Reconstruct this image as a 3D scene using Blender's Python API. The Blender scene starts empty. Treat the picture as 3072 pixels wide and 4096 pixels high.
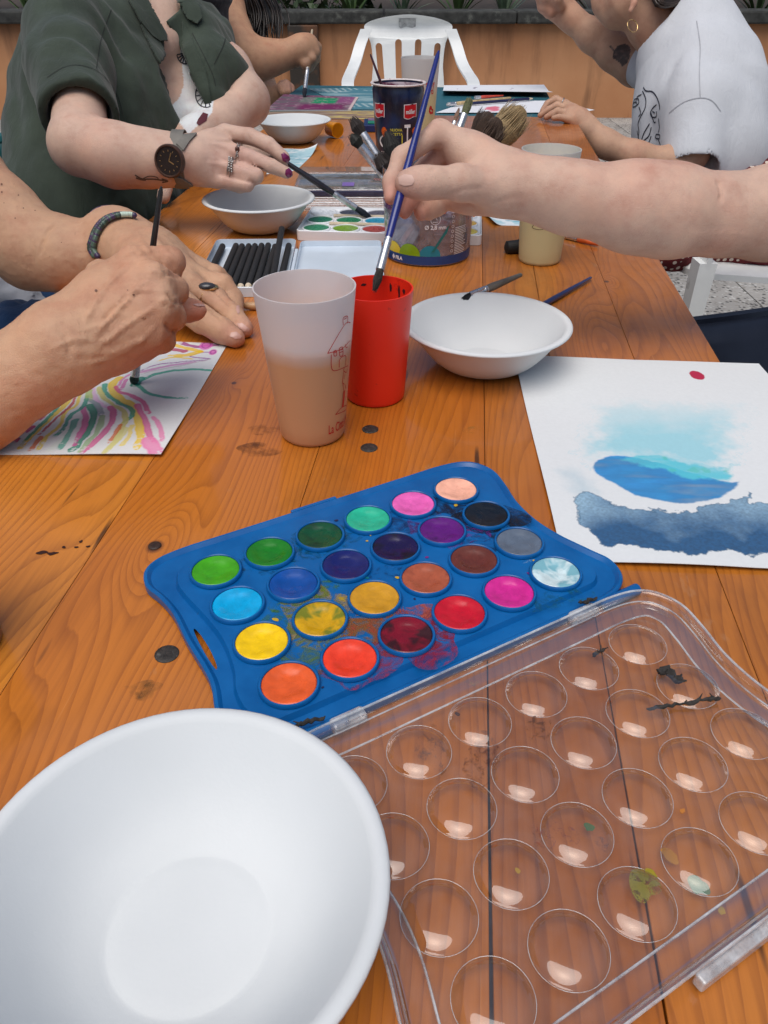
import bpy, bmesh, math, random
import numpy as np
from mathutils import Vector, Matrix, noise
from mathutils.bvhtree import BVHTree
from mathutils.geometry import tessellate_polygon

# ------------------------------------------------------------------ camera, sky, sun, exposure
TT = 0.74                       # table top height
HC = 0.33                       # camera height above the table top
FN = 3166.0                     # focal length in photo pixels (3072 x 4096)
PITCH = math.radians(35.0)
sc = bpy.context.scene
C = sc.collection
cam_d = bpy.data.cameras.new('camera'); cam = bpy.data.objects.new('camera', cam_d); C.objects.link(cam)
cam.location = (0, 0, TT + HC)
cam.rotation_euler = (math.radians(90) - PITCH, 0, 0)
cam_d.sensor_fit = 'VERTICAL'; cam_d.sensor_height = 24.0
cam_d.lens = 24.0 * FN / 4096.0
cam_d.clip_start = 0.01; cam_d.clip_end = 300
sc.camera = cam

world = bpy.data.worlds.new('World'); sc.world = world; world.use_nodes = True
wn = world.node_tree.nodes; wl = world.node_tree.links
bg = wn['Background']
sky = wn.new('ShaderNodeTexSky'); sky.sky_type = 'NISHITA'; sky.sun_disc = False
SUN_EL, SUN_AZ = math.radians(68), math.radians(200)
sky.sun_elevation = SUN_EL; sky.sun_rotation = SUN_AZ
sky.air_density = 1.0; sky.dust_density = 4.0; sky.ozone_density = 1.0
hs = wn.new('ShaderNodeHueSaturation'); hs.inputs['Saturation'].default_value = 1.05
wl.new(sky.outputs[0], hs.inputs['Color']); wl.new(hs.outputs[0], bg.inputs['Color'])
bg.inputs['Strength'].default_value = 0.10
sun_d = bpy.data.lights.new('sun', 'SUN'); sun_d.energy = 2.0; sun_d.angle = math.radians(56); sun_d.color = (1.0, .985, .96)
sun = bpy.data.objects.new('sun', sun_d); C.objects.link(sun)
sd = Vector((math.sin(SUN_AZ) * math.cos(SUN_EL), math.cos(SUN_AZ) * math.cos(SUN_EL), math.sin(SUN_EL)))
sun.location = sd * 20
sun.rotation_euler = (-sd).to_track_quat('-Z', 'Y').to_euler()
sc.view_settings.view_transform = 'Standard'; sc.view_settings.look = 'None'
sc.view_settings.gamma = 1.0; sc.view_settings.exposure = 0.02
sc.view_settings.use_curve_mapping = False
sc.render.engine = 'CYCLES'
cy = sc.cycles
cy.use_denoising = True
try: cy.denoiser = 'OPENIMAGEDENOISE'
except Exception: pass
cy.max_bounces = 8; cy.diffuse_bounces = 3; cy.glossy_bounces = 4; cy.transmission_bounces = 8; cy.transparent_max_bounces = 24
cy.caustics_reflective = False; cy.caustics_refractive = False
cy.sample_clamp_indirect = 4.0

# ------------------------------------------------------------------ photo pixel -> place
CP, SP = math.cos(PITCH), math.sin(PITCH)
CAM = np.array([0, 0, TT + HC])
CR = {'N': (0, 0, 1.0), 'D': (0, 0, 3072 / 1659), 'R1': (0, 0, .66305), 'R2': (900, 0, .66305), 'R3': (1900, 0, .70645),
      'R4': (0, 800, .66305), 'R5': (800, 700, .66305), 'R6': (1900, 900, .70645), 'B1': (500, 1800, 1.26582),
      'B2': (1200, 2300, 1.12839), 'B3': (0, 1900, .7836), 'B4': (0, 2700, 1.0247), 'X1': (1480, 440, .42194),
      'X2': (1440, 300, .217), 'X3': (1000, 100, .33755), 'X4': (1300, 300, .60277), 'X5': (2050, 0, .42194),
      'X6': (0, 500, .40683), 'X7': (2500, 950, .34479)}
def ray(cr, x, y):
    ox, oy, s = CR[cr]
    u = (ox + x * s - 1536) / FN; v = -(oy + y * s - 2048) / FN
    return np.array([u, CP + v * SP, -SP + v * CP])
def pd(cr, x, y, d):                    # pixel + distance along the view axis
    return CAM + ray(cr, x, y) * d
def pz(cr, x, y, z=0.0):                # pixel on a level plane z above the table top
    r = ray(cr, x, y); return CAM + r * ((TT + z - CAM[2]) / r[2])
def py(cr, x, y, Y):                    # pixel on the upright plane at distance Y
    r = ray(cr, x, y); return CAM + r * (Y / r[1])
def dep(p):
    p = np.asarray(p) - CAM; return p[1] * CP - p[2] * SP
def rm(cr, r, d): return r * CR[cr][2] * d / FN

# ------------------------------------------------------------------ node materials
MATS = {}
def lin(r, g, b): 
    f = lambda c: (c / 255 / 12.92) if c / 255 <= .04045 else ((c / 255 + .055) / 1.055) ** 2.4
    return (f(r), f(g), f(b))
class NT:
    def __init__(s, name):
        s.m = bpy.data.materials.new(name); s.m.use_nodes = True
        s.t = s.m.node_tree; s.n = s.t.nodes; s.b = s.n['Principled BSDF']; s.out = s.n['Material Output']
    def new(s, t, **kw):
        n = s.n.new(t)
        for k, v in kw.items(): setattr(n, k, v)
        return n
    def link(s, a, b): s.t.links.new(a, b)
    def math(s, op, a, b=None, c=None, clamp=False):
        n = s.n.new('ShaderNodeMath'); n.operation = op; n.use_clamp = clamp
        for i, v in enumerate((a, b, c)):
            if v is None: continue
            if isinstance(v, (int, float)): n.inputs[i].default_value = v
            else: s.link(v, n.inputs[i])
        return n.outputs[0]
    def noise(s, vec, scale, detail=3, rough=.5, dist=0):
        n = s.n.new('ShaderNodeTexNoise'); n.inputs['Scale'].default_value = scale; n.inputs['Detail'].default_value = detail
        n.inputs['Roughness'].default_value = rough; n.inputs['Distortion'].default_value = dist
        if vec is not None: s.link(vec, n.inputs['Vector'])
        return n.outputs[0]
    def ramp(s, fac, stops):
        n = s.n.new('ShaderNodeValToRGB'); e = n.color_ramp.elements
        while len(e) < len(stops): e.new(.5)
        for el, (p, c) in zip(e, stops):
            el.position = p; el.color = (*c, 1) if not isinstance(c, (int, float)) else (c, c, c, 1)
        s.link(fac, n.inputs[0]); return n.outputs[0]
    def mix(s, f, a, b, mode='MIX'):
        n = s.n.new('ShaderNodeMix'); n.data_type = 'RGBA'; n.blend_type = mode
        for i, v in ((0, f), (6, a), (7, b)):
            if isinstance(v, (int, float)): n.inputs[i].default_value = v
            elif isinstance(v, tuple): n.inputs[i].default_value = (*v, 1)
            else: s.link(v, n.inputs[i])
        return n.outputs[2]
    def coord(s, which='Object', scale=None):
        n = s.n.new('ShaderNodeTexCoord'); o = n.outputs[which]
        if scale:
            m = s.n.new('ShaderNodeMapping'); m.inputs['Scale'].default_value = scale; s.link(o, m.inputs['Vector']); o = m.outputs[0]
        return o
    def bump(s, h, strength, dist=.001):
        n = s.n.new('ShaderNodeBump'); n.inputs['Strength'].default_value = strength; n.inputs['Distance'].default_value = dist
        s.link(h, n.inputs['Height']); s.link(n.outputs[0], s.b.inputs['Normal']); return n
    def set(s, **kw):
        for k, v in kw.items():
            k = {'base': 'Base Color', 'rough': 'Roughness', 'metal': 'Metallic', 'spec': 'Specular IOR Level', 'trans': 'Transmission Weight',
                 'ior': 'IOR', 'alpha': 'Alpha', 'coat': 'Coat Weight', 'coatr': 'Coat Roughness', 'sss': 'Subsurface Weight', 'sheen': 'Sheen Weight'}[k]
            if isinstance(v, tuple): s.b.inputs[k].default_value = (*v, 1)
            elif isinstance(v, (int, float)): s.b.inputs[k].default_value = v
            else: s.link(v, s.b.inputs[k])
        return s
def mat(name, col, rough=.5, metal=0, spec=.5, var=.12, scale=60, bump=0., coat=0, stain=None):
    """plain procedural material: colour with noise variation, optional stain colour and fine bump"""
    if name in MATS: return MATS[name]
    t = NT(name); co = t.coord()
    n = t.noise(co, scale, 4, .6)
    a = tuple(c * (1 - var) for c in col); b = tuple(min(1, c * (1 + var)) for c in col)
    c = t.ramp(n, [(.3, a), (.7, b)])
    if stain:
        n2 = t.noise(co, stain[1], 4, .65); f = t.ramp(n2, [(stain[2], 0.), (stain[2] + .12, 1.)])
        c = t.mix(f, c, stain[0])
    t.set(base=c, rough=rough, metal=metal, spec=spec, coat=coat)
    r = t.math('MULTIPLY_ADD', n, .2, rough - .1, True); t.set(rough=r)
    if bump: t.bump(n, bump)
    MATS[name] = t.m; return t.m
def vcmat(name, rough=.5, var=.1, scale=120, bump=0., spec=.5, sss=0., attr='Col', coat=0):
    """material whose colour is a per-vertex pigment, with fine noise"""
    if name in MATS: return MATS[name]
    t = NT(name); at = t.new('ShaderNodeAttribute', attribute_name=attr); co = t.coord()
    n = t.noise(co, scale, 4, .6)
    k = t.ramp(n, [(.25, 1 - var), (.75, 1 + var)])
    c = t.mix(1.0, at.outputs['Color'], k, 'MULTIPLY')
    t.set(base=c, rough=rough, spec=spec, coat=coat)
    if sss:
        t.set(sss=sss); t.b.inputs['Subsurface Radius'].default_value = (.010, .0035, .0018); t.b.inputs['Subsurface Scale'].default_value = 1.0
    if bump: t.bump(n, bump)
    MATS[name] = t.m; return t.m

# ------------------------------------------------------------------ objects
def link(o, parent=None):
    C.objects.link(o)
    if parent is not None:
        o.parent = parent
    return o
def tag(o, label=None, cat=None, group=None, kind=None):
    for k, v in (('label', label), ('category', cat), ('group', group), ('kind', kind)):
        if v: o[k] = v
    return o
def thing(name, label, cat, loc=(0, 0, 0), rz=0., group=None):
    o = bpy.data.objects.new(name, None); o.empty_display_size = .02
    o.location = loc; o.rotation_euler = (0, 0, rz); C.objects.link(o)
    return tag(o, label, cat, group)
def mesh_obj(name, verts, faces, m, parent=None, smooth=True, uvcol=None, world=True):
    """verts in world space when world=True: moved into the parent's frame"""
    me = bpy.data.meshes.new(name)
    v = np.asarray(verts, float)
    if parent is not None and world:
        M = np.array(pmat(parent).inverted()); v = v @ M[:3, :3].T + M[:3, 3]
    org = np.zeros(3)
    if parent is None and len(v):
        org = np.array([(v[:, 0].min() + v[:, 0].max()) / 2, (v[:, 1].min() + v[:, 1].max()) / 2, v[:, 2].min()]); v = v - org
    me.from_pydata(v.tolist(), [], [list(map(int, f)) for f in faces] if not isinstance(faces, np.ndarray) else faces.tolist())
    if m is not None: me.materials.append(m)
    if smooth: me.polygons.foreach_set('use_smooth', [True] * len(me.polygons))
    if uvcol is not None:
        ca = me.color_attributes.new('Col', 'FLOAT_COLOR', 'POINT')
        col = np.ones((len(v), 4)); col[:, :3] = uvcol; ca.data.foreach_set('color', col.ravel())
    me.update()
    o = bpy.data.objects.new(name, me); o.location = org
    return link(o, parent)
def pmat(o):
    M = Matrix.LocRotScale(o.location, o.rotation_euler, o.scale)
    return pmat(o.parent) @ M if o.parent else M
def fixnormals(o, sharp=None):
    bm = bmesh.new(); bm.from_mesh(o.data); bmesh.ops.recalc_face_normals(bm, faces=bm.faces); bm.to_mesh(o.data); bm.free()
    if sharp:
        o.data.set_sharp_from_angle(angle=math.radians(sharp))
    return o

class MB:
    """collects verts and faces"""
    def __init__(s): s.v = []; s.f = []
    def add(s, v, f):
        n = len(s.v); s.v += [tuple(map(float, p)) for p in v]; s.f += [tuple(i + n for i in q) for q in f]; return s
    def box(s, x0, x1, y0, y1, z0, z1, M=None, bev=0.):
        bm = bmesh.new(); bmesh.ops.create_cube(bm, size=1)
        for v in bm.verts: v.co = Vector(((x0 + x1) / 2 + v.co.x * (x1 - x0), (y0 + y1) / 2 + v.co.y * (y1 - y0), (z0 + z1) / 2 + v.co.z * (z1 - z0)))
        if bev: bmesh.ops.bevel(bm, geom=bm.edges[:], offset=bev, segments=2, affect='EDGES', profile=.5)
        bm.verts.index_update()
        v = [(M @ q.co if M else q.co.copy()) for q in bm.verts]; f = [[w.index for w in p.verts] for p in bm.faces]; bm.free()
        return s.add(v, f)
    def tube(s, pts, rad, n=10, cap=True, squash=None):
        """tube along pts; rad scalar or list; squash=(axis, factor)"""
        P = [np.asarray(p, float) for p in pts]; m = len(P)
        R = [rad] * m if np.isscalar(rad) else list(rad)
        t0 = P[1] - P[0]; t0 = t0 / (np.linalg.norm(t0) + 1e-12)
        a = np.array([0, 0, 1.]) if abs(t0[2]) < .9 else np.array([1., 0, 0])
        nrm = np.cross(t0, a); nrm /= np.linalg.norm(nrm)
        V = []; prev = t0
        for i in range(m):
            t = (P[min(i + 1, m - 1)] - P[max(i - 1, 0)]); t /= (np.linalg.norm(t) + 1e-12)
            nrm = nrm - t * nrm.dot(t); nrm /= (np.linalg.norm(nrm) + 1e-12); b = np.cross(t, nrm)
            for j in range(n):
                an = 2 * math.pi * j / n; o = (math.cos(an) * nrm + math.sin(an) * b) * R[i]
                if squash is not None:
                    ax = np.asarray(squash[0], float); o = o + ax * o.dot(ax) * (squash[1] - 1)
                V.append(P[i] + o)
        Fc = [(i * n + j, i * n + (j + 1) % n, (i + 1) * n + (j + 1) % n, (i + 1) * n + j) for i in range(m - 1) for j in range(n)]
        if cap: Fc += [tuple(range(n))[::-1], tuple((m - 1) * n + j for j in range(n))]
        return s.add(V, Fc)
    def lathe(s, prof, n=48, c=(0, 0, 0), close=False):
        """prof: (r,z) list"""
        V = []; m = len(prof)
        for r, z in prof:
            for j in range(n):
                a = 2 * math.pi * j / n; V.append((c[0] + r * math.cos(a), c[1] + r * math.sin(a), c[2] + z))
        Fc = [(i * n + j, i * n + (j + 1) % n, (i + 1) * n + (j + 1) % n, (i + 1) * n + j) for i in range(m - 1) for j in range(n)]
        if prof[0][0] < 1e-6 or prof[-1][0] < 1e-6: pass
        return s.add(V, Fc)
    def sphere(s, c, r, n=8, sc3=(1, 1, 1)):
        V = [(c[0], c[1], c[2] + r * sc3[2])]; Fc = []
        for i in range(1, n):
            th = math.pi * i / n
            for j in range(2 * n):
                ph = math.pi * j / n
                V.append((c[0] + r * sc3[0] * math.sin(th) * math.cos(ph), c[1] + r * sc3[1] * math.sin(th) * math.sin(ph), c[2] + r * sc3[2] * math.cos(th)))
        V.append((c[0], c[1], c[2] - r * sc3[2])); k = 2 * n
        for j in range(k): Fc.append((0, 1 + j, 1 + (j + 1) % k))
        for i in range(n - 2):
            for j in range(k): Fc.append((1 + i * k + j, 1 + (i + 1) * k + j, 1 + (i + 1) * k + (j + 1) % k, 1 + i * k + (j + 1) % k))
        for j in range(k): Fc.append((len(V) - 1, 1 + (n - 2) * k + (j + 1) % k, 1 + (n - 2) * k + j))
        return s.add(V, Fc)
    def ribbon(s, pts, nrm, w):
        """flat strip along pts (w scalar or list), lying across nrm"""
        P = [np.asarray(p, float) for p in pts]; m = len(P); W = [w] * m if np.isscalar(w) else w; V = []
        for i in range(m):
            t = P[min(i + 1, m - 1)] - P[max(i - 1, 0)]; n_ = np.asarray(nrm[i] if np.ndim(nrm) == 2 else nrm, float)
            b = np.cross(t, n_); b /= (np.linalg.norm(b) + 1e-12)
            V += [P[i] + b * W[i] / 2, P[i] - b * W[i] / 2]
        return s.add(V, [(2 * i, 2 * i + 1, 2 * i + 3, 2 * i + 2) for i in range(m - 1)])
    def build(s, name, m, parent=None, smooth=True, world=True, fix=True, sharp=40, col=None):
        o = mesh_obj(name, s.v, s.f, m, parent, smooth, col, world)
        if fix: fixnormals(o, sharp if smooth else None)
        return o
def prism(outline, z0, z1, bev=0.):
    m = MB(); n = len(outline)
    V = [(x, y, z0) for x, y in outline] + [(x, y, z1) for x, y in outline]
    m.add(V, [tuple(range(n))[::-1], tuple(range(n, 2 * n))] + [(i, (i + 1) % n, n + (i + 1) % n, n + i) for i in range(n)])
    return m
def spline(pts, n=8, closed=False):
    """Catmull-Rom through points"""
    P = np.asarray(pts, float); m = len(P); out = []
    idx = range(m if closed else m - 1)
    for i in idx:
        g = (lambda k: P[k % m]) if closed else (lambda k: P[min(max(k, 0), m - 1)])
        p0, p1, p2, p3 = g(i - 1), g(i), g(i + 1), g(i + 2)
        for j in range(n):
            t = j / n
            out.append(.5 * ((2 * p1) + (-p0 + p2) * t + (2 * p0 - 5 * p1 + 4 * p2 - p3) * t * t + (-p0 + 3 * p1 - 3 * p2 + p3) * t ** 3))
    if not closed: out.append(P[-1])
    return np.array(out)
def polyfill(name, loops, m, parent=None, z=0., smooth=False, world=True):
    """flat sheet from 2-D loops (first outer, others holes)"""
    lp = [[Vector((p[0], p[1], z)) for p in l] for l in loops]
    tri = tessellate_polygon(lp); V = [v for l in lp for v in l]
    o = mesh_obj(name, V, tri, m, parent, smooth, None, world); fixnormals(o)
    bm = bmesh.new(); bm.from_mesh(o.data)
    if sum(f.normal.z * f.calc_area() for f in bm.faces) < 0: bmesh.ops.reverse_faces(bm, faces=bm.faces)
    bm.to_mesh(o.data); bm.free(); return o

# ------------------------------------------------------------------ smooth solid bodies (signed distances -> surface nets)
class Field:
    def __init__(s, vox): s.vox = vox; s.p = []
    def cone(s, a, b, ra, rb, k=.006, flat=None, sub=False):
        s.p.append((np.asarray(a, float), np.asarray(b, float), ra, rb, k, flat, sub)); return s
    def ball(s, c, r, k=.006, flat=None, sub=False): return s.cone(c, np.asarray(c) + 1e-6, r, r, k, flat, sub)
    def chain(s, pts, k=.006, flat=None):
        for (a, ra), (b, rb) in zip(pts[:-1], pts[1:]): s.cone(a, b, ra, rb, k, flat)
        return s
    @staticmethod
    def dist(P, a, b, ra, rb, flat):
        ab = b - a; L = ab @ ab + 1e-12; q = P - a
        t = np.clip((q @ ab) / L, 0, 1); o = q - t[..., None] * ab
        if flat is not None:
            n, f = flat; n = np.asarray(n, float); n = n / np.linalg.norm(n)
            c = o @ n; o = o + (c * (1 / f - 1))[..., None] * n
        return np.sqrt((o * o).sum(-1)) - (ra + (rb - ra) * t)
    def grid(s, pad=.02):
        add = [q for q in s.p if not q[6]]
        ext = [max(q[2], q[3]) * max(1, q[5][1] if q[5] else 1) for q in add]
        lo = np.min([np.minimum(q[0], q[1]) - e for q, e in zip(add, ext)], 0) - pad
        hi = np.max([np.maximum(q[0], q[1]) + e for q, e in zip(add, ext)], 0) + pad
        s.lo = lo; s.n = np.ceil((hi - lo) / s.vox).astype(int) + 1
        s.D = np.full(s.n, .05, np.float32)
        return s
    def sub_box(s, lo, hi):
        i0 = np.clip(np.floor((lo - s.lo) / s.vox).astype(int), 0, s.n); i1 = np.clip(np.ceil((hi - s.lo) / s.vox).astype(int) + 1, 0, s.n)
        if np.any(i1 <= i0): return None, None
        ax = [s.lo[d] + s.vox * np.arange(i0[d], i1[d]) for d in range(3)]
        P = np.stack(np.meshgrid(*ax, indexing='ij'), -1)
        return tuple(slice(a, b) for a, b in zip(i0, i1)), P
    def eval(s):
        if not hasattr(s, 'D'): s.grid()
        for a, b, ra, rb, k, flat, sub in s.p:
            e = max(ra, rb) * max(1, flat[1] if flat else 1) + k + .012
            sl, P = s.sub_box(np.minimum(a, b) - e, np.maximum(a, b) + e)
            if sl is None: continue
            d = s.dist(P, a, b, ra, rb, flat).astype(np.float32); D = s.D[sl]
            if sub:
                h = np.clip(.5 - .5 * (D + d) / k, 0, 1); s.D[sl] = D * (1 - h) - d * h + k * h * (1 - h)
            else:
                h = np.clip(.5 + .5 * (D - d) / k, 0, 1); s.D[sl] = D * (1 - h) + d * h - k * h * (1 - h)
        return s
    def pos(s):
        return np.stack(np.meshgrid(*[s.lo[d] + s.vox * np.arange(s.n[d]) for d in range(3)], indexing='ij'), -1)
    def cut(s, p, n, k=.002):           # remove the side the normal points to
        n = np.asarray(n, float); n /= np.linalg.norm(n); ax = [s.lo[d] + s.vox * np.arange(s.n[d]) for d in range(3)]
        d = (ax[0][:, None, None] - p[0]) * n[0] + (ax[1][None, :, None] - p[1]) * n[1] + (ax[2][None, None, :] - p[2]) * n[2]
        s.D = np.maximum(s.D, d.astype(np.float32)); return s
    def mesh(s):
        D = s.D; vox = s.vox; ins = D < 0
        c = np.zeros(np.array(D.shape) - 1, np.uint8); sl = lambda o, L: slice(o, L - 1 + o)
        for dx in (0, 1):
            for dy in (0, 1):
                for dz in (0, 1):
                    c += ins[sl(dx, D.shape[0]), sl(dy, D.shape[1]), sl(dz, D.shape[2])]
        I = np.argwhere((c > 0) & (c < 8)); idx = np.full(c.shape, -1, np.int64); idx[tuple(I.T)] = np.arange(len(I))
        acc = np.zeros((len(I), 3)); cnt = np.zeros(len(I))
        cor = [np.array((x, y, z)) for x in (0, 1) for y in (0, 1) for z in (0, 1)]
        for ca in cor:
            for ax in range(3):
                if ca[ax]: continue
                cb = ca.copy(); cb[ax] = 1
                da = D[tuple((I + ca).T)]; db = D[tuple((I + cb).T)]; m = (da < 0) != (db < 0)
                t = da[m] / (da[m] - db[m]); acc[m] += ca + t[:, None] * (cb - ca); cnt[m] += 1
        V = s.lo + vox * (I + acc / cnt[:, None])
        Fs = []
        for ax in range(3):
            o = [1 if d != ax else 0 for d in range(3)]
            a = ins[tuple(slice(o[d], D.shape[d] - 1) for d in range(3))]
            b = ins[tuple(slice(o[d] if d != ax else 1, D.shape[d] - 1 if d != ax else D.shape[d]) for d in range(3))]
            E_ = np.argwhere(a != b); 
            if not len(E_): continue
            sg = a[tuple(E_.T)]; E_ = E_ + np.array(o); u, w = [d for d in range(3) if d != ax]
            q = []
            for (du, dw) in ((-1, -1), (0, -1), (0, 0), (-1, 0)):
                K = E_.copy(); K[:, u] += du; K[:, w] += dw; q.append(idx[tuple(K.T)])
            Q = np.stack(q, 1)
            flip = sg if ax != 1 else ~sg
            Q[~flip] = Q[~flip][:, ::-1]; Fs.append(Q)
        F_ = np.concatenate(Fs); F_ = F_[(F_ >= 0).all(1)]
        return V, F_
def relax(V, F_, it=2, lam=.5):
    n = len(V); e = np.concatenate([F_[:, [0, 1]], F_[:, [1, 2]], F_[:, [2, 3]], F_[:, [3, 0]]])
    for _ in range(it):
        S = np.zeros_like(V); c = np.zeros(n)
        for a, b in ((0, 1), (1, 0)):
            for d in range(3): S[:, d] += np.bincount(e[:, a], V[e[:, b], d], n)
            c += np.bincount(e[:, a], minlength=n)
        V = V + lam * (S / np.maximum(c, 1)[:, None] - V)
    return V
def vnoise(P, scale, seed=0):
    """cheap smooth value noise on arrays"""
    Q = np.asarray(P) * scale + seed * 17.31; i = np.floor(Q).astype(np.int64); f = Q - i; f = f * f * (3 - 2 * f)
    def h(a):
        a = (a[..., 0] * 374761393 + a[..., 1] * 668265263 + (a[..., 2] * 2147483647 if a.shape[-1] > 2 else 0)) & 0x7fffffff
        a = ((a ^ (a >> 13)) * 1274126177) & 0x7fffffff
        return ((a ^ (a >> 16)) & 0xffff) / 65535.0
    k = Q.shape[-1]; out = 0
    for m in range(2 ** k):
        o = np.array([(m >> d) & 1 for d in range(k)]); w = np.prod(np.where(o, f, 1 - f), -1); out = out + w * h(i + o)
    return out
def fbm(P, scale, seed=0, oct=4):
    a, o, s_ = .5, 0, 0
    for j in range(oct): o = o + a * vnoise(P, scale * 2 ** j, seed + j); s_ += a; a *= .5
    return o / s_

def strokes_on(bvh, cr, lists, w, off=.0006, name='print_line', m=None, parent=None, n=6):
    """drawn lines laid on a surface where the pixel's ray meets it"""
    mb = MB(); o = Vector(CAM)
    for pts in lists:
        P = []; N = []; sp = spline([q[:2] for q in pts], n) if len(pts) > 2 else np.linspace(pts[0][:2], pts[1][:2], 6)
        for x, y in sp:
            h = bvh.ray_cast(o, Vector(ray(cr, x, y)))
            if h[0] is not None:
                nn = h[1] if h[1].dot(h[0] - o) < 0 else -h[1]
                P.append(np.array(h[0] + nn * off)); N.append(np.array(nn))
        if len(P) > 1: mb.ribbon(P, np.array(N), rm(cr, w, dep(P[0])))
    return mb.build(name, m, parent, fix=False) if mb.v else None
def bvh_of(o):
    M = pmat(o); me = o.data
    return BVHTree.FromPolygons([M @ v.co for v in me.vertices], [tuple(p.vertices) for p in me.polygons])
def copy_tree(o, parent=None):
    c = o.copy(); C.objects.link(c)
    if parent is not None: c.parent = parent
    for ch in list(o.children): copy_tree(ch, c)
    return c
def text_mesh(s, size, bold=0.):
    cu = bpy.data.curves.new('txt', 'FONT'); cu.body = s; cu.size = size; cu.offset = bold; cu.resolution_u = 3
    cu.align_x = 'CENTER'; cu.align_y = 'CENTER'
    o = bpy.data.objects.new('txt', cu); C.objects.link(o)
    me = bpy.data.meshes.new_from_object(o.evaluated_get(bpy.context.evaluated_depsgraph_get()))
    V = np.array([v.co[:] for v in me.vertices]); Fc = [tuple(p.vertices) for p in me.polygons]
    bpy.data.objects.remove(o); bpy.data.curves.remove(cu); bpy.data.meshes.remove(me)
    return V, Fc
random.seed(4); rng = np.random.default_rng(4)
# ------------------------------------------------------------------ ground
t = NT('grit'); co = t.coord(); oi = t.new('ShaderNodeObjectInfo')
va = t.new('ShaderNodeVectorMath', operation='ADD'); t.link(co, va.inputs[0]); 
cmb = t.new('ShaderNodeCombineXYZ'); t.link(t.math('MULTIPLY', oi.outputs['Random'], 37.), cmb.inputs[0]); t.link(t.math('MULTIPLY', oi.outputs['Random'], 91.), cmb.inputs[1]); t.link(cmb.outputs[0], va.inputs[1])
vo = t.new('ShaderNodeTexVoronoi'); vo.inputs['Scale'].default_value = 75; t.link(va.outputs[0], vo.inputs['Vector'])
sp = t.new('ShaderNodeSeparateColor'); t.link(vo.outputs['Color'], sp.inputs[0])
chip = t.ramp(sp.outputs[0], [(.0, (.03, .03, .032)), (.22, (.05, .05, .05)), (.26, (.30, .28, .25)), (.62, (.42, .40, .37)), (.66, (.22, .2, .17)), (.8, (.52, .51, .48))])
edge = t.ramp(vo.outputs['Distance'], [(.35, 0.), (.6, 1.)])
c = t.mix(edge, chip, (.36, .345, .32)); n = t.noise(va.outputs[0], 3, 4); c = t.mix(t.ramp(n, [(.4, 0.), (.75, .55)]), c, (.12, .11, .10))
t.set(base=c, rough=.85); t.bump(vo.outputs['Distance'], .35, .002); M_GRIT = t.m
M_JOINT = mat('joint_mortar', (.10, .095, .09), .9, var=.2, scale=30)
ground = tag(mesh_obj('ground', [(-45, -35, 0), (45, -35, 0), (45, 55, 0), (-45, 55, 0)], [(0, 1, 2, 3)], mat('ground_grit', (.25, .24, .22), .9, var=.25, scale=40), smooth=False), kind='structure')
tile_me = None
for i in range(14):
    for j in range(17):
        x, y = -2.6 + i * .4, .35 + j * .4
        if tile_me is None:
            o = MB().box(.003, .397, .003, .397, 0, .012, bev=.002).build('paving_tile', M_GRIT, ground, smooth=False, world=False, fix=False); tile_me = o.data
        else:
            o = bpy.data.objects.new('paving_tile', tile_me); link(o, ground)
        o.location = (x, y - 10, .001 + random.random() * .001) if False else (x - ground.location.x, y - ground.location.y, .001 + .0012 * random.random())
# ------------------------------------------------------------------ wall
WY = 7.05
t = NT('orange_plaster'); co = t.coord()
n1 = t.noise(co, 1.3, 5, .6); n2 = t.noise(t.coord(scale=(2.2, 2.2, .35)), 1.6, 5, .65); n3 = t.noise(co, 14, 4, .6)
c = t.ramp(n1, [(.3, lin(182, 124, 82)), (.7, lin(200, 146, 104))])
c = t.mix(t.ramp(n2, [(.5, 0.), (.72, .75)]), c, lin(78, 54, 40)); c = t.mix(t.ramp(n3, [(.62, 0.), (.8, .35)]), c, lin(205, 160, 115))
sx = t.new('ShaderNodeSeparateXYZ'); t.link(t.coord(), sx.inputs[0])
drip = t.math('MULTIPLY', t.ramp(t.math('DIVIDE', sx.outputs[2], .66), [(.45, 0.), (1., 1.)]), t.ramp(n2, [(.3, .25), (.55, 1.)]))
c = t.mix(t.math('MULTIPLY', drip, .5), c, lin(70, 42, 30))
t.set(base=c, rough=.9); t.bump(n3, .4, .004); M_PLASTER = t.m
M_COPING = mat('mossy_coping', (.035, .036, .033), .9, var=.6, scale=18, bump=.8, stain=((.11, .115, .10), 9, .58))
wall = thing('garden_wall', 'low orange plaster wall with a dark weathered stone coping behind the tables', 'wall', (0, WY, 0))
MB().box(-7, 7, WY, WY + .25, .0, .66).build('plaster_face', M_PLASTER, wall, smooth=False)
cop = MB()
for i in range(14):
    x = -7 + i; o = MB().box(x + .004, x + .996, WY - .06, WY + .31, .661, .742 + .004 * random.random(), bev=.012).build('coping_stone', M_COPING, wall, smooth=False)
px0, px1 = py('D', 626, 120, WY)[0], py('D', 690, 120, WY)[0]
MB().box(px0, px1, WY - .07, WY - .002, 0, .655, bev=.01).build('pilaster', mat('stained_pilaster', lin(104, 70, 48), .9, var=.5, scale=5, bump=.4, stain=((.035, .028, .022), 3.0, .45)), wall, smooth=False)
soil = tag(MB().box(-7, 7, WY + .26, WY + 6, .0, .62).build('planting_bed', mat('soil', (.05, .035, .025), .95, var=.4, scale=20), smooth=False), kind='structure')
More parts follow.
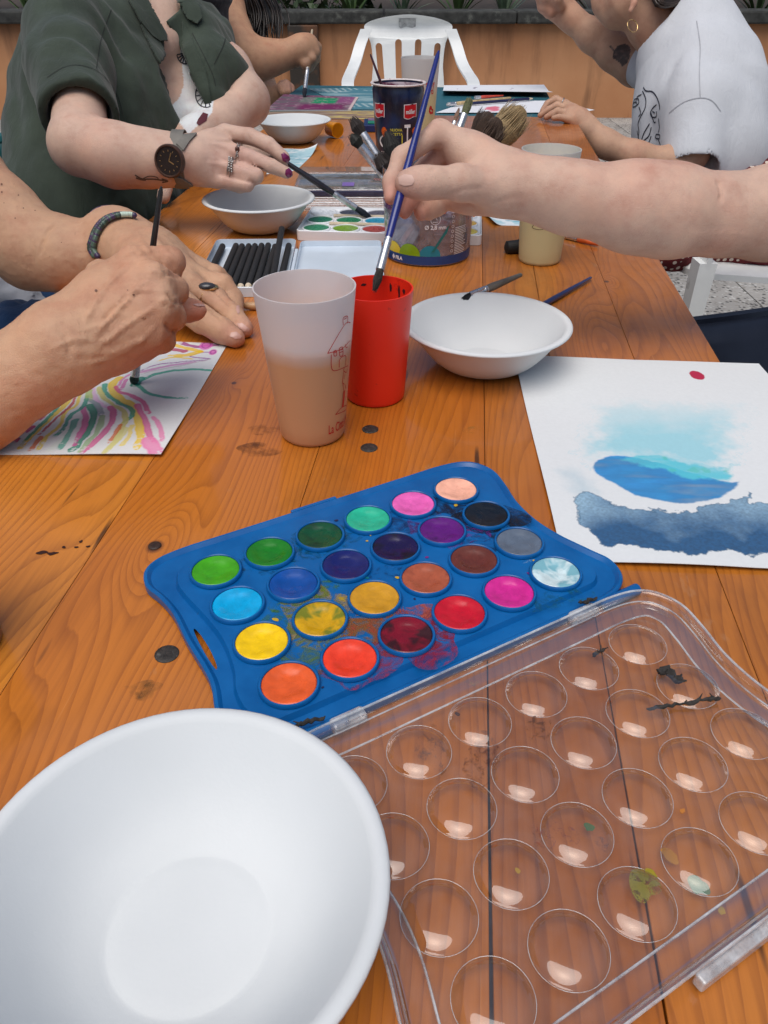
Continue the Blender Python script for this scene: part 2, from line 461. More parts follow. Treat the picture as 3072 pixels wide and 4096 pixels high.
# ------------------------------------------------------------------ plants above the wall
def leafmat(name, c0, c1, rough=.45):
    t = NT(name); oi = t.coord(); n = t.noise(oi, 9, 3); t.set(base=t.ramp(n, [(.3, c0), (.7, c1)]), rough=rough)
    return t.m
ML = [leafmat('leaf_dark', (.018, .035, .012), (.05, .09, .03)), leafmat('leaf_mid', (.035, .07, .02), (.09, .15, .05)), leafmat('leaf_grey', (.06, .10, .06), (.14, .19, .12))]
M_BARK = mat('bark', (.09, .065, .045), .9, var=.4, scale=30, bump=.6)
def leaf_cloud(n, fn, size, asp=.45):
    V = np.zeros((n, 4, 3)); c = fn(n)
    d = rng.normal(size=(n, 3)); d /= np.linalg.norm(d, axis=1)[:, None]; u = np.cross(d, rng.normal(size=(n, 3))); u /= np.linalg.norm(u, axis=1)[:, None]
    s_ = size * rng.uniform(.6, 1.3, (n, 1))
    V[:, 0] = c - d * s_; V[:, 1] = c + u * s_ * asp; V[:, 2] = c + d * s_; V[:, 3] = c - u * s_ * asp
    return V.reshape(-1, 3), np.arange(4 * n).reshape(n, 4)
def shrub(x, y, h, r, m, label, n=5000, size=.05, gaps=0.):
    root = thing('shrub', label, 'shrub', (x, y, .62), group='shrubs behind the wall')
    blobs = [(x + random.uniform(-.6, .6) * r, y + random.uniform(-.4, .4) * r, .7 + random.uniform(.1, .95) * h, r * random.uniform(.3, .55)) for _ in range(12)]
    def fn(k):
        out = []
        for q in range(k):
            b = blobs[q % 12]; d = rng.normal(size=3); d /= np.linalg.norm(d); out.append(np.array(b[:3]) + d * b[3] * rng.uniform(.55, 1) ** .6 * np.array([1, .8, 1]))
        P = np.array(out); P[:, 2] = np.maximum(P[:, 2], .66); P[:, 1] = np.maximum(P[:, 1], WY + .34); return P
    V, F_ = leaf_cloud(n, fn, size); mesh_obj('crown', V, F_, m, root, smooth=False)
    st = MB()
    for b in blobs[:6]: st.tube([(x, y, .62), ((x + b[0]) / 2, (y + b[1]) / 2, .6 + (b[2] - .6) * .5), b[:3]], [.03, .018, .006], 6)
    st.build('trunk', M_BARK, root)
for i, (x, y, h, r, k, lb) in enumerate([(-4.6, 8.9, 3.4, 1.5, 0, 'tall dark bush beyond the left end of the orange wall'), (-2.4, 9.3, 3.8, 1.4, 1, 'bush above the orange wall behind the person in green'),
        (-.3, 9.0, 3.0, 1.2, 0, 'dark bush above the wall left of the white chair'), (1.9, 9.5, 3.6, 1.5, 1, 'bush above the wall right of the white chair'),
        (4.2, 9.0, 3.6, 1.5, 0, 'dark bush above the wall behind the person in white'), (6.3, 9.6, 3.2, 1.3, 1, 'bush beyond the right end of the orange wall')]):
    shrub(x, y, h, r, ML[k], lb, 5200, .06)  # crowns rise out of view, height added to darken reflections on the table
def strap_plant(x, y, n, L, m, label, lean=.5):
    root = thing('strap_leaf_plant', label, 'plant', (x, y, .62), group='strap leaved plants on the wall')
    for k in range(n):
        a = random.uniform(0, 2 * math.pi); l = L * random.uniform(.6, 1.15); e = random.uniform(.1, 1.) * lean
        P = []; W = []
        for q in range(7):
            s_ = q / 6; P.append((x + math.cos(a) * l * e * s_ * (1 + .3 * s_), max(WY + .32, y + math.sin(a) * l * e * s_ * .6), .63 + l * (s_ - .45 * e * s_ * s_))); W.append(.032 * (1 - s_ ** 2.2) * (.5 + s_ * 1.2 if s_ < .4 else 1) + .002)
        b = MB().ribbon(P, np.array([math.cos(a) * -.5, math.sin(a) * -.5, .8]), W); b.build('leaf', m, root, fix=False)
for i, (px_, L, n, k, lb) in enumerate([(1090, .55, 22, 2, 'pale strap leaved plant above the wall near the raised hand'), (1290, .6, 22, 2, 'strap leaved plant above the wall beside the raised forearm'), (760, .45, 18, 1, 'green strap leaved plant above the wall left of the white chair'),
        (870, .4, 16, 2, 'grey green plant above the white chair'), (990, .5, 18, 1, 'strap leaved plant above the right side of the white chair'), (60, .5, 18, 1, 'plant above the wall at the far left'), (1640, .45, 18, 0, 'plant above the wall at the far right')]):
    p = py('D', px_, 10, WY + .55); strap_plant(p[0], WY + .55, n, L, ML[k], lb, .9)

# ------------------------------------------------------------------ plastic chairs
M_WPLAST = mat('white_plastic', (.72, .74, .73), .38, var=.04, scale=25, stain=((.36, .37, .34), 9, .68))
def monobloc(root, m):
    """stacking chair facing -Y, in the root's frame; seat, back with slots, arms, legs"""
    def sheet(name, loops, f, th):
        lp = [[Vector((a, b, 0)) for a, b in l] for l in loops]
        tri = tessellate_polygon(lp); P = np.array([v[:] for l in lp for v in l]); 
        V0 = np.array([f(a, b, 0) for a, b, _ in P]); V1 = np.array([f(a, b, th) for a, b, _ in P]); n = len(P)
        mb = MB(); mb.add(np.vstack([V0, V1]), [tuple(q) for q in tri] + [tuple(i + n for i in q)[::-1] for q in tri])
        o = 0; side = []
        for l in lp:
            k = len(l); side += [(o + i, o + (i + 1) % k, n + o + (i + 1) % k, n + o + i) for i in range(k)]; o += k
        mb.f += side
        return mb.build(name, m, root, smooth=False, world=False)
    def slot(cx, cz0, cz1, w, lean=0.):
        o = []
        for i in range(9): a = math.pi * i / 8; o.append((cx + lean + math.cos(a) * w, cz1 + math.sin(a) * w))
        for i in range(9): a = math.pi + math.pi * i / 8; o.append((cx + math.cos(a) * w * .8, cz0 + math.sin(a) * w * .8))
        return o
    top = [(-.205, .80), (-.19, .823), (-.13, .842), (-.06, .853), (0, .857), (.06, .853), (.13, .842), (.19, .823), (.205, .80)]
    outer = [(-.185, .43), (-.170, .60), (-.165, .66)] + [(-.175, .745)] + top + [(.175, .745)] + [(.165, .66), (.170, .60), (.185, .43)]
    back = lambda a, b, th: (a, .20 + (b - .43) * .22 - .05 * math.cos(a / .21 * 1.5) + .05 + th + 0 * a, b)
    outer = [tuple(p) for p in spline(outer, 3)]
    sheet('backrest', [outer] + [slot(x, .50, .755 - abs(x) * .22, .0155, l) for x, l in ((-.115, -.022), (-.04, -.006), (.04, .006), (.115, .022))], back, .012)
    seat = [(-.21, -.21), (-.2, -.235), (-.1, -.25), (.1, -.25), (.2, -.235), (.21, -.21), (.19, .22), (-.19, .22)]
    sheet('seat', [[tuple(p) for p in spline(seat, 4, True)]], lambda a, b, th: (a, b, .42 + .02 * (a / .2) ** 2 - .015 * (b / .2) + th), .014)
    for sg in (-1, 1):
        P = np.array([(sg * .195, .285, .80), (sg * .222, .26, .74), (sg * .245, .19, .675), (sg * .262, .05, .645), (sg * .268, -.12, .635), (sg * .265, -.225, .62), (sg * .262, -.255, .57), (sg * .26, -.262, .50)])
        S = spline(P, 5); mb = MB(); n = len(S); V = []
        for i, p in enumerate(S):
            tt = S[min(i + 1, n - 1)] - S[max(i - 1, 0)]; tt /= np.linalg.norm(tt); sd_ = np.array([1., 0, 0]); nn = np.cross(tt, sd_); nn /= np.linalg.norm(nn)
            w = .026
            for a, b in ((-w, -.004), (w, -.004), (w, .006), (-w, .006)): V.append(p + sd_ * a + nn * b)
        mb.add(V, [(i * 4 + j, i * 4 + (j + 1) % 4, i * 4 + 4 + (j + 1) % 4, i * 4 + 4 + j) for i in range(n - 1) for j in range(4)] + [(0, 1, 2, 3), tuple(4 * (n - 1) + j for j in range(4))])
        mb.build('armrest', m, root, world=False, sharp=50)
        for fy, top_ in ((-.262, .52), (.25, .46)):
            l = MB(); x0 = sg * (.262 if fy < 0 else .205)
            Vv = []
            for z_, w, sx_ in ((0, .022, .018), (top_, .04, .0)):
                for a, b in ((-1, -1), (1, -1), (1, 1), (-1, 1)): Vv.append((x0 + sg * sx_ + a * w * .6, fy + (-.02 if fy < 0 else .08) * (1 - z_ / top_) + b * w * .5, z_))
            l.add(Vv, [(0, 1, 2, 3), (4, 5, 6, 7)] + [(i, (i + 1) % 4, 4 + (i + 1) % 4, 4 + i) for i in range(4)]); l.build('leg', m, root, smooth=False, world=False)
ch = thing('plastic_chair', 'empty white plastic armchair with slotted back in front of the orange wall', 'chair', (*py('D', 884, 180, 4.0)[:2], 0), group='white plastic chairs'); monobloc(ch, M_WPLAST)
ch.location.y = 3.98
# grey worn patch on the top rail of the empty chair
cbk = [o for o in ch.children if o.name.startswith('backrest')][0]
CHAIR_PATCH = (cbk, ch)
ch2 = copy_tree(ch); ch2['label'] = 'white plastic armchair the person in the white shirt sits on'
ch2.location = (.965, 2.03, 0); ch2.rotation_euler = (0, 0, math.radians(-88))

# ------------------------------------------------------------------ wooden table
TA = math.radians(-5.6)                      # the table runs slightly to the right as it goes away
TX0, TX1, TY0, TY1 = -.482, .262, -.35, 2.24
def wood_material(name, cols, knots, seed):
    t = NT(name); co = t.coord(); oi = t.new('ShaderNodeObjectInfo')
    sp = t.new('ShaderNodeSeparateXYZ'); t.link(co, sp.inputs[0]); X, Y = sp.outputs[0], sp.outputs[1]
    rnd = t.math('MULTIPLY', oi.outputs['Random'], 23.)
    cm = t.new('ShaderNodeCombineXYZ'); t.link(t.math('MULTIPLY', X, 1.), cm.inputs[0]); t.link(t.math('MULTIPLY', Y, .16), cm.inputs[1]); t.link(rnd, cm.inputs[2])
    big = t.noise(cm.outputs[0], 7.5, 2, .45)
    fld = t.math('MULTIPLY_ADD', big, 34., t.math('MULTIPLY', X, 150.))
    for kx, ky, ks, amp in knots:
        dx = t.math('SUBTRACT', X, kx); dy = t.math('MULTIPLY', t.math('SUBTRACT', Y, ky), .42)
        r2 = t.math('ADD', t.math('MULTIPLY', dx, dx), t.math('MULTIPLY', dy, dy))
        g = t.math('POWER', 2.718, t.math('MULTIPLY', r2, -1 / (ks * ks)))
        fld = t.math('MULTIPLY_ADD', g, amp, fld)
    cf = t.new('ShaderNodeCombineXYZ'); t.link(t.math('MULTIPLY', X, 260.), cf.inputs[0]); t.link(t.math('MULTIPLY', Y, 7.), cf.inputs[1]); t.link(rnd, cf.inputs[2])
    fine = t.noise(cf.outputs[0], 1., 4, .6)
    fld = t.math('ADD', fld, t.math('MULTIPLY', fine, .28))
    fr = t.math('FRACT', fld)
    line = t.ramp(fr, [(0., 0.), (.55, .12), (.86, .75), (.95, 1.), (1., .05)])
    tone = t.noise(cm.outputs[0], 3.2, 3, .5)
    base = t.ramp(tone, [(.25, cols[0]), (.5, cols[1]), (.75, cols[2])])
    c = t.mix(t.math('MULTIPLY', line, .40), base, cols[3])
    c = t.mix(t.math('MULTIPLY', t.ramp(fine, [(.45, 0.), (.75, 1.)]), .28), c, cols[3])
    pv = t.ramp(oi.outputs['Random'], [(0., (.84, .80, .77)), (.5, (1., 1., 1.)), (1., (1.12, 1.14, 1.16))]); c = t.mix(1., c, pv, 'MULTIPLY')
    # short dark resin streaks along the grain
    cs = t.new('ShaderNodeCombineXYZ'); t.link(t.math('MULTIPLY', X, 115.), cs.inputs[0]); t.link(t.math('MULTIPLY', Y, 8.), cs.inputs[1]); t.link(rnd, cs.inputs[2])
    st = t.noise(cs.outputs[0], 1., 1, .4); c = t.mix(t.ramp(st, [(.735, 0.), (.79, .85)]), c, (.018, .006, .003))
    # grime and scuffs
    gr = t.noise(t.coord(scale=(1, .5, 1)), 9, 5, .65); c = t.mix(t.ramp(gr, [(.55, 0.), (.78, .45)]), c, (.06, .022, .010))
    sc2 = t.noise(t.coord(scale=(1, .35, 1)), 60, 4, .7); c = t.mix(t.ramp(sc2, [(.66, 0.), (.74, .35)]), c, (.42, .22, .10))
    for kx, ky, ks, amp in knots:
        if ks > .03: continue
        dx = t.math('SUBTRACT', X, kx); dy = t.math('MULTIPLY', t.math('SUBTRACT', Y, ky), .8)
        r = t.math('SQRT', t.math('ADD', t.math('MULTIPLY', dx, dx), t.math('MULTIPLY', dy, dy)))
        c = t.mix(t.ramp(t.math('DIVIDE', r, ks * .34), [(.55, .85), (1., 0.)]), c, (.035, .012, .006))
    scr = t.noise(t.coord(scale=(140, 4, 1)), 1., 2, .5, 2.5); c = t.mix(t.ramp(scr, [(.70, 0.), (.76, .30)]), c, lin(214, 150, 90)); wr = t.noise(co, 5.5, 3, .55, .6); c = t.mix(t.ramp(wr, [(.52, 0.), (.70, .30)]), c, lin(176, 112, 66))
    t.set(base=c, spec=.45, coat=.65, coatr=.10)
    t.set(rough=t.ramp(t.noise(co, 26, 4, .6), [(.3, .28), (.7, .46)]))
    t.bump(t.math('SUBTRACT', t.math('MULTIPLY', fine, .5), line), .16, .0006)
    return t.m
def tloc(p):                                   # world -> table frame
    c, s_ = math.cos(-TA), math.sin(-TA); return (p[0] * c - p[1] * s_, p[0] * s_ + p[1] * c)
kn = [tloc(pz('N', *q)) for q in ((620, 2188), (2345, 1590 - 460), (2430, 1130))]
kn = [tloc(pz('B3', 790, 365)), tloc(pz('R5', 205, 1255)), tloc(pz('R6', 745, 320)), tloc(pz('R6', 760, 690)), tloc(pz('X4', 1400, 500)), tloc(pz('B2', 1530, 330))]
kn = [(a, b, k_, amp) for (a, b), (k_, amp) in zip(kn, ((.020, 6.), (.009, 2.5), (.011, 5.), (.05, 5.), (.045, 5.), (.045, 4.)))]
WC = (lin(162, 86, 20), lin(190, 112, 34), lin(206, 132, 48), lin(112, 54, 12))
M_WOOD = wood_material('varnished_pine', WC, kn, 1)
table = thing('wooden_table', 'long varnished orange pine plank table covered with painting things', 'table', (0, 0, 0), TA)
edges = [TX0, -.365, -.238, -.108, .0275, .0935, .178, TX1]
gn_ = [0, .0005, .0005, .0005, .0046, .0024, .0005, 0]; gf_ = [0, .0004, .0004, .0004, .0005, .0005, .0004, 0]     # gap at the near end, gap beyond
for i in range(7):
    def plank(y0, y1, g0, g1):
        a0, b0, a1, b1 = edges[i] + g0[i] / 2, edges[i + 1] - g0[i + 1] / 2, edges[i] + g1[i] / 2, edges[i + 1] - g1[i + 1] / 2
        return [(a0, y0), (b0, y0), (b1, y1), (a1, y1)]
    q0 = plank(TY0, .34, gn_, gf_); q1 = plank(.34, TY1, gf_, gf_)
    ol = [q0[0], q0[1], q0[2], q1[2], q1[3], q0[3]]
    bm = bmesh.new(); vs = [bm.verts.new((x, y, TT)) for x, y in ol]; fc_ = bm.faces.new(vs); r_ = bmesh.ops.extrude_face_region(bm, geom=[fc_])
    for v in r_['geom']:
        if isinstance(v, bmesh.types.BMVert): v.co.z = TT - .032
    bmesh.ops.recalc_face_normals(bm, faces=bm.faces); bmesh.ops.bevel(bm, geom=[e for e in bm.edges if all(v.co.z > TT - .001 for v in e.verts)], offset=.0003, segments=1, affect='EDGES')
    me = bpy.data.meshes.new('plank'); bm.to_mesh(me); bm.free(); me.materials.append(M_WOOD); link(bpy.data.objects.new('plank', me), table)
M_WDARK = mat('table_underside_wood', (.12, .045, .015), .6, var=.3, scale=20)
for x in (TX0 + .05, TX1 - .08): MB().box(x, x + .03, TY0 + .1, TY1 - .1, TT - .11, TT - .0335).build('apron', M_WDARK, table, smooth=False, world=False)
for y in (TY0 + .12, TY1 - .18):
    MB().box(TX0 + .085, TX1 - .085, y, y + .03, TT - .112, TT - .034).build('cross_rail', M_WDARK, table, smooth=False, world=False)
    for x in (TX0 + .085, TX1 - .155): MB().box(x, x + .07, y + .032, y + .10, .015, TT - .034, bev=.003).build('leg', M_WDARK, table, smooth=False, world=False)
# bolt heads let into the planks, and one small dark knot core
M_BOLT = mat('tarnished_bolt', (.035, .030, .026), .6, .2, var=.6, scale=300, bump=.5, stain=((.10, .095, .09), 220, .58))
for (cr, x, y, r) in (('B3', 852, 915, .0071), ('R5', 1027, 1535, .0071), ('R5', 1020, 1647, .0071), ('B3', 790, 362, .0045)):
    p = pz(cr, x, y)
    mb = MB().lathe([(.0001, .0010), (r * .6, .0011), (r * .9, .0009), (r, .0004), (r, -.002)], 20, (p[0], p[1], TT)); mb.build('bolt_or_knot', M_BOLT if r > .007 else mat('knot_core', (.03, .013, .008), .6, var=.5, scale=200), table)
# small paint drops and stains with a shape of their own on the wood
def blob(cx, cy, r, n=22, jag=.25, ex=1., rot=0., seed=0):
    R = random.Random(seed); ph = [R.uniform(0, 6.28) for _ in range(5)]; am = [R.uniform(.3, 1) * jag / (k + 1) for k in range(5)]
    o = []
    for i in range(n):
        a = 2 * math.pi * i / n; q = r * (1 + sum(am[k] * math.sin((k + 2) * a + ph[k]) for k in range(5)))
        x, y = q * math.cos(a) * ex, q * math.sin(a); o.append((cx + x * math.cos(rot) - y * math.sin(rot), cy + x * math.sin(rot) + y * math.cos(rot)))
    return o
def stain_mat(name, col, a0, a1, scale=90, rough=.5):
    if name in MATS: return MATS[name]
    t = NT(name); n = t.noise(t.coord(), scale, 4, .65); t.set(base=col, rough=rough, alpha=t.ramp(n, [(a0, 0.), (a1, 1.)])); MATS[name] = t.m; return t.m
for k, (cr, x, y, r, col, ex) in enumerate((('R5', 1640, 1540, .005, (.12, .17, .05), 1.8), ('B3', 680, 1105, .007, (.10, .075, .03), 1.5), ('B3', 750, 1105, .006, (.10, .075, .03), 1.2),
        ('B3', 215, 397, .0022, (.03, .008, .004), 1.6), ('B3', 268, 402, .002, (.03, .008, .004), 1.5), ('B3', 326, 370, .0012, (.03, .008, .004), 1.2), ('B3', 413, 341, .0013, (.03, .008, .004), 1.1), ('B3', 390, 370, .0012, (.03, .008, .004), 1.1), ('B3', 450, 366, .0012, (.03, .008, .004), 1.1),
        ('R5', 390, 1540, .009, (.09, .03, .012), 1.8), ('R5', 350, 1660, .011, (.05, .018, .01), 1.6))):
    p = pz(cr, x, y); big = r > .003
    polyfill('stain', [blob(p[0], p[1], r, 24, .3, ex, .2, k)], stain_mat('stain_%d' % (k if big else 99), col, .46, .95, 55) if big else mat('dark_drop', (.03, .008, .004), .4), table, TT + .0003)
# ------------------------------------------------------------------ teal table beyond
M_TEAL = mat('teal_painted_board', lin(38, 92, 104), .45, var=.2, scale=8, stain=(lin(96, 132, 138), 14, .6))
tt = thing('teal_table', 'small teal painted table at the far end covered with papers', 'table', (0.19, 2.53, 0), TA)
p0, p1 = pz('X3', 880, 720), pz('D', 1195, 190)
MB().box(-.48, .285, -.28, .25, TT - .03, TT, bev=.004).build('table_top', M_TEAL, tt, smooth=False, world=False)
for sx_ in (-.43, .24):
    for sy_ in (-.23, .2): MB().box(sx_ - .02, sx_ + .02, sy_ - .02, sy_ + .02, .015, TT - .0305).build('leg', M_TEAL, tt, smooth=False, world=False)
# ------------------------------------------------------------------ blue watercolour box and its clear lid
PC = np.array([.0009, .3906]); PA = math.radians(30.35)
def ploc(x, y, z=0.): return (PC[0] + (x * math.cos(PA) - y * math.sin(PA)), PC[1] + (x * math.sin(PA) + y * math.cos(PA)), TT + z)
def half(sg, tab):
    o = [(101, 94), (120, 91), (131, 83), (136, 67), (132, 47), (125, 24), (122.5, 0), (125, -22), (132, -46), (136, -61), (131, -76), (119, -85), (99, -88)]
    if tab: o = [(101, 94), (120, 91), (131, 83), (135, 68), (131, 52), (128.5, 34), (129, 8), (128, -20), (129, -34), (133, -50), (134, -64), (130, -76), (119, -85), (99, -88)]
    return [(sg * a, b) for a, b in o]
fill = lambda y: [(x, y) for x in (76, 51, 26, 0, -26, -51, -76)]
out = half(1, False) + fill(-88) + [(p[0], p[1]) for p in half(-1, True)[::-1]] + fill(94)[::-1]
OUT = spline(np.array(out), 6, True) / 1000
def inset(P, d):
    n = len(P); Q = np.zeros_like(P)
    for i in range(n):
        t_ = P[(i + 1) % n] - P[i - 1]; t_ /= np.linalg.norm(t_) + 1e-12; Q[i] = P[i] + d * np.array([t_[1], -t_[0]])
    return Q
ar = .5 * np.sum(OUT[:, 0] * np.roll(OUT[:, 1], -1) - np.roll(OUT[:, 0], -1) * OUT[:, 1])
INS = (lambda d: inset(OUT, d if ar < 0 else -d))
PL = spline(np.array([(100, 76), (119, 72), (124, 60), (119, 40), (113, 15), (112, -10), (115, -28), (120, -45), (120, -62), (112, -73), (96, -75), (64, -75), (32, -75), (0, -75), (-32, -75), (-64, -75), (-96, -75), (-112, -73), (-120, -60), (-120, -44), (-115, -28), (-112, -4), (-114, 20), (-118, 45), (-118, 60), (-112, 72), (-98, 76), (-66, 76), (-33, 76), (0, 76), (33, 76), (66, 76)], float), 6, True) / 1000
t = NT('blue_plastic'); co = t.coord(); n = t.noise(co, 30, 4, .6)
c = t.ramp(n, [(.3, lin(0, 80, 142)), (.7, lin(4, 98, 164))]); sp_ = t.noise(co, 420, 3, .6); c = t.mix(t.ramp(sp_, [(.70, 0.), (.76, .6)]), c, (.03, .05, .06))
t.set(base=c, rough=t.ramp(n, [(.3, .28), (.7, .42)]), spec=.5); M_BLUE = t.m
tray = thing('paint_box', 'open blue plastic watercolour box with twenty four round paint pans', 'paint box', (*PC, TT), PA)
mb = MB(); loops = [(OUT, .0012), (OUT, .0066), (INS(.0008), .0074), (INS(.0022), .0074), (INS(.0030), .0066), (INS(.0045), .0050)]
V = []; n = len(OUT)
for L, z in loops: V += [(p[0], p[1], z) for p in L]
mb.add(V, [(k * n + i, k * n + (i + 1) % n, (k + 1) * n + (i + 1) % n, (k + 1) * n + i) for k in range(len(loops) - 1) for i in range(n)])
mb.build('outer_rim', M_BLUE, tray, world=False)
slot = [(-.1215 + .0022 * math.cos(a) * (1 if math.cos(a) > 0 else .6), -.002 + .019 * math.sin(a)) for a in np.linspace(0, 2 * math.pi, 20, endpoint=False)]
polyfill('flange', [INS(.0045), PL, slot], M_BLUE, tray, .0050, world=False)
mb = MB(); k = len(PL); Pi = inset(PL, -.0016 if np.sum(PL[:, 0] * np.roll(PL[:, 1], -1) - np.roll(PL[:, 0], -1) * PL[:, 1]) > 0 else .0016)
mb.add([(p[0], p[1], .0050) for p in PL] + [(p[0], p[1], .0084) for p in Pi], [(i, (i + 1) % k, k + (i + 1) % k, k + i) for i in range(k)]); mb.build('deck_side', M_BLUE, tray, world=False)
polyfill('deck', [Pi], M_BLUE, tray, .0084, world=False)
for x in (-.090, .118):           # hinge lugs at the near edge
    MB().tube([(x - .016, -.0885, .004), (x - .014, -.0885, .004), (x + .014, -.0885, .004), (x + .016, -.0885, .004)], [.001, .0038, .0038, .001], 10).build('hinge_lug', M_BLUE, tray, world=False)
MB().box(-.022, .014, .0935, .0965, .002, .0078, bev=.0008).build('catch', M_BLUE, tray, smooth=False, world=False)
PANS = [[(64, 158, 18), (24, 118, 26), (8, 74, 44), (40, 176, 140), (226, 98, 176), (244, 178, 152)],
        [(0, 160, 214), (10, 72, 150), (22, 30, 96), (28, 18, 66), (92, 22, 116), (16, 24, 34)],
        [(242, 198, 0), (206, 158, 10), (200, 144, 30), (166, 84, 56), (100, 46, 36), (92, 104, 120)],
        [(226, 92, 38), (232, 62, 34), (122, 14, 34), (196, 18, 40), (204, 38, 138), (206, 226, 228)]]
NAMES = ['light green', 'green', 'dark green', 'turquoise', 'pink', 'peach', 'light blue', 'blue', 'navy', 'violet', 'purple', 'black', 'yellow', 'mustard', 'ochre', 'tan brown', 'dark brown', 'grey', 'orange', 'orange red', 'crimson', 'red', 'magenta', 'white']
def pan_mat(i, col, col2=None, thr=.5):
    t = NT('paint_%d' % i); co = t.coord(); n = t.noise(co, 130, 4, .6, .6); n2 = t.noise(co, 45, 3, .6, .5)
    a = lin(*col); c = t.ramp(n, [(.3, tuple(q * .82 for q in a)), (.7, tuple(min(1, q * 1.12) for q in a))])
    if col2: c = t.mix(t.ramp(n2, [(thr, 0.), (thr + .1, 1.)]), c, lin(*col2))
    t.set(base=c, rough=t.ramp(n2, [(.4, .22), (.6, .5)]), spec=.5); t.bump(n, .22, .0012); return t.m
MIX2 = {5: ((250, 196, 176), .6), 10: ((60, 12, 84), .55), 13: ((116, 120, 22), .47), 9: ((12, 8, 30), .5), 14: ((150, 108, 20), .62), 20: ((52, 8, 18), .46), 17: ((40, 48, 58), .62), 23: ((118, 172, 184), .44), 22: ((150, 20, 96), .62), 15: ((140, 66, 44), .55), 4: ((240, 140, 200), .6), 2: ((4, 52, 34), .5), 11: ((8, 12, 20), .5)}
prof_ring = [(.0132, .0), (.0162, .0), (.0168, .0004), (.0168, .0022), (.0163, .0029), (.0156, .0029), (.0151, .0024), (.0151, .0)]
ring_me = None; k = 0
for j in range(4):
    for i in range(6):
        x, y = (i - 2.5) * .0371, (1.5 - j) * .03705; z = .0085
        if ring_me is None: rg = MB().lathe(prof_ring, 40).build('pan_ring', M_BLUE, tray, world=False); ring_me = rg.data
        else: rg = link(bpy.data.objects.new('pan_ring', ring_me), tray)
        rg.location = (x, y, z)
        d = random.uniform(.0003, .0010)
        prof = [(.0149, .0018), (.0143, .0022), (.0125, .0019), (.0095, .0016), (.0088, .0013 - d * .3), (.005, .0012 - d * .6), (.0001, .0012 - d)]
        mbp = MB().lathe(prof, 36); mbp.v = [(a_ + 0, b_ + 0, c_ + .0002 + (.00055 * (noise.noise(Vector((a_ * 160 + k * 7, b_ * 160, k)))) if math.hypot(a_, b_) < .0128 else 0)) for a_, b_, c_ in mbp.v]; pn = mbp.build('paint_pan', pan_mat(k, PANS[j][i], *MIX2.get(k, ())), tray, world=False); pn.location = (x, y, z)
        pn.rotation_euler = (0, 0, random.uniform(0, 6.28)); pn['label'] = NAMES[k] + ' paint pan'; k += 1
# paint that ran over the deck
def smear(x, y, r, col, seed, a0=.40, a1=.56, ex=1., rot=0., z=.0086, sc=150):
    t = NT('smear_%d' % seed); n = t.noise(t.coord(), sc * .55, 6, .72, 1.2); t.set(base=lin(*col), rough=.4, alpha=t.ramp(n, [(a0 - .02, 0.), (a1 + .10, .88)]))
    polyfill('paint_smear', [blob(x, y, r, 40, .35, ex, rot, seed)], t.m, tray, z + seed * 2e-6, world=False)
cx = lambda i, j, a=0, b=0: ((i - 2.5) * .0371 + a, (1.5 - j) * .03705 + b)
for s_, (i, j, dx, dy, r, col, ex, a0) in enumerate(((1, 2, .002, .004, .024, (176, 146, 24), 1.25, .44), (1, 2, .016, -.016, .017, (126, 132, 40), 1.2, .40), (0, 2, .018, -.02, .016, (88, 116, 40), 1., .44), (1, 2, -.008, .012, .018, (64, 118, 48), 1.2, .50), (1, 1, .002, -.014, .013, (70, 116, 40), 1.5, .50),
        (2, 3, -.006, .008, .021, (150, 62, 44), 1.25, .42), (2, 3, .010, -.008, .018, (140, 22, 44), 1.2, .42), (1, 3, .004, -.006, .018, (150, 40, 60), 1.1, .46), (2, 3, .012, .014, .011, (170, 80, 62), 1.3, .44), (4, 1, .004, .004, .020, (148, 40, 148), 1.2, .50), (3, 0, .014, -.012, .012, (28, 24, 66), 1.4, .5), (4, 0, .020, -.012, .014, (20, 24, 44), 1.5, .40),
        (5, 1, .001, -.002, .0205, (14, 20, 34), 1.1, .36), (5, 2, -.012, .012, .014, (18, 26, 44), 1.5, .44), (4, 1, .012, -.012, .014, (120, 50, 150), 1.3, .5), (2, 2, .016, .018, .009, (14, 18, 50), 1.6, .5), (2, 0, -.002, -.004, .021, (10, 66, 52), 1.2, .48), (1, 0, -.006, -.008, .019, (16, 60, 80), 1.1, .56), (5, 3, -.016, -.018, .010, (24, 90, 96), 2.2, .52), (5, 2, .004, .016, .007, (18, 26, 44), 1.6, .46), (5, 3, -.002, .017, .009, (170, 200, 210), 1.8, .55))):
    x, y = cx(i, j, dx, dy); smear(x, y, r, col, s_, a0, a0 + .12, ex, random.uniform(-.6, .6))
for s_ in range(46):
    i = random.uniform(-.105, .105); j = random.uniform(-.07, .07)
    polyfill('paint_drop', [blob(i, j, random.uniform(.0005, .0014), 12, .2, random.uniform(1, 1.6), random.uniform(0, 3), s_)], mat('drop_%d' % (s_ % 4), lin(*[(200, 160, 30), (30, 30, 70), (20, 110, 120), (110, 30, 110)][s_ % 4]), .4), tray, .00872, world=False)
